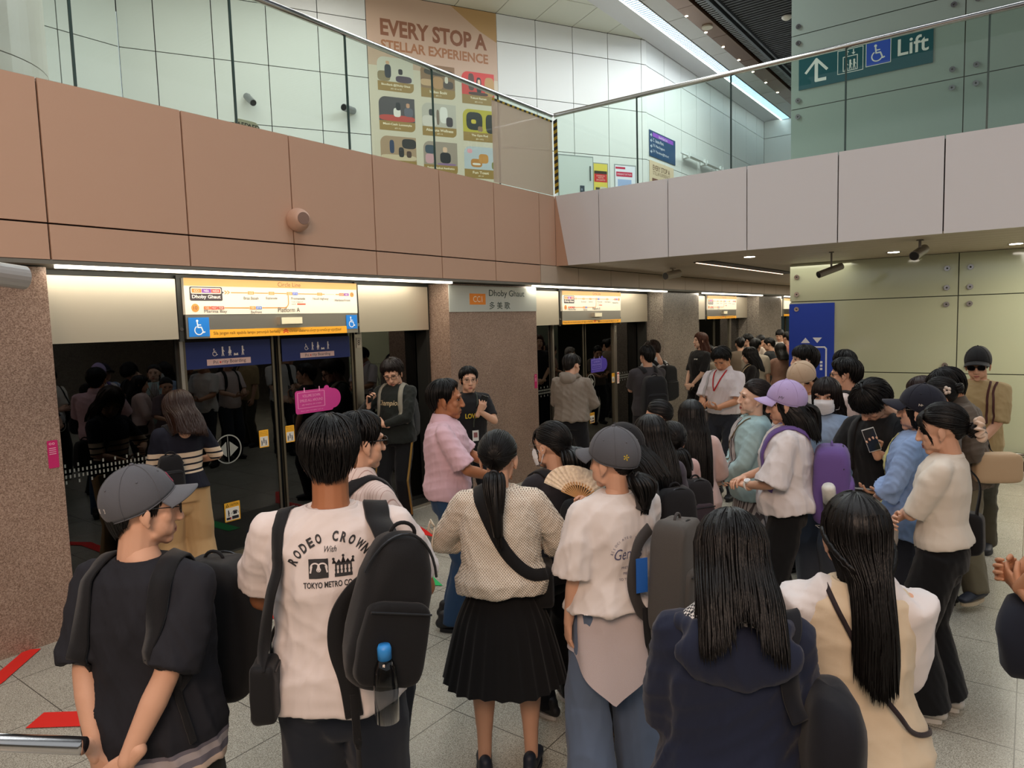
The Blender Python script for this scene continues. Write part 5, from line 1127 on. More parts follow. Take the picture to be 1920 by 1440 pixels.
def cap_meshes(col, brimcol=None, tilt=0.0, size=1.0, brimL=0.072):
    c = Vector((0, -0.012, 0.040)); rx, ry, rz = 0.0845*size, 0.104*size, 0.098*size; n, m = 72, 14; V = []; F = []
    zl = lambda ph: 0.050*max(0, math.cos(ph))**1.2+0.004-0.022*max(0, -math.cos(ph))
    for k in range(n):
        ph = 2*PI*k/n; the = math.acos((zl(ph)-c.z)/rz); seam = 1-0.012*(abs(((k*6/n)+0.0) % 1-0.5) > 0.47)
        for i in range(m+1):
            th = the*i/m; s_ = seam if 0.1 < i/m else 1; bulge = 1; V.append(c+Vector((rx*math.sin(th)*math.sin(ph)*s_*bulge, ry*math.sin(th)*math.cos(ph)*s_*bulge, rz*math.cos(th)*(1.0+0.03*math.cos(th)))))
        e = V[-1]; V.append(Vector((e.x*0.93, c.y+(e.y-c.y)*0.93, e.z+0.004)))
    w_ = m+2
    for k in range(n):
        k2 = (k+1) % n
        for i in range(w_-1): F.append((k*w_+i, k*w_+i+1, k2*w_+i+1, k2*w_+i))
    mb = MB(); mb.v = [tuple(v) for v in V]; mb.f = F
    for q in range(6):
        k = (q*n//6) % n; mb.tube([Vector(V[k*(m+2)+i])*1.0+(Vector(V[k*(m+2)+i])-c).normalized()*0.0008 for i in range(1, m+1)], 0.0013, 5)
    rim = [Vector(V[k*(m+2)+m])+Vector((0, 0, 0.001)) for k in range(n)]; mb.tube(rim+[rim[0]], 0.0022, 5)
    for q in range(6):
        k = (q*n//6+n//12) % n; e_ = Vector(V[k*(m+2)+m//2]); o_ = (e_-c).normalized(); mb.tube([e_-o_*0.001, e_+o_*0.0014], 0.0032, 8)
    mb.tube([c+Vector((0, 0, rz*1.02)), c+Vector((0, 0, rz*1.02+0.007))], [0.009, 0.005], 10)
    br = MB(); N = 22; top = []; 
    for lay in (0, 1):
        for i in range(N+1):
            ph = R(-58+116*i/N); s, co = math.sin(ph), math.cos(ph); z0 = zl(ph); sn = math.sqrt(max(0, 1-((z0-c.z)/rz)**2))
            pin = c+Vector((rx*sn*s, ry*sn*co, 0)); pin.z = z0+0.001
            ext = brimL*math.cos(ph*1.35)**0.6 if abs(ph*1.35) < PI/2 else 0
            for j in range(5):
                t = j/4; p = pin+Vector((0.35*s*ext*t, ext*t, -0.010*t-0.020*(s*s)*t)); p.z -= lay*0.0035; top.append(p)
    K = (N+1)*5; fs = []
    for i in range(N):
        for j in range(4):
            a = i*5+j; fs.append((a, a+1, a+6, a+5)); fs.append((K+a, K+a+5, K+a+6, K+a+1))
        a = i*5+4; fs.append((a, a+K, a+K+5, a+5))
    br.v = [tuple(v) for v in top]; br.f = fs
    return mb, br
def zbase(mb, M): V = xform(np.array(mb.v), M); return V, mb.f

class Person: pass
def ik(S_, T, L1, L2, pole):
    S_, T, pole = Vector(S_), Vector(T), Vector(pole); d = T-S_; D = min(d.length, (L1+L2)*0.995); d.normalize(); T = S_+d*D
    a = (L1*L1-L2*L2+D*D)/(2*D); h = math.sqrt(max(0, L1*L1-a*a)); p = (pole-d*pole.dot(d)).normalized(); return S_+d*a+p*h, T
ARMS = {  # wrist target, elbow pole, finger direction, palm normal, curl  (right arm; mirrored for the left)
 'hang': ((0.235, 0.03, 0.80), (0.3, -1, 0), (0, 0.12, -1), (-1, 0, 0), 0.35),
 'hangf': ((0.20, 0.10, 0.82), (0.4, -1, 0), (-0.1, 0.25, -1), (-1, 0, 0), 0.4),
 'clasp_front': ((0.055, 0.20, 0.93), (1, -0.6, 0), (-1, 0.25, -0.25), (0, -1, -0.2), 0.5),
 'clasp_waist': ((0.07, 0.24, 1.04), (1, -0.5, -0.3), (-1, 0.35, 0.05), (0, -1, -0.3), 0.5),
 'clasp_back': ((0.045, -0.235, 0.87), (1, -0.5, 0), (-0.7, -0.2, -0.7), (0, 1, 0), 0.5),
 'cross': ((-0.06, 0.235, 1.15), (1, 0.1, -0.6), (-1, -0.1, 0.15), (0, -1, 0), 0.3),
 'phone': ((0.10, 0.30, 1.18), (0.6, -0.4, -1), (-0.35, 0.75, 0.55), (-0.2, -0.6, 0.8), 0.75),
 'phonelow': ((0.08, 0.30, 1.06), (0.7, -0.4, -1), (-0.4, 0.9, 0.2), (-0.2, -0.2, 1), 0.75),
 'chest': ((0.08, 0.22, 1.22), (0.9, -0.2, -0.8), (-0.7, 0.2, 0.6), (0, -1, 0), 0.55),
}
def person(label, x, y, face, h=1.70, sex='m', look=(0, 0, 0), tone='light', hair='short', haircol='#0c0a09', hairkw=None, top=None, bottom=None, shoes='#1c1c1e', sole=None,
           aR='hang', aL='hang', lean=0, feet=None, lod=1, build=1.0, hs=1.06, tail=None, bun=None, cap=None, mask=False, glasses=None, sway=0.0, name='person', belt=None, legs=1.0):
    P = Person(); P.root = root = empty(name, (x, y, 0), R(face)); tag(root, label, 'person')
    s = h/1.72; P.s = s; f = sex == 'f'; P.lod = lod; seed = int(abs(x*131+y*977)) % 9999; P.seed = seed
    la = R(lean)
    def U(p):
        p = Vector(p); t = max(0, min(1, (p.z-0.90)/0.35)); a = la*t; z = p.z-0.92; y_ = p.y*math.cos(a)+z*math.sin(a); z_ = z*math.cos(a)-p.y*math.sin(a)
        return Vector(((p.x+sway*t)*s, y_*s, (z_+0.92)*s))
    P.U = U
    legs0 = legs
    # --- torso profile: z, half width, half depth, y
    if f: prof = [(0.84, 0.150, 0.105, -0.01), (0.92, 0.168, 0.120, -0.012), (1.00, 0.150, 0.108, 0), (1.09, 0.122, 0.090, 0.004), (1.18, 0.130, 0.100, 0.008), (1.27, 0.146, 0.112, 0.012), (1.35, 0.148, 0.098, 0.002), (1.41, 0.120, 0.074, -0.012), (1.455, 0.062, 0.055, -0.014)]; sw = 0.158
    else: prof = [(0.84, 0.150, 0.108, 0), (0.92, 0.163, 0.118, 0), (1.00, 0.154, 0.112, 0), (1.09, 0.146, 0.106, 0.004), (1.18, 0.156, 0.112, 0.004), (1.27, 0.168, 0.120, 0.0), (1.35, 0.172, 0.108, -0.004), (1.41, 0.140, 0.082, -0.014), (1.455, 0.070, 0.062, -0.014)]; sw = 0.182
    bw = build; P.prof = prof
    sh = {1: U((sw*bw, -0.008, 1.385)), -1: U((-sw*bw, -0.008, 1.385))}; P.sh = sh
    L1, L2 = 0.285*s, 0.245*s; arms = {}
    for sg, a in ((1, aR), (-1, aL)):
        a = ARMS[a] if isinstance(a, str) else a
        T, pole, hd, pn, curl = a
        mir = lambda v: Vector((v[0]*sg, v[1], v[2]))
        tgt = U(mir(T)) if T[2] > 0.9 or abs(lean) > 0 else mir(T)*s
        el, wr = ik(sh[sg], tgt, L1, L2, mir(pole)); arms[sg] = (sh[sg], el, wr, mir(hd), mir(pn), curl)
    P.arms = arms
    ft = feet or ((0.10, 0.0, 8), (-0.10, 0.0, 8))   # right, left: x, y, toe-out degrees
    legs = {}
    for sg, q in ((1, ft[0]), (-1, ft[1])):
        hip = Vector((0.088*sg*s*bw+sway*0.3*s, 0, 0.90*s)); ank = Vector((q[0]*s, q[1]*s, 0.085*s)); kn, an = ik(hip, ank, 0.43*s, 0.405*s, (0.1*sg, 1, 0.0)); legs[sg] = (hip, kn, an, q[2])
    P.legs = legs
    # --- head placement
    neck = U((0, -0.012, 1.44)); yaw, pit, rol = look
    hscale = s**0.4*hs
    Mh = Matrix.Translation(U((0, 0.012-0.02*(pit < 0), 1.72-0.122*hscale/s))+Vector((0, 0.06*math.sin(R(max(0, pit)))*s, -0.035*math.sin(R(abs(pit)))*s))) @ Euler((R(-pit)-la*0.5, R(rol), R(yaw)), 'ZYX').to_matrix().to_4x4() @ Matrix.Scale(hscale, 4)
    P.Mh = Mh
    # --- skin: head + arms + hands + trunk and legs, one mesh
    Vh, Fh, parts, hbv = head_of(sex, lod); P.hbv = hbv
    Vs, Fs, Ms = [], [], []
    def put(V, F, slot=0): b = sum(len(v) for v in Vs); Vs.append(V); Fs.extend([tuple(b+i for i in q) for q in F]); Ms.extend([slot]*len(F))
    put(xform(Vh, Mh), Fh)
    if lod < 2 or True:
        for V, F, sl in parts: put(xform(V, Mh), F, sl)
    b = Blob(); k = 0.86 if f else 1.0
    hb = Mh @ Vector((0, -0.018, -0.10))
    b.tube([U((0, -0.015, 1.38)), U((0, -0.014, 1.45)), hb], [(0.085*s, 0.062*s), (0.060*s*k, 0.058*s*k), 0.046*s*k])
    b.tube([sh[-1], U((0, -0.012, 1.400)), sh[1]], [0.034*s, 0.052*s, 0.034*s]); b.tube([U((0, 0, 1.28)), U((0, 0, 1.1))], [(0.12*s, 0.075*s), (0.115*s, 0.085*s)])
    for sg in (1, -1):
        S_, E_, W_, hd, pn, curl = arms[sg]; kk = k*(0.9+0.1*bw)
        b.tube([S_, S_.lerp(E_, 0.35), E_], [0.036*s*kk, 0.041*s*kk, 0.037*s*kk]); b.tube([E_, E_.lerp(W_, 0.3), W_.lerp(E_, 0.12), W_], [0.037*s*kk, 0.039*s*kk, 0.028*s*kk, 0.026*s*kk])
    V, F = b.melt([0.0085, 0.011, 0.016][lod], 4); put(V, F)
    for sg in (1, -1):
        S_, E_, W_, hd, pn, curl = arms[sg]; V, F = hand_of(round(curl, 2), lod); d = hd.normalized(); n = (pn-d*pn.dot(d)).normalized(); xx = d.cross(-n)
        # canonical: y = d, -z = n (palm), x = y cross z
        A = np.array([[xx.x, d.x, -n.x], [xx.y, d.y, -n.y], [xx.z, d.z, -n.z]]); Vl = V.copy()
        if sg == 1: Vl[:, 0] *= -1; F = [tuple(reversed(q)) for q in F]
        put((Vl*s*(0.92 if f else 1.0))@A.T+np.array(W_), F)
    b = Blob(); lr = (0.88 if f else 1.0)*legs0
    for sg in (1, -1):
        hip, kn, an, to = legs[sg]; b.tube([hip, hip.lerp(kn, 0.45), kn], [0.082*s, 0.068*s*lr, 0.051*s*lr]); b.tube([kn, kn.lerp(an, 0.28), kn.lerp(an, 0.7), an], [0.050*s*lr, 0.054*s*lr, 0.036*s*lr, 0.031*s*lr])
        fd = Vector((math.sin(R(to*sg)), math.cos(R(to*sg)), 0)); b.tube([an+Vector((0, 0, -0.03*s))-fd*0.03*s, an+Vector((0, 0, -0.05*s))+fd*0.11*s], [0.03*s, 0.022*s])
    b.tube([Vector((0, 0, 0.97*s)), Vector((0, 0, 1.0*s)), U((0, 0, 1.2))], [(0.125*s, 0.085*s), (0.13*s, 0.09*s), (0.115*s, 0.085*s)])
    bare = bottom and bottom.get('kind') == 'skirt'
    V, F = b.melt((0.011 if bare else 0.022) if lod < 2 else 0.03, 4); put(V, F)
    body = mesh_obj('body', np.vstack(Vs), Fs, skinmat(tone), root); body.data.polygons.foreach_set('material_index', Ms); P.body = body
    # --- clothes
    t = top or {}; tc = t.get('col', '#dddddd'); hem = t.get('hem', 0.86); ease = t.get('ease', 0.018); flare = t.get('flare', 0.012); slv = t.get('sleeve', 0.7); sr = t.get('sr', 0.066); amp = t.get('fold', 0.007)
    b = Blob(); pts = []; rad = []
    for z, rx, ry, cy in [(hem, 0, 0, 0)]+[q for q in prof if q[0] > hem+0.03]:
        if rx == 0:
            for (za, a1, b1, c1), (zb, a2, b2, c2) in zip(prof[:-1], prof[1:]):
                if za <= z <= zb or z < prof[0][0]: u = max(0, (z-za)/(zb-za)); rx, ry, cy = a1+(a2-a1)*u, b1+(b2-b1)*u, c1+(c2-c1)*u; break
        low = max(0, min(1, (1.30-z)/0.42)); e_ = ease+flare*low+(-ease*0.55 if z > 1.44 else 0)
        if t.get('fit') and 1.0 < z < 1.2: e_ -= 0.006
        tin = t.get('gather', 0)*max(0, 1-abs(z-hem)/0.06)
        pts.append(U((0, cy, z))); rad.append(((rx*bw+e_-tin)*s, (ry*(0.5+0.5*bw)+e_-tin)*s))
    b.tube(pts, rad, seg=22, flat=True)
    vs_ = 0.72 if t.get('vest') else 1.0
    b.tube([sh[-1].lerp(sh[1], (1-vs_)/2), U((0, -0.012, 1.400)), sh[1].lerp(sh[-1], (1-vs_)/2)], [0.054*s, 0.066*s, 0.054*s])
    if not t.get('vest'):
        for sg in (1, -1):
            S_, E_, W_ = arms[sg][:3]; e0 = (0.050+0.18*max(0, sr-0.05))*s; em = sr*s; e1 = t.get('sr1', sr*0.98)*s
            if slv <= 1: Q = S_.lerp(E_, slv); dr = Vector((0, 0, -0.012*s)); b.tube([S_+dr*0.3, S_.lerp(Q, 0.4)+dr*0.6, Q+dr], [e0+0.004, em*0.94, e1*0.96], flat=True)
            else:
                Q = E_.lerp(W_, min(1, slv-1)); b.tube([S_, S_.lerp(E_, 0.5), E_], [e0+0.004, em*0.88, em*0.82]); b.tube([E_, E_.lerp(Q, 0.5), Q], [em*0.82, (em*0.8+e1)/2, e1], flat=True)
            if t.get('puff'): b.ell(S_.lerp(E_, 0.30)+Vector((0.0, 0, 0.01)), (0.068*s, 0.068*s, 0.070*s))
    vx = [0.0095, 0.012, 0.018][lod]; V, F = b.melt(vx, 3)
    fm = np.clip((1.40*s-V[:, 2])/(0.16*s), 0.25, 1.0); V = folds(V, F, amp*1.25*s, seed, 9, 0.5, mask=fm); V = folds(V, F, amp*0.55*s, seed+5, 24, 0.6)
    if t.get('vneck'):
        pass
    sm = t.get('mat') or cloth(tc); shirt = mesh_obj(t.get('name', 'shirt'), V, F, sm, root); P.shirt = shirt; P.bvh = bvh_of(V, F); P.Vsh = (V, F)
    # neckline band
    nb = t.get('collar', 'band'); zc = 1.452
    if nb:
        mb = MB(); n = 28; r0 = (0.076 if not f else 0.070)
        if nb == 'band': rows = [(r0+0.012, zc-0.012), (r0+0.004, zc+0.006), (r0-0.004, zc+0.006), (r0-0.004, zc-0.01)]; dip = t.get('dip', 0.035)
        else: rows = [(r0-0.006, zc+0.034), (r0+0.014, zc-0.006), (r0+0.026, zc-0.022), (r0+0.028, zc-0.018), (r0+0.0, zc+0.045), (r0-0.012, zc+0.045)]; dip = 0.05
        g = 0 if nb == 'band' else 0.22
        idx = []
        for k_ in range(n+1):
            ph = g+(2*PI-2*g)*k_/n
            for (rr, zz) in rows: fr = max(0, math.cos(ph)); mb.v.append(tuple(U((rr*math.sin(ph), -0.014+rr*0.92*math.cos(ph)+0.012*fr, zz-dip*fr**2))))
        m_ = len(rows)
        for k_ in range(n):
            for i in range(m_-1): mb.f.append((k_*m_+i, k_*m_+i+1, (k_+1)*m_+i+1, (k_+1)*m_+i))
        mb.build('collar', t.get('collarmat') or sm, shirt, True)
    # --- bottoms
    q = bottom or {'kind': 'pants'}; bc = q.get('col', '#1b1c20'); bm_ = q.get('mat') or cloth(bc, 0.9)
    if q.get('kind', 'pants') == 'skirt':
        zt, zb_ = q.get('top', 1.04), q.get('hem', 0.55); n, m = 120, 18; mb = MB(); pl = q.get('pleats', 22); fl = q.get('flare', 0.10)
        for i in range(m+1):
            u = i/m; z = zt+(zb_-zt)*u; hipb = math.sin(min(1, u*2.2)*PI/2)
            rx, ry = 0.128+0.045*hipb+fl*u, 0.100+0.030*hipb+fl*u*0.8
            for k_ in range(n):
                a = 2*PI*k_/n; w_ = (abs(((k_*pl/n) % 1)-0.5)*2-0.5)*0.022*min(1, u*1.6)*q.get('pd', 1.0); rr = 1+w_/rx*1.2
                mb.v.append((rx*rr*math.sin(a)*s, ry*rr*math.cos(a)*s, (z-0.006*math.sin(a*5+seed)*u)*s))
        for i in range(m):
            for k_ in range(n): k2 = (k_+1) % n; mb.f.append((i*n+k_, (i+1)*n+k_, (i+1)*n+k2, i*n+k2))
        mb.build('skirt', bm_, root, True)
    else:
        st = q.get('fit', 'straight'); RR = {'slim': (0.092, 0.080, 0.060, 0.058, 0.046), 'straight': (0.098, 0.092, 0.076, 0.074, 0.066), 'wide': (0.104, 0.108, 0.105, 0.112, 0.118), 'baggy': (0.106, 0.104, 0.095, 0.092, 0.082)}[st]
        b = Blob(); hz_ = q.get('hem', 0.05)
        for sg in (1, -1):
            hip, kn, an, to = legs[sg]; ae = kn.lerp(an, (0.49-hz_)/(0.49-0.085)) if hz_ < 0.45 else kn
            if hz_ < 0.085: ae = an+Vector((0, -0.012, -(0.085-hz_)*s))
            b.tube([hip+Vector((0, 0, 0.03)), hip.lerp(kn, 0.5), kn, kn.lerp(ae, 0.5), ae], [RR[i]*s for i in range(5)], flat=True)
        zt = q.get('top', 1.03); b.ell((0, 0, 0.80*s), (0.11*s, 0.085*s, 0.09*s)); b.tube([Vector((0, 0, 0.83*s)), Vector((0, 0, 0.93*s)), U((0, 0, zt))], [((0.155*bw)*s, 0.118*s), ((0.172*bw)*s, 0.128*s), ((0.148*bw if not f else 0.132)*s, (0.112 if not f else 0.10)*s)], seg=20, flat=True)
        V, F = b.melt([0.011, 0.014, 0.02][lod], 3); V = folds(V, F, 0.008*s*q.get('fold', 1.0), seed+3, 11, 0.7); mesh_obj('trousers', V, F, bm_, root)
    if belt: mb = MB(); mb.tube([(0.15*math.sin(2*PI*i/24)*s*bw*1.03, 0.118*math.cos(2*PI*i/24)*s*1.02, 1.015*s) for i in range(25)], 0.014*s, 6); mb.build('belt', cloth(belt), root)
    # --- shoes
    if 'u' not in _shoe: _shoe['u'] = shoe_shape(0)
    V0, F0 = _shoe['u']
    if shoes:
        for sg in (1, -1):
            hip, kn, an, to = legs[sg]; a = R(to*sg); M = Matrix.Translation((an.x, an.y-0.01, an.z-0.085*s)) @ Matrix.Rotation(-a, 4, 'Z') @ Matrix.Scale(s*(0.92 if f else 1.0), 4)
            sh_ = mesh_obj('shoe', xform(V0*np.array([1, 1, 1.0])+np.array([0, 0, 0.012]), M), F0, mat('shoe_'+shoes.strip('#'), shoes, 0.55), root)
            mb = MB(); out = [(0.040*math.sin(t_)*(1.12 if math.cos(t_) > 0 else 0.92), 0.045+0.125*math.cos(t_)) for t_ in [2*PI*i/22 for i in range(22)]]; mb.prism([(a_, b_, 0.0) for a_, b_ in out], (0, 0, 0.026)); V, F = zbase(mb, M)
            mesh_obj('sole', V, F, mat('sole_'+(sole or shoes).strip('#'), sole or shoes, 0.6), sh_, False)
    # --- hair
    hk = dict(hairkw or {}); hm = hairmat(haircol)
    if hair:
        lk = hk.pop('locks', [260, 90, 0][lod])
        if cap: hk['thick'] = 0.003; hk['cap'] = True
        mb = hair_mesh(hair, locks=lk, seed=seed, **hk)
        if bun:
            c_ = Vector(bun[0]); r_ = bun[1]; rg = random.Random(seed)
            for i in range(70):
                a = rg.uniform(0, 2*PI); e_ = rg.uniform(-1, 1); ps = [c_+Vector((math.cos(a+j*0.35)*math.cos(e_)*r_, math.sin(a+j*0.35)*math.cos(e_)*r_*0.8, math.sin(e_+j*0.12)*r_)) for j in range(7)]; mb.tube(ps, [r_*0.09*math.sin(PI*(j+0.7)/7.4)+0.002 for j in range(7)], 5)
            bb = MB().tube([c_+Vector((0, 0, -r_*0.8)), c_+Vector((0, 0, -r_*0.4)), c_, c_+Vector((0, 0, r_*0.4)), c_+Vector((0, 0, r_*0.8))], [r_*0.45, r_*0.82, r_*0.92, r_*0.82, r_*0.45], 14); mb.add(bb.v, bb.f)
        if tail: tm = tail_mesh(**tail); mb.add(tm.v, tm.f)
        V, F = zbase(mb, Mh); P.hair = mesh_obj('hair', V, F, hm, root)
        if tail and tail.get('p0'):
            p = Vector(tail['p0']); mb = MB(); d = (Vector(tail['p1'])-p).normalized(); a_ = d.orthogonal().normalized(); b_ = d.cross(a_)
            mb.tube([p+d*0.012+(a_*math.cos(2*PI*i/16)+b_*math.sin(2*PI*i/16))*0.017 for i in range(17)], 0.006, 8); V, F = zbase(mb, Mh); mesh_obj('hair_tie', V, F, mat('hair_tie', '#1c1a1c', 0.6), P.hair)
    # --- headwear, mask, glasses
    if cap:
        cm_, bm2 = cap_meshes(cap['col'], size=cap.get('size', 1.0), brimL=cap.get('brim', 0.072)); Mc = Mh @ Matrix.Translation((0, -0.0, cap.get('z', 0.0))) @ Matrix.Rotation(R(cap.get('tilt', 0)), 4, 'X') @ Matrix.Rotation(R(cap.get('turn', 0)), 4, 'Z'); P.Mc = Mc
        V, F = zbase(cm_, Mc); co = mesh_obj('cap', V, F, cloth(cap['col'], 0.85, 600, 0.25), root); V, F = zbase(bm2, Mc); mesh_obj('brim', V, F, cloth(cap.get('brimcol', cap['col']), 0.85, 600, 0.25), co); P.cap = co
    if mask:
        mb = MB(); n, m = 20, 14
        for i in range(m+1):
            z = -0.112+0.112*i/m
            for k_ in range(n+1):
                ph = R(-56+112*k_/n); zz = -0.002+(z*0.98)*(1-0.30*abs(ph)/R(56))-0.010*abs(ph)/R(56); d = Vector((math.sin(ph), math.cos(ph), 0)); r_ = hbv.ray_cast(Vector((0, 0, zz))+d*0.2, -d); rr = (0.2-(r_[3] or 0.12))
                base = 0.060+0.036*max(0, math.cos(ph))**2-0.012*abs(zz+0.06)/0.06
                zc_ = [(-0.13, 0.070), (-0.112, 0.078), (-0.09, 0.092), (-0.06, 0.103), (-0.035, 0.110), (-0.01, 0.101), (0.02, 0.095)]; rc = 0.1
                for (a1, b1), (a2, b2) in zip(zc_[:-1], zc_[1:]):
                    if a1 <= zz <= a2: rc = b1+(b2-b1)*(zz-a1)/(a2-a1)
                rr = max(rr+0.003, base+(rc-base)*max(0, math.cos(ph*1.35))**1.4)+0.001*math.sin(i*2.4); mb.v.append((d.x*rr, d.y*rr, zz))
        for i in range(m):
            for k_ in range(n): a = i*(n+1)+k_; mb.f.append((a, a+1, a+n+2, a+n+1))
        for sg in (1, -1):
            for zz in (-0.012, -0.082): mb.tube([(sg*0.066, 0.034, zz), (sg*0.079, 0.010, (zz-0.02)*0.8), (sg*0.086, -0.016, -0.008 if zz > -0.05 else -0.03)], 0.0014, 5)
        V, F = zbase(mb, Mh); mesh_obj('face_mask', V, F, mat('mask_white', '#e6e9ee', 0.8, spec=0.2), root)
    if glasses:
        mb = MB(); ln = MB(); gc = '#141416' if glasses != 'wire' else '#8a7f74'; gr = {'wire': 0.0011, 'sun': 0.0028}.get(glasses, 0.0018); zc_ = 0.004
        for sg in (1, -1):
            ring = []
            for i in range(21):
                t_ = 2*PI*i/20; cx = 0.0235*abs(math.cos(t_))**0.7*(1 if math.cos(t_) > 0 else -1); cz = 0.0175*abs(math.sin(t_))**0.7*(1 if math.sin(t_) > 0 else -1); ring.append((sg*0.033+cx, 0.099-0.05*abs(sg*0.033+cx)**1.2*1.6, zc_+cz))
            mb.tube(ring, gr, 6, cap=False); ln.v += ring[:-1]; ln.f.append(tuple(range(len(ln.v)-20, len(ln.v)))); mb.tube([(sg*0.057, 0.096, zc_+0.006), (sg*0.074, 0.088, zc_+0.008), (sg*0.083, 0.0, zc_+0.01), (sg*0.084, -0.014, -0.004)], gr*0.9, 6)
        mb.tube([(-0.010, 0.100, zc_+0.004), (0, 0.103, zc_+0.007), (0.010, 0.100, zc_+0.004)], gr, 6)
        V, F = zbase(mb, Mh); g_ = mesh_obj('glasses', V, F, mat('frame_'+gc.strip('#'), gc, 0.25, 0.3), root); V, F = zbase(ln, Mh)
        mesh_obj('lenses', V, F, mat('sun_lens', '#0a080a', 0.22, spec=0.3) if glasses == 'sun' else glassmat('lens_clear', '#f4f6f6', 0.8), g_, False)
    return P

# ---- straps, ribbons, bags
def crom(pts, n):
    P = [Vector(p) for p in pts]; P = [P[0]*2-P[1]]+P+[P[-1]*2-P[-2]]; out = []; k = len(P)-3
    for i in range(n+1):
        u = k*i/n; j = min(int(u), k-1); t = u-j; a, b, c, d = P[j:j+4]
        out.append(0.5*((2*b)+(c-a)*t+(2*a-5*b+4*c-d)*t*t+(3*b-a-3*c+d)*t**3))
    return out
def strap(name, P, pts, w, m, parent, th=0.004, n=40, off=0.004, hug=True, closed=False):
    """ribbon lying on the clothes of P through local control points"""
    C_ = crom([P.U(p) for p in pts], n); Q = []; NN = []
    for c in C_:
        r = P.bvh.find_nearest(c); nn = r[1].normalized(); side = (c-r[0]).dot(nn)
        if side < off or hug and side < 0.035: q = r[0]+nn*(off+0.002)
        else: q = c
        Q.append(q); NN.append(nn)
    for _ in range(7):
        NN = [(NN[max(i-1, 0)]+NN[i]*2+NN[min(i+1, n)]).normalized() for i in range(n+1)]; Q = [(Q[max(i-1, 0)]+Q[i]*2+Q[min(i+1, n)])/4 for i in range(n+1)]
    mb = MB()
    for i in range(n+1):
        t = (Q[min(i+1, n)]-Q[max(i-1, 0)]).normalized(); sd = t.cross(NN[i]).normalized()
        r = P.bvh.find_nearest(Q[i]); lift = 0
        if (Q[i]-r[0]).dot(r[1]) < off: lift = off-(Q[i]-r[0]).dot(r[1])
        q = Q[i]+NN[i]*lift
        for a, c in ((-w/2, 0), (-w/2*0.92, th), (w/2*0.92, th), (w/2, 0)): mb.v.append(tuple(q+sd*a+NN[i]*c))
    for i in range(n):
        for k in range(4): k2 = (k+1) % 4; mb.f.append((i*4+k, i*4+k2, (i+1)*4+k2, (i+1)*4+k))
    mb.f.append((3, 2, 1, 0)); mb.f.append((n*4, n*4+1, n*4+2, n*4+3))
    return mb.build(name, m, parent, True)
def supershape(c, r, e=0.35, nu=40, nv=24, taper=0.0, belly=0.0, rot=None):
    """rounded box: exponent e small = boxier"""
    V = []; F = []
    sp = lambda v, p: abs(v)**p*(1 if v >= 0 else -1)
    for i in range(nv+1):
        th = -PI/2+PI*i/nv
        for k in range(nu):
            ph = 2*PI*k/nu; z = sp(math.sin(th), e); cr = sp(math.cos(th), e); tp = 1-taper*(z*0.5+0.5)
            v = Vector((r[0]*cr*sp(math.cos(ph), e)*tp, r[1]*cr*sp(math.sin(ph), e)*(1-taper*0.6*(z*0.5+0.5))-belly*max(0, -z)*0.5, r[2]*z))
            if rot is not None: v = rot @ v
            V.append(Vector(c)+v)
    for i in range(nv):
        for k in range(nu): k2 = (k+1) % nu; F.append((i*nu+k, i*nu+k2, (i+1)*nu+k2, (i+1)*nu+k))
    return np.array([tuple(v) for v in V]), F
def bag_root(P, name, label, cat='backpack'):
    e = empty(name, P.root.location, P.root.rotation_euler.z); return tag(e, label, cat)
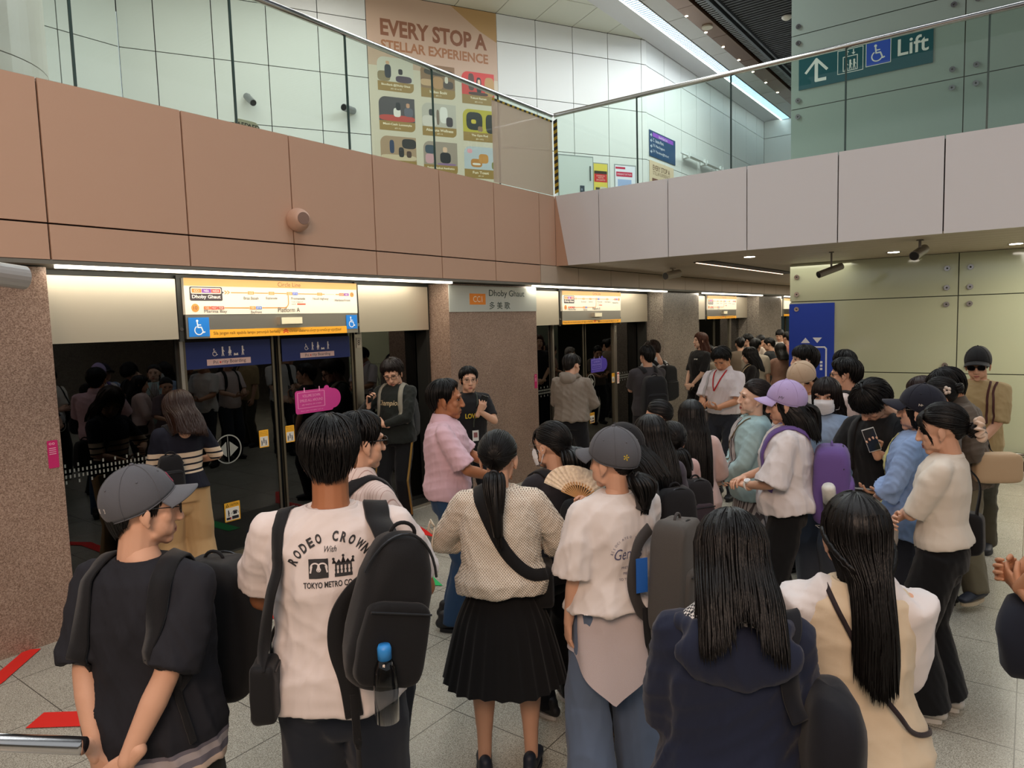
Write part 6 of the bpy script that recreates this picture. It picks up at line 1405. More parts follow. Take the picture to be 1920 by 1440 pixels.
def backpack(P, label, col='#17181a', c=(0, -0.235, 1.16), r=(0.155, 0.085, 0.235), straps='both', pocket=True, strapcol=None, pack_rot=None, strap_w=0.055, pocketcol=None, e=0.42, name='backpack', front=False, taper=0.18):
    B = bag_root(P, name, label); m = cloth(col, 0.75, 500, 0.3); sm = cloth(strapcol or col, 0.75, 500, 0.3); s = P.s; rot = pack_rot.to_matrix() if pack_rot is not None else None
    sg = 1 if front else -1; cc = P.U(c)
    V, F = supershape(cc, [q*s for q in r], e, taper=taper, rot=rot); V = folds(V, F, 0.006, P.seed+9, 12, 0.8); mesh_obj('bag_body', V, F, m, B)
    R3 = rot if rot is not None else Matrix.Identity(3)
    if pocket:
        V, F = supershape(cc+R3 @ Vector((0, sg*(r[1]*0.82)*s, -r[2]*0.33*s)), [r[0]*0.8*s, 0.035*s, r[2]*0.52*s], 0.4, 28, 16, taper=0.05, rot=rot); V = folds(V, F, 0.004, P.seed+11, 14, 0.8)
        pk = mesh_obj('front_pocket', V, F, cloth(pocketcol or col, 0.75, 500, 0.3), B)
        mb = MB(); mb.tube([cc+R3 @ Vector((r[0]*0.7*t*s, sg*(r[1]*0.82+0.034)*s, -r[2]*0.33*s+r[2]*0.40*s)) for t in (-1, -0.5, 0, 0.5, 1)], 0.0035, 6); mb.build('zip', mat('zip_dark', '#2c2d30', 0.35, 0.5), pk)
        mb = MB()
        for i in range(15):
            t_ = -1.15+2.3*i/14; mb.v.append(tuple(cc+R3 @ Vector((r[0]*0.94*math.sin(t_)*s, sg*r[1]*0.55*s, r[2]*(0.2+0.80*math.cos(t_*1.05))*s))))
        pts = [Vector(v) for v in mb.v]; mb = MB().tube(pts, 0.004, 6); mb.build('zip', mat('zip_dark', '#2c2d30', 0.35, 0.5), B)
    top = cc+R3 @ Vector((0, 0, r[2]*0.97*s)); MB().tube([top+R3 @ Vector((0.035*math.cos(t)*s, 0, 0.03*math.sin(t)*s)) for t in [PI*i/10 for i in range(11)]], 0.006, 8).build('carry_handle', sm, B, True)
    sides = {'both': (1, -1), 'right': (1,), 'left': (-1,), 'none': ()}[straps]; yb = -sg
    for a in sides:
        q = [(0.06*a, sg*0.12, 1.38), (0.085*a, sg*0.09, 1.43), (0.105*a, 0, 1.47), (0.115*a, -sg*0.09, 1.40), (0.125*a, -sg*0.13, 1.25), (0.145*a, -sg*0.11, 1.14), (0.15*a, -sg*0.05, 1.08)]
        strap('shoulder_strap', P, q, strap_w, sm, B, th=0.008, off=0.005)
    return B
def crossbody(P, label, col='#17181a', side=1, z=0.86, r=(0.11, 0.045, 0.085), strap_w=0.03, name='shoulder_bag', y=0.0, out=0.06, shoulder=-1, cat='bag', bagcol=None, x=None, strap_front=True, rz=0, strap_back=True, lean_=0):
    """bag on one hip, strap running over the other shoulder"""
    B = bag_root(P, name, label, cat); m = cloth(bagcol or col, 0.7, 500, 0.3); s = P.s; bx = (x if x is not None else (0.17+out))*side
    cc = Vector((bx*s, y*s, z*s)); rot = Euler((0, R(lean_), R(90+rz))).to_matrix()
    V, F = supershape(cc, [q*s for q in r], 0.35, taper=0.05, rot=rot); V = folds(V, F, 0.004, P.seed+21, 14, 0.9); b = mesh_obj('bag_body', V, F, m, B)
    tp = cc+Vector((0, 0, r[2]*0.8*s)); MB().tube([tp+rot @ Vector((r[0]*0.75*t*s, -r[1]*1.0*s, 0)) for t in (-1, 0, 1)], 0.003, 6).build('zip', mat('zip_dark', '#2c2d30', 0.35, 0.5), b)
    zt = z+r[2]*0.7; k = side; h_ = shoulder
    fr = [(bx, y+r[0]*0.8, zt), (0.15*k, 0.13, (zt+1.12)/2+0.02), (0.04*k, 0.17, 1.18), (0.06*h_, 0.15, 1.34), (0.10*h_, 0.03, 1.47)] if h_ != k else [(bx, y+r[0]*0.8, zt), (0.19*k, 0.12, 1.1), (0.15*k, 0.13, 1.3), (0.125*h_, 0.02, 1.47)]
    bk = [(0.10*h_, 0.03, 1.47), (0.06*h_, -0.12, 1.36), (0.03*k, -0.16, 1.18), (0.14*k, -0.14, (zt+1.12)/2), (bx, y-r[0]*0.8, zt)] if h_ != k else [(0.125*h_, 0.02, 1.47), (0.15*k, -0.13, 1.3), (0.19*k, -0.12, 1.1), (bx, y-r[0]*0.8, zt)]
    sm = cloth(col, 0.7, 500, 0.3)
    if strap_front: strap('strap', P, fr, strap_w, sm, B)
    if strap_back: strap('strap', P, bk, strap_w, sm, B)
    return B
def held(P, name, label, cat, W, size, m, sg=1, d=(0, 0.09, -0.01), tilt=(0, 0, 0), rz=0):
    """small flat thing lying in the hand of arm sg"""
    S_, E_, W_, hd, pn, curl = P.arms[sg]; dd = hd.normalized(); n = (pn-dd*pn.dot(dd)).normalized(); xx = dd.cross(n)
    c = W_+dd*d[1]*P.s+n*0.022+xx*d[0]; M = Matrix((( xx.x, dd.x, n.x, c.x), (xx.y, dd.y, n.y, c.y), (xx.z, dd.z, n.z, c.z), (0, 0, 0, 1))) @ Euler(tuple(R(t) for t in tilt)).to_matrix().to_4x4()
    e = empty(name, P.root.location, P.root.rotation_euler.z); mb = MB().box(-size[0]/2, size[0]/2, -size[1]/2, size[1]/2, -size[2]/2, size[2]/2); V, F = zbase(mb, M); mesh_obj('case', V, F, m, e, False)
    mb = MB().box(-size[0]*0.46, size[0]*0.46, -size[1]*0.47, size[1]*0.47, size[2]/2, size[2]/2+0.0008); V, F = zbase(mb, M); mesh_obj('screen', V, F, mat('screen_dark', '#20242a', 0.12), e, False)
    return tag(e, label, cat)
def on_shirt(P, draw, c, w=1.0, ink='#26262a', name='print', back=True, parent=None, yaw=0, z=None, size=1.0):
    """artwork drawn on a flat Face, pressed onto the clothes"""
    sgn = -1 if back else 1; a = R(yaw); nrm = Vector((math.sin(a), sgn*math.cos(a), 0)); u = Vector((0, 0, 1)).cross(nrm); o = P.U(c)
    fr = Face(o, u); mb = MB(); draw(fr, mb)
    out = []
    for v in mb.v:
        v = Vector(v); st = v+fr.n*0.25; r = P.bvh.ray_cast(st, -fr.n); out.append(tuple((r[0]+fr.n*0.0025) if r[0] else v))
    return mesh_obj(name, out, mb.f, mat('ink_'+ink.strip('#'), ink, 0.7), parent or P.shirt, False)
SPOT = {
 'graycap': (-2.166, 0.996, 1.682, 27.3),
 'rodeo': (-1.792, 1.415, 1.817, 43.7),
 'sunglass': (-2.357, 2.022, 1.720, -10.6),
 'pink': (-3.200, 3.521, 1.721, -49.7),
 'staff': (-4.528, 5.345, 1.667, -119.7),
 'gold': (-5.346, 5.122, 1.762, 196.2),
 'stripe': (-5.241, 2.746, 1.651, 74.3),
 'hoodie': (-4.339, 6.992, 1.710, 9.8),
 'darktee': (-3.977, 8.267, 1.741, 45.7),
 'whitepack': (-4.168, 8.882, 1.803, 73.1),
 'longbrown': (-4.276, 10.810, 1.846, 146.6),
 'lanyard': (-2.812, 7.822, 1.761, 169.8),
 'teal': (-1.578, 4.974, 1.646, 121.6),
 'purplecap': (-1.182, 4.396, 1.682, 103.1),
 'maskblue': (-1.165, 5.343, 1.637, 162.3),
 'strapman': (-1.716, 6.952, 1.793, 113.9),
 'beigecap': (-1.420, 5.789, 1.727, 153.8),
 'glassesman': (-1.228, 6.306, 1.716, 86.0),
 'behindglasses': (-1.433, 7.282, 1.736, 31.1),
 'curly': (-0.760, 5.149, 1.682, 158.4),
 'hairclip': (-0.489, 5.658, 1.631, 64.9),
 'fringewoman': (-0.690, 6.565, 1.565, 86.0),
 'navycap': (-0.533, 4.749, 1.637, 86.4),
 'scrunchie': (-0.334, 4.083, 1.632, 84.7),
 'brownjacket': (-0.395, 6.109, 1.681, 121.7),
 'blackcap': (-0.362, 7.206, 1.757, 170.9),
 'navywoman': (-0.595, 1.708, 1.608, 24.2),
 'beigevest': (-0.391, 2.158, 1.579, 24.3),
 'ponycap': (-1.407, 2.594, 1.621, 54.5),
 'mesh': (-1.917, 2.451, 1.614, 34.0),
 'maskpony': (-2.005, 3.032, 1.571, 71.5),
 'maskcap': (-1.569, 3.057, 1.580, 82.2),
 'behindcap': (-1.648, 3.474, 1.573, 55.4),
 'peeking': (-2.207, 4.801, 1.490, 84.7),
 'pinkcollar': (-1.758, 4.005, 1.460, 58.7),
 'longpink': (-1.886, 4.605, 1.524, 27.3),
 'far1': (-4.650, 12.255, 1.581, 120.8),
 'far2': (-4.318, 11.751, 1.574, 60.2),
 'far3': (-4.423, 13.187, 1.691, 28.5),
 'far4': (-4.630, 14.289, 1.722, 78.0),
 'far5': (-3.688, 11.735, 1.714, -2.6),
 'lace': (-3.321, 10.371, 1.631, 112.8),
 'far6': (-4.688, 15.241, 1.672, -42.9),
 'far7': (-4.030, 13.727, 1.659, 86.4),
 'far8': (-4.487, 16.027, 1.762, 180.6),
 'far9': (-3.460, 12.393, 1.606, 45.6),
 'far10': (-3.923, 14.568, 1.746, 60.1),
 'edgeman': (0.273, 3.302, 1.815, 83.3),
}
# ================================================================ the crowd
def who(key, label, **k):
    x, y, h, a = SPOT[key]; return person(label, x, y, a, h, **k)
SKH = {'y': 0}
# ---- front row
p = who('graycap', 'young man in grey cap and dark tee seen from behind, hands clasped behind his back', lod=0, look=(-48, 4, 0), tone='light', hair='short', cap=dict(col='#54565c', brimcol='#5f6268', tilt=8, size=1.04, z=0.0, brim=0.066), glasses='thin',
        top=dict(mat=bandcloth('hem_bands', [(0.76, 0.80, '#cdb8a8'), (0.80, 0.825, '#6e6a74'), (0.825, 0.85, '#a8a0a2'), (0.85, 0.865, '#6e6a74')], '#222329'), hem=0.79, ease=0.03, flare=0.03, sleeve=0.86, sr=0.078, sr1=0.088, fold=0.010), bottom=dict(col='#2a2c27', fit='straight'), hs=1.0,
        aR='clasp_back', aL=((0.055, -0.20, 0.80), (1, -0.3, 0), (-0.5, 0.1, -1), (0, 1, 0), 0.45), build=1.02)
b = backpack(p, 'black backpack worn on the chest of the man in the grey cap', '#121215', c=(0.05, 0.285, 1.10), r=(0.155, 0.12, 0.25), front=True, strap_w=0.06)
for a in (1, -1): strap('webbing_strap', p, [(0.15*a, -0.115, 1.20), (0.168*a, -0.115, 1.10), (0.17*a, -0.10, 1.0), (0.20*a, -0.10, 0.90)], 0.022, cloth('#121215', 0.75, 500, 0.3), b, th=0.003)
def patch2(fr, mb): fr.rect(mb, -0.028, -0.001, -0.012, 0.012); fr.rect(mb, 0.003, 0.028, -0.012, 0.012)
# cap badge
def on_mesh(o, Mx, origin, direction, draw, u, name, ink, lift=0.0012):
    V, F = _np(o.data); bv = bvh_of(V, F); fr = Face(Mx @ Vector(origin), (Mx.to_3x3() @ Vector(u)).normalized(), ((Mx.to_3x3() @ Vector(direction)).normalized()).cross((Mx.to_3x3() @ Vector(u)).normalized()))
    mb = MB(); draw(fr, mb); out = []
    for v in mb.v: v = Vector(v); r = bv.ray_cast(v+fr.n*0.12, -fr.n); r = r if r[0] else bv.find_nearest(v); out.append(tuple(r[0]+(r[1] if r[1].dot(fr.n) > 0 else fr.n)*lift))
    return mesh_obj(name, out, mb.f, mat('ink_'+ink.strip('#'), ink, 0.7), o, False)
on_mesh(p.cap, p.Mc, (0, 0.10, 0.10), (0, 0.75, 0.66), lambda f, mb: (f.ring(mb, 0, 0, 0.010, 0.020, seg=16), f.rect(mb, -0.03, 0.03, -0.022, -0.018)), (-1, 0, 0), 'badge', '#b02a50')
on_mesh(p.cap, p.Mc, (0.045, -0.16, 0.03), (0.3, -0.95, 0), lambda f, mb: f.rect(mb, -0.016, 0.016, -0.007, 0.007), (1, 0.3, 0), 'tag', '#b8b4b0')
r = p.bvh
# ---- the man in the white print tee
p = who('rodeo', 'man in white back-printed tee seen from behind with a black backpack on one shoulder', lod=0, look=(4, 6, 0), tone='tan', hair='short', hairkw=dict(thick=0.016, locks=420, rough=0.006),
        top=dict(col='#ddd3d0', hem=0.86, ease=0.028, flare=0.028, sleeve=0.70, sr=0.074, sr1=0.084, fold=0.011), bottom=dict(col='#1f2530', fit='baggy'), build=1.04, hs=1.0,
        aR=((0.12, 0.26, 1.02), (1, -0.2, -0.6), (-0.6, 0.7, 0.2), (0, -0.2, 1), 0.6), aL=((0.10, 0.27, 1.02), (1, -0.3, -0.5), (-0.5, 0.8, 0.2), (0, -0.2, 1), 0.6))
def rodeo(f, mb):
    s = 'RODEO CROWNS'; n = len(s); Rr = 0.116
    for i, ch in enumerate(s):
        if ch == ' ': continue
        a = R(62-124*i/(n-1)); ctr = f.p(-Rr*math.sin(a)*1.0, Rr*math.cos(a)-0.050); u = f.u*math.cos(a)+f.v*math.sin(a); v = f.v*math.cos(a)-f.u*math.sin(a)
        g = Face(ctr, u, v); text(g, mb, ch, -0.0088, 0, h=0.029, w=0.0175 if ch != 'W' else 0.023, bold=0.04)
    text(f, mb, 'With', -0.02, 0.036, h=0.018, w=0.036, shear=0.4)
    # emblem square with a looped letter left bare, and a crown
    Q = 0.058
    def sq(x0, x1, y0, y1, n_=8):
        for i in range(n_):
            for j in range(n_):
                a0, a1 = x0+(x1-x0)*i/n_, x0+(x1-x0)*(i+1)/n_; b0, b1 = y0+(y1-y0)*j/n_, y0+(y1-y0)*(j+1)/n_; k = len(mb.v); mb.v += [tuple(f.p(a0, b0)), tuple(f.p(a1, b0)), tuple(f.p(a1, b1)), tuple(f.p(a0, b1))]; mb.f.append((k, k+1, k+2, k+3))
    sq(-0.068, -0.068+Q, -0.040, -0.040+Q)
    cx = 0.034; f.rect(mb, cx-0.026, cx+0.026, -0.040, -0.030); f.rect(mb, cx-0.024, cx+0.024, -0.006, 0.0)
    for x in (-0.022, -0.011, 0, 0.011, 0.022): f.rect(mb, cx+x-0.0025, cx+x+0.0025, -0.030, -0.004); f.circ(mb, cx+x, -0.020, 0.004, seg=8)
    for x, hh in ((-0.026, 0.014), (0, 0.022), (0.026, 0.014)): f.poly(mb, [(cx+x-0.007, 0.0), (cx+x+0.007, 0.0), (cx+x*1.1, hh)]); f.circ(mb, cx+x*1.1, hh, 0.004, seg=8)
    for x in (-0.013, 0.013): f.poly(mb, [(cx+x-0.008, 0.0), (cx+x+0.008, 0.0), (cx+x, 0.012)])
    text(f, mb, 'TOKYO METRO CO., LTD', -0.085, -0.072, w=0.185, h=0.021, bold=0.02)
on_shirt(p, rodeo, (0.012, -0.3, 1.315), name='back_print', ink='#2b2a2c')
def emb(f, mb):
    f.o = f.p(0.017, 0.004)
    f.ring(mb, -0.066, -0.012, 0.011, 0.0155, seg=20, a0=-40, a1=200); f.ring(mb, -0.044, -0.012, 0.011, 0.0155, seg=20, a0=-20, a1=220); f.line(mb, [(-0.080, -0.026), (-0.076, -0.008)], 0.005); f.line(mb, [(-0.030, -0.026), (-0.034, -0.008)], 0.005); f.ring(mb, -0.055, -0.018, 0.004, 0.007, seg=14)
o = on_shirt(p, emb, (0.012, -0.3, 1.315), name='back_emblem', ink='#d8cfcc')
V, F = _np(o.data); 
for v in o.data.vertices: v.co.y -= 0.002
def shift_rot(rx, ry, rz): return Euler((R(rx), R(ry), R(rz)))
b = backpack(p, 'large black backpack hanging from one shoulder of the man in the white print tee', '#111113', c=(0.175, -0.225, 1.205), r=(0.12, 0.09, 0.215), straps='none', pocketcol='#0e0e10', e=0.62, taper=0.25, pack_rot=shift_rot(-4, 14, 18))
strap('shoulder_strap', p, [(0.20, -0.17, 1.32), (0.17, -0.14, 1.38), (0.145, -0.08, 1.44), (0.13, 0.0, 1.46), (0.125, 0.10, 1.38), (0.13, 0.13, 1.25)], 0.078, cloth('#111113', 0.75, 500, 0.3), b, th=0.008)
strap('loose_strap', p, [(0.17, -0.17, 1.30), (0.08, -0.17, 1.25), (0.03, -0.18, 1.18), (0.02, -0.18, 1.08), (0.045, -0.17, 0.98), (0.06, -0.18, 0.86)], 0.055, cloth('#111113', 0.75, 500, 0.3), b, th=0.007, hug=False)
strap('webbing_strap', p, [(0.06, -0.18, 0.95), (0.065, -0.19, 0.80), (0.07, -0.19, 0.6)], 0.025, cloth('#111113', 0.75, 500, 0.3), b, th=0.003, hug=False)
# backpack print and bottle
mb = MB(); fr = Face(p.U((0.33, -0.40, 1.17)), Vector((0.7, 0.7, 0)).normalized()); 
for i in range(5): fr.line(mb, [(-0.02+0.008*i, 0.02-0.003*i), (-0.012+0.006*i, -0.05+0.006*i)], 0.004)
fr.ring(mb, 0, 0.005, 0.022, 0.028, a0=20, a1=160); V_, F_ = mb.v, mb.f
bb = [c for c in children(b) if c.name.startswith('bag_body')][0]; VV, FF = _np(bb.data); bv = bvh_of(VV, FF)
out = []
for v in V_: q = bv.find_nearest(Vector(v)); out.append(tuple(q[0]+q[1]*0.002))
mesh_obj('emblem', out, F_, mat('ink_peach', '#c79a86', 0.7), bb, False)
e = empty('water_bottle', p.root.location, p.root.rotation_euler.z); c = p.U((0.165, -0.36, 0.96)); 
MB().tube([c, c+Vector((0, 0, 0.10)), c+Vector((0.0, 0, 0.15)), c+Vector((0, 0, 0.185))], [0.034, 0.034, 0.030, 0.014], 18).build('bottle', glassmat('bottle_plastic', '#c8ccd0', 1.2, 0.8), e, True)
MB().tube([c+Vector((0, 0, 0.175)), c+Vector((0, 0, 0.205)), c+Vector((0, 0, 0.215))], [0.019, 0.0195, 0.016], 18).build('bottle_cap', mat('cap_blue', '#2f86d0', 0.4), e, True)
tag(e, 'clear plastic bottle with bright blue cap in the side pocket of the large black backpack', 'bottle')
crossbody(p, 'small black pouch bag at the left hip of the man in the white print tee', '#121214', side=-1, shoulder=-1, z=0.95, r=(0.060, 0.038, 0.088), strap_w=0.045, out=0.025, y=-0.12)

p = who('sunglass', 'man in sunglasses and striped shirt behind the man in the white print tee', lod=0, look=(-8, 0, 0), tone='light', hair='short', hairkw=dict(thick=0.018, locks=260), glasses='sun',
        top=dict(mat=stripecloth('pink_stripe_shirt', '#e2cfc8', '#b8968c', 0, 62, 0.12), hem=0.84, sleeve=0.8, sr=0.07, collar='polo'), bottom=dict(col='#23252b'), aR='clasp_waist', aL='clasp_waist')
backpack(p, 'dark backpack behind the man in sunglasses, hidden but for its straps', '#1a1a1d', c=(0, -0.2, 1.15), r=(0.14, 0.07, 0.2))

# ---- mesh knit top, skirt
def knit(name, col):
    if name in _M: return _M[name]
    m = mat(name, col, 0.9, spec=0.2); nt = m.node_tree; b_ = nt.nodes['Principled BSDF']; tc = nt.nodes.new('ShaderNodeTexCoord'); sx = nt.nodes.new('ShaderNodeSeparateXYZ'); nt.links.new(tc.outputs['Object'], sx.inputs[0])
    def sw_(sock, k):
        q_ = nt.nodes.new('ShaderNodeMath'); q_.operation = 'MULTIPLY'; q_.inputs[1].default_value = k; nt.links.new(sock, q_.inputs[0]); s_ = nt.nodes.new('ShaderNodeMath'); s_.operation = 'SINE'; nt.links.new(q_.outputs[0], s_.inputs[0]); return s_.outputs[0]
    at = nt.nodes.new('ShaderNodeMath'); at.operation = 'ARCTAN2'; nt.links.new(sx.outputs[0], at.inputs[0]); nt.links.new(sx.outputs[1], at.inputs[1])
    a, c_ = sw_(sx.outputs[2], 470.0), sw_(sx.outputs[0], 520.0)
    pr = nt.nodes.new('ShaderNodeMath'); pr.operation = 'MULTIPLY'; nt.links.new(a, pr.inputs[0]); nt.links.new(c_, pr.inputs[1])
    gt = nt.nodes.new('ShaderNodeMath'); gt.operation = 'GREATER_THAN'; gt.inputs[1].default_value = 0.42; nt.links.new(pr.outputs[0], gt.inputs[0])
    mx = nt.nodes.new('ShaderNodeMath'); mx.operation = 'MULTIPLY_ADD'; mx.inputs[1].default_value = -0.75; mx.inputs[2].default_value = 1.0; nt.links.new(gt.outputs[0], mx.inputs[0]); nt.links.new(mx.outputs[0], b_.inputs['Alpha'])
    bp = nt.nodes.new('ShaderNodeBump'); bp.inputs['Strength'].default_value = 0.5; bp.inputs['Distance'].default_value = 0.003; nt.links.new(pr.outputs[0], bp.inputs['Height']); bp.invert = True; nt.links.new(bp.outputs[0], b_.inputs['Normal']); return m
KN = knit('knit_mesh', '#e2d9ca')
p = who('mesh', 'woman in cream open-knit top and black pleated skirt, low ponytail, seen from behind', lod=0, sex='f', look=(-6, 8, 0), tone='light', hair='pulled', hairkw=dict(thick=0.014, locks=300), tail=dict(p0=(0, -0.112, -0.055), p1=(0.0, -0.155, -0.07), p2=(0.01, -0.165, -0.20), p3=(0.025, -0.155, -0.36), thick=0.036, n=70),
        top=dict(name='knit_top', mat=KN, hem=0.93, ease=0.038, flare=0.050, gather=0.035, sleeve=1.35, sr=0.075, sr1=0.070, fold=0.012, dip=0.01), bottom=dict(kind='skirt', col='#0f0f11', top=0.99, hem=0.49, flare=0.125, pleats=24), shoes='#1d2433', legs=1.25, build=1.08,
        aR=((0.11, 0.22, 1.08), (1, -0.2, -0.4), (-0.4, 0.7, 0.6), (-1, 0, 0), 0.4), aL=((0.10, 0.24, 1.10), (1, -0.2, -0.4), (-0.4, 0.7, 0.6), (-1, 0, 0), 0.4), feet=((0.12, 0, 10), (-0.11, -0.03, 8)))
inn = MB(); 
V, F = p.Vsh; 
b = Blob(); b.tube([p.U((0, 0, 0.98)), p.U((0, 0.004, 1.12)), p.U((0, 0.01, 1.27)), p.U((0, 0, 1.33))], [(0.150*p.s, 0.112*p.s), (0.124*p.s, 0.094*p.s), (0.147*p.s, 0.115*p.s), (0.13*p.s, 0.09*p.s)], flat=True); V, F = b.melt(0.012, 3); mesh_obj('camisole', V, F, cloth('#c9b8a2'), p.root)
for a, y0, z0 in ((1, -0.03, 1.27), (-1, -0.03, 1.22), (1, 0.0, 1.10), (-1, 0.05, 1.02)):
    S_, E_, W_ = p.arms[a][:3]; q = S_.lerp(E_, 0.6)+Vector((0.075*a, -0.02, 0)) if z0 > 1.15 else E_+Vector((0.06*a, -0.03, 0))
    mb = MB()
    for k in (-1, 1): mb.tube([q, q+Vector((0.02*a, -0.015*k, 0.03)), q+Vector((0.03*a, -0.02*k, -0.01)), q+Vector((0.01*a, -0.01*k, -0.03))], 0.004, 6)
    for k in (-1, 1): mb.tube([q, q+Vector((0.012*a, 0.008*k, -0.06)), q+Vector((0.018*a, 0.014*k, -0.13)), q+Vector((0.01*a, 0.018*k, -0.19-0.02*k))], 0.0038, 6)
    mb.build('sleeve_tie', cloth('#d8cbb6'), p.shirt, True)
crossbody(p, 'black shoulder bag of the woman in the knit top, its wide strap across her back', '#0e0e10', side=1, shoulder=-1, z=0.95, r=(0.12, 0.05, 0.10), strap_w=0.055, out=0.035, y=0.06)

# ---- grey cap with short ponytail, white tee, jeans
p = who('ponycap', 'woman in grey cap and loose white tee with a paper fan, hoodie round her waist', lod=0, sex='f', look=(30, 0, 0), tone='light', hair='pulled', cap=dict(col='#55575d', tilt=-2, size=1.08, z=0.0), tail=dict(p0=(0, -0.105, -0.045), p1=(0, -0.14, -0.05), p2=(0.0, -0.16, -0.10), p3=(0.01, -0.14, -0.20), thick=0.040, n=80, end=-0.3),
        top=dict(col='#ded6d2', hem=0.93, ease=0.040, flare=0.040, sleeve=0.98, sr=0.088, sr1=0.105, fold=0.012), bottom=dict(col='#5f6f88', fit='wide', hem=0.03), shoes='#8a6a52', build=1.08,
        aR=((-0.02, 0.24, 1.28), (0.9, 0.0, -1), (-0.15, 0.25, 1), (-0.8, -0.2, 0), 0.85), aL='hang', feet=((0.13, 0.03, 8), (-0.16, -0.06, 12)))
# hoodie round the waist
mb = MB(); n, m = 60, 12
for i in range(m+1):
    u = i/m
    for k in range(n+1):
        a = R(60)+(2*PI-R(120))*k/n; w_ = 0.175+0.05*u+0.010*math.sin(a*7+u*4); d_ = 0.135+0.055*u+0.010*math.sin(a*5); point = max(0, 1-abs(a-R(205))/1.1); L_ = 0.26+0.20*point
        mb.v.append(tuple(Vector((w_*math.sin(a), d_*math.cos(a), 1.0-L_*u))*p.s))
for i in range(m):
    for k in range(n): a = i*(n+1)+k; mb.f.append((a, a+1, a+n+2, a+n+1))
mb.build('tied_hoodie', mat('hoodie_lilac', '#c4babd', 0.9, bump=0.3, bscale=300), p.root, True)
mb = MB(); mb.tube([Vector((0.178*math.sin(2*PI*i/24), 0.14*math.cos(2*PI*i/24), 0.985))*p.s for i in range(25)], 0.026, 8); mb.tube([Vector((0.02, 0.165, 0.98)), Vector((0.05, 0.19, 0.86)), Vector((0.04, 0.17, 0.7))], [0.03, 0.03, 0.025], 8); mb.build('hoodie_sleeve', mat('hoodie_lilac', '#b3a7ac', 0.9), p.root, True)
def genius(f, mb):
    s_ = 'ASSOCIATED WITH'
    for i, ch in enumerate(s_):
        if ch == ' ': continue
        a = R(80-130*i/(len(s_)-1)); ctr = f.p(-0.075*math.sin(a), 0.075*math.cos(a)); g = Face(ctr, f.u*math.cos(a)+f.v*math.sin(a), f.v*math.cos(a)-f.u*math.sin(a)); text(g, mb, ch, -0.004, 0, h=0.009)
    text(f, mb, 'Genius', -0.07, -0.01, h=0.045, w=0.13, shear=0.35); text(f, mb, 'PRETTY GOOD', -0.04, -0.05, h=0.01); text(f, mb, 'PIECES', -0.03, -0.075, h=0.01); text(f, mb, 'TO THE WORLD', -0.05, -0.10, h=0.01)
on_shirt(p, genius, (-0.0, -0.3, 1.20), name='back_print', ink='#5a5a78')
on_mesh(p.cap, p.Mc, (-0.075, -0.13, 0.035), (-0.6, -0.8, 0), lambda f, mb: [f.poly(mb, [(0.004*math.cos(a)+0.008*math.cos(a+0.4*s_), 0.004*math.sin(a)+0.008*math.sin(a+0.4*s_)) for s_ in (-1, 0, 1)]+[(0, 0)]) for a in [2*PI*i/5 for i in range(5)]] and f.line(mb, [(0, 0), (0.004, -0.014)], 0.002), (0.8, -0.6, 0), 'flower', '#c8b02c')
b = backpack(p, 'grey backpack hanging from one shoulder of the woman in the grey cap', '#4a4744', c=(0.17, -0.235, 1.13), r=(0.145, 0.085, 0.235), straps='right', strap_w=0.06, pack_rot=shift_rot(0, 6, 40), strapcol='#3f3c3b', e=0.3, taper=0.1)
strap('loose_strap', p, [(0.09, -0.17, 1.33), (0.0, -0.21, 1.27), (-0.03, -0.22, 1.13), (0.0, -0.21, 1.0), (0.06, -0.20, 0.93)], 0.05, cloth('#3f3c3b', 0.75, 500, 0.3), b, th=0.007, hug=False)
strap('webbing_strap', p, [(0.03, -0.22, 1.0), (0.03, -0.235, 0.88), (0.045, -0.235, 0.76)], 0.028, cloth('#1a1a1c', 0.75, 500, 0.3), b, th=0.003, hug=False)
mb = MB(); fr = Face(p.U((-0.005, -0.245, 1.17)), Vector((1, 0, 0))); fr.rect(mb, -0.02, 0.03, -0.09, 0.05, 0, 0.003); mb.build('blue_tag', mat('tag_blue', '#1f5cae', 0.5), b, False)
# paper fan
e = empty('paper_fan', p.root.location, p.root.rotation_euler.z); W_ = p.arms[1][2]; c = W_+Vector((-0.03, 0.03, 0.075)); mb = MB(); rb = MB(); n = 26; up = Vector((-0.25, 0.1, 1)).normalized(); sd = Vector((-0.85, 0.45, 0)).normalized(); nn = up.cross(sd)
for i in range(n+1):
    a = R(-62+124*i/n); d = up*math.cos(a)+sd*math.sin(a); z = nn*(0.003 if i % 2 else -0.003)
    mb.v += [tuple(c+d*0.07+z*0.5), tuple(c+d*0.165+z)]
    if i % 2 == 0: rb.tube([c, c+d*0.085], [0.0022, 0.004], 5)
for i in range(n): mb.f.append((2*i, 2*i+1, 2*i+3, 2*i+2))
mb.build('leaf', mat('fan_paper', '#f0dcc4', 0.8, var=0.22, vscale=70), e, False); rb.build('ribs', mat('fan_bamboo', '#c49a68', 0.6), e, False); tag(e, 'pale folding paper fan held up beside the grey capped woman\u2019s face', 'fan')

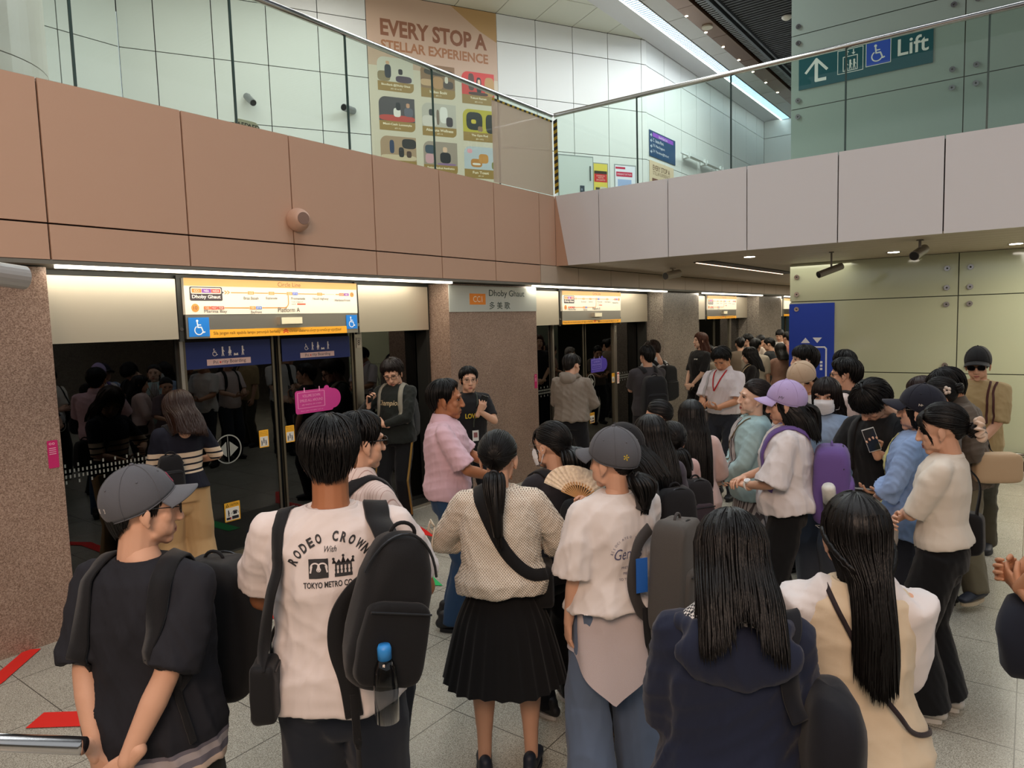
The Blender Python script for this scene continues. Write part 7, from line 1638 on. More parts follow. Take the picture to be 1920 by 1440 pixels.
# ---- navy jacket woman close to the viewer
p = who('navywoman', 'woman with long straight black hair and navy jacket close to the viewer, seen from behind', lod=0, sex='f', look=(6, 22, 0), tone='light', hair=[(0, 0.05), (40, -0.01), (54, -0.16), (70, -0.21), (120, -0.22), (150, -0.20), (165, -0.15), (180, -0.12)], hairkw=dict(thick=0.014, locks=520, spread=1.05), hs=1.04,
        top=dict(col='#1b2237', hem=0.80, ease=0.040, flare=0.04, sleeve=1.9, sr=0.080, sr1=0.06, fold=0.016, collar=None, name='jacket'), bottom=dict(col='#16171c'), build=1.0,
        aR=((0.08, 0.26, 1.05), (0.5, -1, -0.6), (-0.4, 0.8, 0.2), (0, 0, -1), 0.5), aL=((0.08, 0.26, 1.05), (0.5, -1, -0.6), (-0.4, 0.8, 0.2), (0, 0, -1), 0.5))
mb = MB(); n = 40
for (rr, zz, yy) in ((0.070, 1.475, 0), (0.095, 1.468, 0), (0.125, 1.44, 0)):
    for k in range(n+1): a = R(60)+R(240)*k/n; mb.v.append(tuple(p.U((rr*math.sin(a)*1.05, -0.018+rr*math.cos(a)*0.95, zz-0.02*max(0, math.cos(a))))))
for i in range(2):
    for k in range(n): a = i*(n+1)+k; mb.f.append((a, a+1, a+n+2, a+n+1))
def gingham():
    m = mat('gingham', '#d8d4d0', 0.85); nt = m.node_tree; tc = nt.nodes.new('ShaderNodeTexCoord'); ck = nt.nodes.new('ShaderNodeTexChecker'); ck.inputs['Scale'].default_value = 115; ck.inputs[1].default_value = (*lin('#d8d4d0'), 1); ck.inputs[2].default_value = (*lin('#1c1c24'), 1); nt.links.new(tc.outputs['Object'], ck.inputs[0]); nt.links.new(ck.outputs[0], nt.nodes['Principled BSDF'].inputs['Base Color']); return m
mb.build('collar', gingham(), p.root, True)
b = Blob(); b.ell(p.U((0, -0.12, 1.375)), (0.165*p.s, 0.055*p.s, 0.085*p.s)); b.tube([p.U((-0.15, -0.02, 1.425)), p.U((-0.10, -0.10, 1.42)), p.U((0.10, -0.10, 1.42)), p.U((0.15, -0.02, 1.425))], [0.02, 0.035, 0.035, 0.02]); V, F = b.melt(0.009, 4); V = folds(V, F, 0.012, 77, 12); mesh_obj('hood', V, F, cloth('#1b2237'), p.shirt)
B_ = bag_root(p, 'shoulder_bag', 'dark navy shoulder bag behind the arm of the woman in the navy jacket', 'bag'); V, F = supershape(p.U((0.24, -0.05, 1.06)), [0.07, 0.14, 0.20], 0.6); V = folds(V, F, 0.012, 5, 9); mesh_obj('bag_body', V, F, cloth('#13151c'), B_)
strap('strap', p, [(0.16, -0.12, 1.2), (0.14, -0.12, 1.35), (0.145, -0.02, 1.46), (0.15, 0.1, 1.35)], 0.05, cloth('#13151c'), B_, th=0.006)
mb = MB(); q = p.bvh.find_nearest(p.U((0.16, -0.14, 1.36))); fr = Face(q[0]+q[1]*0.018, Vector((1, 0, -0.3)).normalized(), Vector((0.3, 0, 1)).normalized())
for a0, a1, b0, b1 in ((-0.016, 0.016, 0.014, 0.017), (-0.016, 0.016, -0.017, -0.014), (-0.016, -0.0135, -0.017, 0.017), (0.0135, 0.016, -0.017, 0.017)): fr.rect(mb, a0, a1, b0, b1, 0, 0.003)
mb.build('buckle', mat('brass', '#b58f4c', 0.3, 0.9), B_, False)

# ---- beige vest, half-up braid
p = who('beigevest', 'woman with long half-braided black hair and beige sleeveless knit over a white blouse', lod=0, sex='f', look=(10, 4, 0), tone='light', hair='long', hairkw=dict(thick=0.011, length=0.38, locks=460, spread=0.55), glasses='wire',
        top=dict(name='knit_vest', col='#d2c2a8', hem=0.80, ease=0.030, flare=0.040, vest=True, fold=0.008, sr=0.078), bottom=dict(col='#121317', fit='wide'), aR='clasp_front', aL='clasp_front')
for sg in (1, -1):
    S_, E_, W_ = p.arms[sg][:3]; b = Blob(); b.tube([S_+Vector((-0.05*sg, 0, 0.008)), S_+Vector((0, 0, 0.004)), S_.lerp(E_, 0.5), S_.lerp(E_, 0.95)], [0.072*p.s, 0.077*p.s, 0.075*p.s, 0.074*p.s]); V, F = b.melt(0.009, 3); V = folds(V, F, 0.008, 31+sg, 12); mesh_obj('blouse_sleeve', V, F, cloth('#d8d5d6'), p.root)
mb = MB(); 
for k in range(2):
    P_ = [HC+Vector((0.088*math.sin(a), 0.112*math.cos(a)-0.004, -0.012-0.010*j+0.005*math.sin(j*2+k*PI))) for j, a in enumerate([R(75+8*i) for i in range(14)])]; mb.tube(P_, 0.0075, 6); P_ = [HC+Vector((-0.088*math.sin(a), 0.112*math.cos(a)-0.004, -0.012-0.010*j+0.005*math.sin(j*2+k*PI))) for j, a in enumerate([R(75+8*i) for i in range(14)])]; mb.tube(P_, 0.0075, 6)
V, F = zbase(mb, p.Mh); mesh_obj('braid', V, F, hairmat(), p.hair)
crossbody(p, 'thin dark strap bag of the woman in the beige knit', '#2a2124', side=1, shoulder=-1, z=0.9, r=(0.09, 0.035, 0.07), strap_w=0.014, out=0.03, y=0.12)

# ---- second row centre
p = who('maskpony', 'woman in white face mask and glasses with a full black ponytail and dark top', lod=0, sex='f', look=(14, 4, 0), hair='pulledbangs', hairkw=dict(thick=0.014), mask=True, glasses='wire', tail=dict(p0=(0, -0.108, -0.02), p1=(0, -0.16, -0.02), p2=(0, -0.18, -0.12), p3=(0.0, -0.15, -0.22), thick=0.055, n=110, wave=0.006, end=-0.2),
        top=dict(col='#2c292d', hem=0.82, ease=0.03, flare=0.02, sleeve=1.0, sr=0.072), bottom=dict(col='#141518', fit='straight'), shoes='#141416', sole='#d8d6d2', aR='clasp_waist', aL='phonelow')
backpack(p, 'black backpack on the woman in glasses and mask', '#161518', c=(0.02, -0.215, 1.12), r=(0.14, 0.075, 0.20))
p = who('maskcap', 'woman in black cap and white mask looking down at the left, black tee', lod=0, sex='f', look=(12, 26, 0), hair='bob', hairkw=dict(length=0.17, locks=220), cap=dict(col='#18181b', size=1.06, tilt=0), mask=True, top=dict(col='#1d1d21', hem=0.84, ease=0.035, sleeve=0.95, sr=0.078), bottom=dict(col='#23262e'), shoes='#8b6f58', aR='clasp_waist', aL='clasp_waist')
p = who('behindcap', 'woman with loose black shoulder-length hair behind the woman in the black cap', lod=0, sex='f', look=(0, 8, 0), hair='mid', hairkw=dict(length=0.25), top=dict(col='#4a4550', hem=0.84, sleeve=0.9), bottom=dict(col='#22242a'), aR='clasp_waist', aL='clasp_waist')
bb = backpack(p, 'black backpack with pink lining on the woman behind the black cap', '#19181b', c=(0.02, -0.21, 1.12), r=(0.14, 0.08, 0.21))
p = who('peeking', 'woman whose parted hair and forehead show below the man in dark grey', lod=1, sex='f', look=(20, 10, 0), hair='pulled', top=dict(col='#6a5a60', sleeve=0.9), bottom=dict(col='#23252b'), aR='clasp_waist', aL='clasp_waist')
p = who('pinkcollar', 'short woman with black ponytail, bare ear and pale pink collar', lod=0, sex='f', look=(-10, 8, 0), hair='pulled', tail=dict(p0=(0.0, -0.106, -0.05), p1=(0, -0.15, -0.07), p2=(0.02, -0.15, -0.16), p3=(0.03, -0.13, -0.26), thick=0.034, n=50), top=dict(col='#c9a8a4', hem=0.84, sleeve=0.9, collar='polo'), bottom=dict(col='#2a2c32'), aR='clasp_waist', aL='clasp_waist')
backpack(p, 'black backpack with pink trim on the woman with the pink collar', '#1c1a1d', c=(0.03, -0.21, 1.14), r=(0.14, 0.08, 0.2), pocketcol='#3a2f36')
p = who('longpink', 'woman with very long straight black hair and pale pink blouse', lod=0, sex='f', look=(12, 6, 0), hair='long', hairkw=dict(length=0.50, locks=380, spread=1.1), top=dict(col='#d8bdb8', hem=0.80, ease=0.04, flare=0.03, sleeve=1.4, sr=0.078), bottom=dict(col='#3a3436'), aR='clasp_waist', aL='clasp_waist')
crossbody(p, 'thin black strap bag of the woman with very long hair', '#1a1a1c', side=-1, shoulder=1, z=0.9, r=(0.09, 0.035, 0.07), strap_w=0.016)

# ---- by the doors
p = who('pink', 'older man in pink short-sleeved shirt and blue jeans talking, facing right', lod=0, look=(-6, 0, 0), tone='tan', hair='receding', hairkw=dict(thick=0.014, locks=260), top=dict(col='#dab8c4', hem=0.93, ease=0.03, flare=0.026, gather=0.02, sleeve=0.86, sr=0.075, sr1=0.088, collar='polo', fold=0.009), bottom=dict(col='#2c4768', fit='straight', top=1.0), shoes='#17181c', build=1.14, hs=1.14, belt='#1a1614',
        aR=((0.10, 0.32, 1.06), (1, -0.3, -0.7), (-0.5, 0.9, 0.15), (-0.6, 0, -0.8), 0.35), aL=((0.07, 0.34, 1.10), (1, -0.3, -0.6), (-0.5, 0.9, 0.3), (-0.6, 0, -0.8), 0.35))
p = who('staff', 'young man in black tee with glasses and hanging pass by the station name pillar', lod=1, look=(-10, 0, 0), tone='light', hair='short', hairkw=dict(thick=0.012), glasses='wire', top=dict(col='#17171a', hem=0.84, sleeve=0.75, ease=0.026), bottom=dict(col='#14151a', fit='straight'),
        aL=((0.02, 0.24, 1.28), (0.9, 0, -1), (0.35, 0.3, 0.9), (0, -1, 0.2), 0.6), aR='hangf', hs=1.1)
held(p, 'mobile_phone', 'dark phone held up by the young man with the hanging pass', 'phone', p.arms[-1][2], (0.072, 0.15, 0.009), mat('phone_black', '#17181b', 0.25), sg=-1)
strap('lanyard', p, [(-0.06, 0.03, 1.47), (-0.045, 0.14, 1.36), (0.0, 0.17, 1.20), (0.01, 0.165, 1.10)], 0.014, cloth('#3a4038'), p.root, th=0.002)
mb = MB(); fr = Face(p.U((0.01, 0.185, 1.03)), Vector((-1, 0, 0))); fr.rect(mb, -0.032, 0.032, -0.055, 0.05, 0, 0.004); o = mb.build('pass_card', mat('pass_white', '#d8d8d4', 0.3), p.root); mb = MB(); fr.rect(mb, -0.02, 0.02, -0.02, 0.03, 0.004, 0.005); mb.build('pass_photo', mat('pass_photo', '#8a5a5a', 0.4), o)
def prt(f, mb): text(f, mb, 'LOVES', -0.07, 0.0, h=0.05, w=0.14, bold=0.03)
on_shirt(p, prt, (0.02, 0.3, 1.20), name='chest_print', ink='#c9b02c', back=False)
p = who('gold', 'man in black top and gold striped track trousers reading a phone at the doors', lod=0, look=(14, 24, 0), tone='light', hair='short', hairkw=dict(thick=0.022, rough=0.009, locks=380), haircol='#221c1a', glasses='black', top=dict(col='#1d211e', hem=0.86, ease=0.03, flare=0.02, sleeve=1.95, sr=0.074, sr1=0.04), bottom=dict(col='#0f1012', fit='straight', hem=0.07), shoes='#c9b79a', sole='#d8cbb0', hs=1.16,
        aR=((0.15, 0.27, 1.29), (0.9, -0.2, -1), (-0.25, 0.3, 1), (-0.7, 0.2, 0.3), 0.8), aL=((-0.03, 0.20, 1.06), (1, 0.0, -0.4), (-1, 0.1, 0.15), (0, -1, 0), 0.5), feet=((0.10, 0.10, 12), (-0.06, -0.02, 10)))
held(p, 'mobile_phone', 'black phone held up by the man in gold striped trousers', 'phone', p.arms[1][2], (0.072, 0.15, 0.009), mat('phone_black', '#17181b', 0.25))
on_shirt(p, lambda f, mb: text(f, mb, 'Champion', -0.13, 0, w=0.26, h=0.07, shear=0.3, bold=0.012), (0.0, 0.3, 1.235), name='chest_print', ink='#c9b48e', back=False)
for sg in (1, -1):
    hip, kn, an, to = p.legs[sg]; mb = MB(); PP = [hip+Vector((0.105*sg, 0.03, 0.0)), hip.lerp(kn, 0.5)+Vector((0.095*sg, 0.03, 0)), kn+Vector((0.08*sg, 0.03, 0)), kn.lerp(an, 0.5)+Vector((0.078*sg, 0.02, 0)), an+Vector((0.072*sg, 0.01, 0.02))]
    for a_, b_ in zip(PP[:-1], PP[1:]): mb.tube([a_, b_], 0.012, 6)
    mb.build('side_stripe', cloth('#8f7038'), p.root)
backpack(p, 'grey and black backpack on the man in gold striped trousers', '#2a2b2c', c=(0, -0.20, 1.10), r=(0.15, 0.08, 0.22), strapcol='#8a8678', strap_w=0.05)
p = who('stripe', 'brown-haired woman in navy and cream striped knit and tan wide trousers facing the glass', lod=0, sex='f', look=(26, 26, 0), hair='mid', haircol='#2b1a13', hairkw=dict(length=0.24, thick=0.022, locks=420, wave=0.004, spread=1.15, rough=0.007), hs=1.1,
        top=dict(name='striped_knit', mat=bandcloth('sailor_bands', [(1.02, 1.035, '#d9c6ae'), (1.05, 1.085, '#d9c6ae'), (1.10, 1.135, '#d9c6ae'), (1.15, 1.185, '#d9c6ae')], '#181a26'), hem=0.92, ease=0.022, flare=0.012, sleeve=0.95, sr=0.064, sr1=0.062, fold=0.006), bottom=dict(col='#b99a6e', fit='wide', hem=0.04), shoes='#c9a08e', sole='#d8c8b8',
        aR=((0.12, 0.24, 1.10), (1, -0.4, -0.5), (-0.4, 0.8, 0.3), (-1, 0, 0), 0.6), aL='phonelow', feet=((0.13, -0.03, 8), (-0.10, 0.04, 8)))
backpack(p, 'small black backpack on the left shoulder of the woman in stripes', '#17171a', c=(-0.12, -0.17, 1.10), r=(0.10, 0.055, 0.14), straps='left', strap_w=0.05)
p = who('hoodie', 'man in taupe hooded sweatshirt and black jeans facing the second doors', lod=1, look=(-14, 20, 0), hair='short', haircol='#1c1815', hairkw=dict(thick=0.015), top=dict(name='sweatshirt', col='#857b70', hem=0.93, ease=0.035, flare=0.03, sleeve=1.95, sr=0.082, sr1=0.045, fold=0.012), bottom=dict(col='#15161b', fit='straight'), aR='clasp_waist', aL='clasp_waist', hs=1.1, build=1.05)
b = Blob(); b.ell(p.U((0, -0.10, 1.43)), (0.105, 0.06, 0.075)); b.tube([p.U((-0.10, 0.04, 1.44)), p.U((-0.10, -0.06, 1.47)), p.U((0, -0.11, 1.48)), p.U((0.10, -0.06, 1.47)), p.U((0.10, 0.04, 1.44))], [0.025, 0.035, 0.035, 0.035, 0.025]); V, F = b.melt(0.011, 4); V = folds(V, F, 0.009, 70, 12); mesh_obj('hood', V, F, cloth('#857b70'), p.shirt)
p = who('darktee', 'man in dark grey tee with a big black backpack, arms folded', lod=1, look=(10, 0, 0), hair='short', hairkw=dict(thick=0.016), top=dict(col='#403e42', hem=0.84, ease=0.028, sleeve=0.8, sr=0.07), bottom=dict(col='#2a2a2e'), aR='cross', aL='cross', build=1.03)
backpack(p, 'big black backpack on the man in the dark grey tee', '#15161a', c=(0.0, -0.25, 1.10), r=(0.17, 0.12, 0.26))
p = who('whitepack', 'man in white shirt with a black backpack bowing his head beside the pillar', lod=1, look=(8, 26, 0), hair='short', haircol='#2b211c', top=dict(col='#c9cccf', hem=0.86, sleeve=1.7, ease=0.026, collar='polo'), bottom=dict(col='#23252c'), aR='phonelow', aL='phonelow')
backpack(p, 'black backpack on the man in the white shirt by the pillar', '#17181b', c=(0, -0.22, 1.16), r=(0.15, 0.09, 0.23))
p = who('longbrown', 'woman with long reddish-brown hair in black tee, hands folded, smiling to the left', lod=1, sex='f', look=(-10, -4, 0), tone='fair', hair='mid', haircol='#4a2a1e', hairkw=dict(length=0.28), top=dict(col='#1b1c1e', hem=0.90, ease=0.028, sleeve=0.85, sr=0.068), bottom=dict(col='#121316', fit='wide'), aR='clasp_front', aL='clasp_front', build=1.08)
held(p, 'mobile_phone', 'small black phone in the folded hands of the woman with reddish-brown hair', 'phone', p.arms[1][2], (0.07, 0.14, 0.009), mat('phone_black', '#17181b', 0.25))
on_shirt(p, lambda f, mb: f.rect(mb, -0.03, 0.03, 0, 0.02), (-0.08, 0.3, 1.32), name='chest_logo', ink='#b8b8b4', back=False)
p = who('lanyard', 'older man in white short-sleeved shirt with red lanyard, looking down at his hands', lod=0, look=(6, 32, 0), tone='mid', hair='short', hairkw=dict(thick=0.018), top=dict(col='#d2cbce', hem=0.97, ease=0.03, flare=0.02, gather=0.02, sleeve=0.85, sr=0.074, sr1=0.084, collar='polo', fold=0.009), bottom=dict(col='#262a33', fit='straight', top=1.02), belt='#15151a', shoes='#17171a', aR='phonelow', aL='phonelow', hs=1.1, build=1.05)
for a in (1, -1): strap('lanyard', p, [(0.06*a, 0.0, 1.475), (0.06*a, 0.10, 1.42), (0.03*a+0.02, 0.16, 1.30), (0.03, 0.17, 1.22)], 0.016, cloth('#b5262c'), p.root, th=0.002)
crossbody(p, 'pale grey cloth bag at the side of the man with the red lanyard', '#b5b3b4', side=1, shoulder=1, z=0.86, r=(0.12, 0.04, 0.13), strap_w=0.03, y=0.02)

# ---- right hand group
p = who('teal', 'woman in pale teal cardigan over a striped dress, hair in a low bun, hands folded', lod=0, sex='f', look=(4, -6, 0), tone='fair', hair='pulled', haircol='#1d1614', hairkw=dict(thick=0.015, locks=240), bun=((0, -0.115, -0.055), 0.055), hs=1.10,
        top=dict(name='cardigan', col='#a5c3c6', hem=0.84, ease=0.04, flare=0.03, sleeve=1.95, sr=0.078, sr1=0.04, fold=0.010, collar=None), bottom=dict(kind='skirt', mat=stripecloth('dress_stripe', '#b9b4b2', '#5c5658', 0, 48, 0.4), top=1.0, hem=0.22, flare=0.07, pleats=18, pd=0.6), shoes='#6a5a50',
        aR=((0.04, 0.21, 1.00), (1, -0.4, -0.3), (-1, 0.3, -0.35), (0, -1, -0.2), 0.5), aL=((0.02, 0.23, 0.96), (1, -0.4, -0.3), (-1, 0.3, -0.3), (0, -1, -0.2), 0.5))
mb = MB(); n, m = 14, 26
for i in range(m+1):
    z = 1.44-0.50*i/m; w_ = 0.035+0.05*min(1, i/14)
    for k in range(n+1):
        x_ = (-1+2*k/n)*w_; q_ = p.bvh.ray_cast(p.U((x_, 0.4, z)), Vector((0, -1, 0))); v = q_[0]+Vector((0, 0.004+0.004*math.sin(k*2.2), 0)) if q_[0] else p.U((x_, 0.12, z)); mb.v.append(tuple(v))
for i in range(m):
    for k in range(n): a = i*(n+1)+k; mb.f.append((a, a+n+1, a+n+2, a+1))
mb.build('dress_front', stripecloth('dress_stripe', '#b9b4b2', '#5c5658', 0, 48, 0.4), p.root, True)
crossbody(p, 'thin brown bag strap across the striped dress with its small bag', '#6a5a3c', side=1, shoulder=-1, z=0.86, r=(0.08, 0.03, 0.06), strap_w=0.008, strap_back=False)
p = who('purplecap', 'woman in lilac cap and loose white tee with a purple backpack, hands together', lod=0, sex='f', look=(4, 6, 0), tone='light', hair='mid', hairkw=dict(length=0.20, locks=300), cap=dict(col='#b3a2cf', size=1.08, tilt=4, z=-0.004), tail=dict(p0=(0, -0.108, -0.02), p1=(0, -0.15, -0.02), p2=(0.0, -0.17, -0.1), p3=(0, -0.15, -0.24), thick=0.034, n=50), hs=1.06,
        top=dict(col='#dcd6d6', hem=0.93, ease=0.042, flare=0.05, gather=0.02, sleeve=0.98, sr=0.086, sr1=0.105, fold=0.011), bottom=dict(col='#131416', fit='wide', top=1.02), shoes='#b9b4ae', build=1.1,
        aR=((0.04, 0.27, 1.10), (1, -0.4, -0.6), (-0.8, 0.6, -0.1), (0, -0.3, -1), 0.6), aL=((0.06, 0.25, 1.07), (1, -0.4, -0.6), (-0.7, 0.6, 0.1), (0, -0.3, -1), 0.6))
b = backpack(p, 'purple backpack on the woman in the lilac cap', '#675090', c=(0.0, -0.25, 1.10), r=(0.155, 0.115, 0.24), strap_w=0.05, pocketcol='#70589c')
mesh_ = MB(); q = p.bvh; 
on_mesh(p.cap, p.Mc, (-0.13, 0.02, 0.05), (-1, 0.0, 0.0), lambda f, mb: (text(f, mb, 'My', -0.018, -0.008, h=0.02, w=0.034, shear=0.3),), (0, -1, 0), 'embroidery', '#3a3548')
on_shirt(p, lambda f, mb: text(f, mb, 'homegirl', -0.05, 0, w=0.10, h=0.024, shear=0.3), (0.0, 0.3, 1.25), name='chest_print', ink='#3a3840', back=False)
e = empty('wrist_watch', p.root.location, p.root.rotation_euler.z); S_, E_, W_ = p.arms[-1][:3]; d = (W_-E_).normalized(); c = W_-d*0.03; a_ = d.orthogonal().normalized(); b_ = d.cross(a_); mb = MB(); mb.tube([c+(a_*math.cos(2*PI*i/18)+b_*math.sin(2*PI*i/18))*0.029 for i in range(19)], 0.007, 8); mb.build('watch_strap', mat('watch_white', '#dcdcd8', 0.35), e, True)
up = (Vector((0, 0, 1))-d*d.z).normalized(); up = (up+Vector((-1, 0, 0))*0.6).normalized(); MB().tube([c+up*0.026, c+up*0.040], 0.019, 20).build('watch_case', mat('watch_white', '#dcdcd8', 0.35), e); MB().tube([c+up*0.0402, c+up*0.0408], 0.015, 20).build('dial', mat('dial', '#b9bcc0', 0.2), e); tag(e, 'chunky white wrist watch on the woman in the lilac cap', 'watch')
e = empty('water_flask', p.root.location, p.root.rotation_euler.z); c = p.U((-0.17, -0.25, 0.93)); d = Vector((-0.45, 0.1, 1)).normalized(); MB().tube([c, c+d*0.12], [0.038, 0.039], 20).build('flask_body', mat('flask_dark', '#2c2c30', 0.35), e, True); MB().tube([c+d*0.12, c+d*0.22, c+d*0.235], [0.037, 0.037, 0.030], 20).build('flask_cup', mat('flask_white', '#d9d9d2', 0.4, var=0.06, vscale=70), e, True); tag(e, 'white topped flask in the side pocket of the purple backpack', 'flask')
p = who('maskblue', 'woman with black fringe and white mask in a pale blue top looking at the viewer', lod=0, sex='f', look=(14, 4, 0), tone='light', hair='longbangs', haircol='#1a1413', hairkw=dict(length=0.30, wave=0.006, locks=300), mask=True, hs=1.1, top=dict(col='#8fa6c4', hem=0.86, ease=0.026, sleeve=0.8, sr=0.066, sr1=0.075, dip=0.07), bottom=dict(col='#4a5260', fit='wide'), shoes='#c9c4bc', aR='clasp_front', aL='clasp_front')
p = who('strapman', 'tall young man in white tee with a black strap looking left over the beige cap', lod=0, look=(4, 0, 0), tone='fair', hair='fringe', hairkw=dict(thick=0.018), top=dict(col='#d3d3d0', hem=0.86, sleeve=0.85), bottom=dict(col='#2c2f36'), aR='clasp_front', aL='clasp_front')
backpack(p, 'black backpack on the tall young man in white tee', '#141518', c=(0, -0.21, 1.15), r=(0.145, 0.08, 0.22), strap_w=0.06)
p = who('beigecap', 'man in beige cap and white tee looking down', lod=0, look=(-8, 34, 0), tone='mid', hair='short', cap=dict(col='#bfa88e', size=1.06, tilt=0), top=dict(col='#d6d2ce', hem=0.85, sleeve=0.85), bottom=dict(col='#2a2c30'), aR='phonelow', aL='phonelow', hs=1.08)
p = who('glassesman', 'young man with glasses and cropped sides in white tee facing left', lod=0, look=(8, 4, 0), tone='light', hair='short', hairkw=dict(thick=0.017), glasses='black', top=dict(col='#d8c8c4', hem=0.85, sleeve=0.85), bottom=dict(col='#30343c'), aR='phonelow', aL='phonelow', hs=1.1)
backpack(p, 'black backpack on the young man with glasses', '#161719', c=(0, -0.21, 1.15), r=(0.145, 0.08, 0.22), strap_w=0.05)
p = who('behindglasses', 'young man seen from behind in pale tee against the green glass wall', lod=1, look=(10, 10, 0), hair='short', hairkw=dict(thick=0.018), top=dict(col='#d6c0ba', hem=0.85, sleeve=0.85), bottom=dict(col='#2a2d33'), aR='phonelow', aL='phonelow')
backpack(p, 'black backpack with grey loops on the young man by the green glass wall', '#17181a', c=(0.0, -0.21, 1.18), r=(0.14, 0.08, 0.21), strap_w=0.06)
p = who('curly', 'man with tousled black hair and black tee bent over his phone', lod=0, look=(-14, 48, 0), tone='light', hair='fringe', hairkw=dict(thick=0.026, rough=0.012, locks=500), top=dict(col='#1c1d1f', hem=0.84, ease=0.035, flare=0.02, sleeve=1.0, sr=0.08, sr1=0.09), bottom=dict(col='#22262e'), lean=10, hs=1.1, build=1.05,
        aR=((0.13, 0.26, 0.98), (1, -0.3, -0.4), (-0.5, 0.8, -0.5), (0, 0, -1), 0.3), aL=((0.12, 0.26, 0.99), (1, -0.3, -0.4), (-0.6, 0.8, 0.1), (0, 0, 1), 0.5))
held(p, 'tablet_phone', 'silver phone held low by the man with tousled black hair', 'phone', p.arms[-1][2], (0.078, 0.165, 0.009), mat('phone_silver', '#a8b4c0', 0.25), sg=-1)
backpack(p, 'black backpack straps and bag on the man with tousled hair', '#151618', c=(0, -0.23, 1.16), r=(0.145, 0.08, 0.22), strap_w=0.06)
p = who('fringewoman', 'woman whose brown fringe shows behind the navy cap', lod=1, sex='f', look=(6, 16, 0), hair='longbangs', haircol='#2a1d19', top=dict(col='#7a7674', sleeve=0.9), bottom=dict(col='#23252b'), aR='phonelow', aL='phonelow')
p = who('hairclip', 'woman with sleek black bun and a white flower clip behind the navy cap', lod=0, sex='f', look=(20, 12, 0), hair='pulled', hairkw=dict(thick=0.015), bun=((0, -0.12, 0.03), 0.035), top=dict(col='#5a5652', sleeve=0.9), bottom=dict(col='#23252b'), aR='phonelow', aL='phonelow')
mb = MB(); c = p.Mh @ Vector((-0.075, -0.07, 0.03))
for i in range(5): a = 2*PI*i/5; q = c+Vector((-0.01, 0.018*math.cos(a), 0.018*math.sin(a))); mb.tube([q, q+Vector((-0.006, 0, 0))], [0.014, 0.008], 8)
mb.build('flower_clip', mat('clip_white', '#dccabc', 0.5), p.hair, True)
p = who('navycap', 'person in navy cap and sheer pale blue overshirt over a yellow tee, facing left', lod=0, sex='f', look=(0, -2, 0), tone='light', hair='bob', hairkw=dict(length=0.10, locks=160), cap=dict(col='#1c1e2a', size=1.1, tilt=2, brim=0.085), glasses='wire', hs=1.12, top=dict(name='overshirt', col='#8fa9d2', hem=0.80, ease=0.045, flare=0.05, sleeve=1.2, sr=0.085, sr1=0.10, fold=0.018), bottom=dict(col='#2a2c34', fit='wide'),
        aR=((0.10, 0.26, 1.28), (0.9, 0, -1), (-0.2, 0.3, 1), (-0.6, 0, 0.6), 0.8), aL=((0.12, 0.24, 0.98), (1, -0.2, -0.6), (-0.6, 0.7, -0.2), (0, 0, -1), 0.5))
held(p, 'mobile_phone', 'white phone held up by the person in the navy cap', 'phone', p.arms[1][2], (0.072, 0.15, 0.009), mat('phone_white', '#c9cccb', 0.3))
on_mesh(p.cap, p.Mc, (-0.13, -0.02, 0.045), (-1, 0, 0), lambda f, mb: (f.line(mb, [(-0.010, -0.006), (-0.010, 0.006), (0.002, -0.006), (0.002, 0.006)], 0.003), f.poly(mb, [(0.004, -0.006), (0.014, 0.0), (0.004, 0.006)])), (0, -1, 0), 'badge', '#c8c2b8')
mb = MB(); n, m = 12, 24
for i in range(m+1):
    z = 1.43-0.50*i/m; w_ = 0.06+0.03*i/m
    for k in range(n+1):
        x_ = (-1+2*k/n)*w_+0.01; q_ = p.bvh.ray_cast(p.U((x_, 0.4, z)), Vector((0, -1, 0))); v = q_[0]+Vector((0, 0.006, 0)) if q_[0] else p.U((x_, 0.12, z)); mb.v.append(tuple(v))
for i in range(m):
    for k in range(n): a = i*(n+1)+k; mb.f.append((a, a+n+1, a+n+2, a+1))
mb.build('yellow_tee', cloth('#d8d28c'), p.root, True)
on_shirt(p, lambda f, mb: (f.ring(mb, 0, 0.02, 0.012, 0.022, a0=0, a1=220), f.ring(mb, 0.02, -0.03, 0.01, 0.02, a0=90, a1=300), f.line(mb, [(0.0, -0.07), (0.03, -0.06), (0.02, -0.09)], 0.008)), (-0.01, 0.3, 1.25), name='chest_print', ink='#4a2c34', back=False)
p = who('scrunchie', 'woman with folded arms in cream puff-sleeved top, black wide trousers and white trainers', lod=0, sex='f', look=(8, 10, 0), tone='light', hair='pulledbangs', hairkw=dict(thick=0.016, locks=360), bun=((0.0, -0.125, -0.02), 0.035), hs=1.10,
        top=dict(name='blouse', col='#ddd5c8', hem=0.96, ease=0.024, flare=0.02, gather=0.012, sleeve=0.93, sr=0.072, sr1=0.062, puff=True, fold=0.006, fit=True), bottom=dict(col='#0f1013', fit='wide', top=1.03, hem=0.07), shoes='#cdccc6', sole='#d9d8d2', aR=((-0.07, 0.22, 1.07), (1, 0.0, -0.5), (-1, -0.1, 0.1), (0, -1, 0), 0.3), aL=((-0.07, 0.20, 1.09), (1, 0.0, -0.5), (-1, -0.1, 0.1), (0, -1, 0), 0.3), feet=((0.09, 0.0, 6), (-0.10, 0.05, 6)))
mb = MB(); c = Vector((0, -0.152, -0.015)); n, m = 90, 14
for i in range(n):
    a = 2*PI*i/n; rf = 0.007*math.sin(a*11)+0.004*math.sin(a*17+1); yo = 0.008*math.sin(a*9+0.7)
    for k in range(m): b_ = 2*PI*k/m; rr = 0.036+(0.020+rf)*math.cos(b_)*(1.0 if math.cos(b_) > 0 else 0.6); mb.v.append((c.x+rr*math.cos(a), c.y+yo+(0.015+0.3*rf)*math.sin(b_), c.z+rr*math.sin(a)))
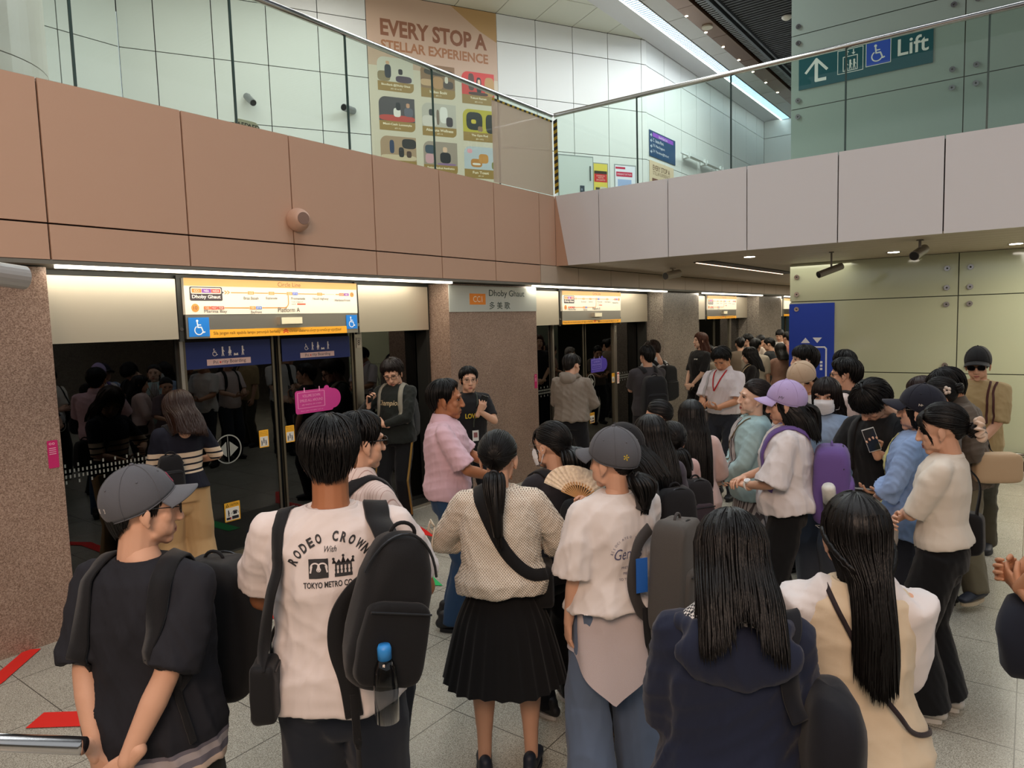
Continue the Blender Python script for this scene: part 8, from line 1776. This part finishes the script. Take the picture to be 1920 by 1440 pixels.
for i in range(n):
    for k in range(m): i2, k2 = (i+1) % n, (k+1) % m; mb.f.append((i*m+k, i2*m+k, i2*m+k2, i*m+k2))
V, F = zbase(mb, p.Mh); mesh_obj('scrunchie', V, F, mat('scrunchie', '#d3bba6', 0.7), p.hair)
crossbody(p, 'black shoulder bag with gathered cream pouch on the woman with folded arms', '#0f0f12', side=1, shoulder=1, z=0.98, r=(0.13, 0.06, 0.12), strap_w=0.02, y=-0.03, out=0.05)
B_ = bag_root(p, 'drawstring_pouch', 'white gathered drawstring pouch hanging before the woman with folded arms', 'bag'); V, F = supershape(p.U((-0.05, 0.27, 0.98)), [0.10, 0.06, 0.09], 0.8, taper=0.3); V = folds(V, F, 0.012, 3, 26, 0.4); mesh_obj('pouch', V, F, cloth('#cfcdc8'), B_)
MB().tube([p.U((-0.05+0.07*math.sin(t), 0.33, 0.96-0.09*(1-math.cos(t)))) for t in [i*0.5 for i in range(10)]], 0.0035, 6).build('drawstring', cloth('#d8d6d0'), B_)
p = who('brownjacket', 'man in brown jacket stepping forward and grinning down at the left', lod=0, look=(-16, 24, 0), tone='mid', hair='fringe', hairkw=dict(thick=0.018), top=dict(name='jacket', col='#5b5147', hem=0.82, ease=0.05, flare=0.04, sleeve=1.95, sr=0.088, sr1=0.055, fold=0.016, collar='polo'), bottom=dict(col='#6a634f', fit='baggy', hem=0.06), shoes='#20242f', sole='#c9b79a', lean=8, hs=1.1,
        aR=((0.16, 0.22, 0.98), (1, -0.3, -0.6), (-0.5, 0.8, 0.0), (-1, 0, 0), 0.6), aL=((0.16, 0.20, 0.96), (1, -0.3, -0.6), (-0.5, 0.8, 0.0), (-1, 0, 0), 0.6), feet=((0.09, -0.05, 6), (-0.42, 0.10, 30)))
crossbody(p, 'cream zipped shoulder bag behind the man in the brown jacket', '#1d2026', bagcol='#c2a684', side=-1, shoulder=1, z=0.99, r=(0.17, 0.06, 0.11), strap_w=0.045, y=-0.12, out=0.06)
p = who('blackcap', 'man in black cap and sunglasses in tan tee standing against the green glass wall', lod=0, look=(6, 12, 0), tone='light', hair='short', cap=dict(col='#17181a', size=1.08, tilt=2), glasses='sun', top=dict(col='#a8946c', hem=0.84, sleeve=0.95, ease=0.03, sr=0.076), bottom=dict(col='#4a4638', fit='straight'), shoes='#26282e', hs=1.1, aR='hangf', aL='clasp_front')
for a in (0.10, 0.14): strap('suspender', p, [(-a, 0.02, 1.47), (-a, 0.13, 1.36), (-a-0.005, 0.16, 1.22), (-a, 0.16, 1.1)], 0.018, cloth('#4a2a26'), p.root, th=0.003)
p = who('edgeman', 'person at the right edge of the view, only the clasped hands and navy clothes showing', lod=0, look=(0, 10, 0), tone='mid', hair='short', top=dict(col='#20242e', hem=0.86, sleeve=0.8), bottom=dict(col='#1b2030', fit='baggy', hem=0.42), aR=((0.05, 0.32, 0.93), (1, -0.4, -0.5), (-0.7, 0.6, 0.3), (0, -1, 0), 0.7), aL=((0.03, 0.30, 0.90), (1, -0.4, -0.5), (-0.7, 0.6, 0.3), (0, -1, 0), 0.7))
B_ = bag_root(p, 'draped_jacket', 'navy jacket draped below the hands at the right edge', 'jacket'); V, F = supershape(p.U((-0.02, 0.25, 0.76)), [0.13, 0.09, 0.16], 0.8); V = folds(V, F, 0.02, 8, 9, 0.5); mesh_obj('cloth', V, F, cloth('#1b1f2b'), B_)

# ---- far end of the platform
G_ = 'waiting passengers at the far end of the platform'
FAR = [('far1', 'm', 'short', '#6a6056', 'dark haired passenger in brown tee right behind the woman with reddish-brown hair', (6, 20, 0)), ('far2', 'm', 'short', '#8a8070', 'grey-haired passenger, mostly hidden behind the lanyard man', (0, 10, 0)), ('far3', 'm', 'short', '#77695a', 'dark haired man in taupe tee seen from behind beyond the lanyard man', (0, 10, 0)),
       ('far4', 'm', 'fringe', '#6e6a66', 'round-headed dark haired passenger farther down the platform', (20, 10, 0)), ('far5', 'm', 'short', '#b5aa98', 'man in pale tee with dark straps seen from behind far down the platform', (0, 6, 0)), ('far6', 'f', 'pulled', '#d8c8b8', 'woman in white with swept back hair far down the platform', (10, 10, 0)),
       ('far7', 'm', 'short', '#26282a', 'man in black tee standing left of the farthest sign', (10, 14, 0)), ('far8', 'm', 'fringe', '#c9c4c0', 'tall passenger facing the viewer at the farthest doors', (0, 14, 0)), ('far9', 'f', 'bob', '#8a6a5c', 'woman with tied dark hair left of the blue lift sign', (4, 10, 0)), ('far10', 'm', 'short', '#a06a5c', 'passenger cut off by the edge of the lift shaft', (0, 10, 0))]
for key, sx, hr, col, lab, lk in FAR:
    p = who(key, lab, lod=2, sex=sx, look=lk, hair=hr, haircol='#8f8a86' if key == 'far2' else '#0c0a09', top=dict(col=col, sleeve=0.85, ease=0.028), bottom=dict(col='#26282d'), aR='phonelow' if key in ('far1', 'far4', 'far8') else 'hangf', aL='phonelow'); p.root['group'] = G_
p = who('lace', 'young woman with dark fringe in black lace top and cream straps looking left', lod=1, sex='f', look=(-6, 8, 0), tone='fair', hair='longbangs', hairkw=dict(length=0.24), top=dict(col='#1d1b1c', hem=0.90, sleeve=0.9, ease=0.028, sr=0.07), bottom=dict(col='#22242a'), aR='hangf', aL='clasp_front')
strap('cream_strap', p, [(-0.10, 0.0, 1.47), (-0.09, 0.13, 1.36), (-0.02, 0.16, 1.2), (0.06, 0.16, 1.1)], 0.02, cloth('#cbb896'), p.root, th=0.003)
bpy.data.scenes.remove(_tmp)
for m_ in [m for m in bpy.data.meshes if m.users == 0]: bpy.data.meshes.remove(m_)
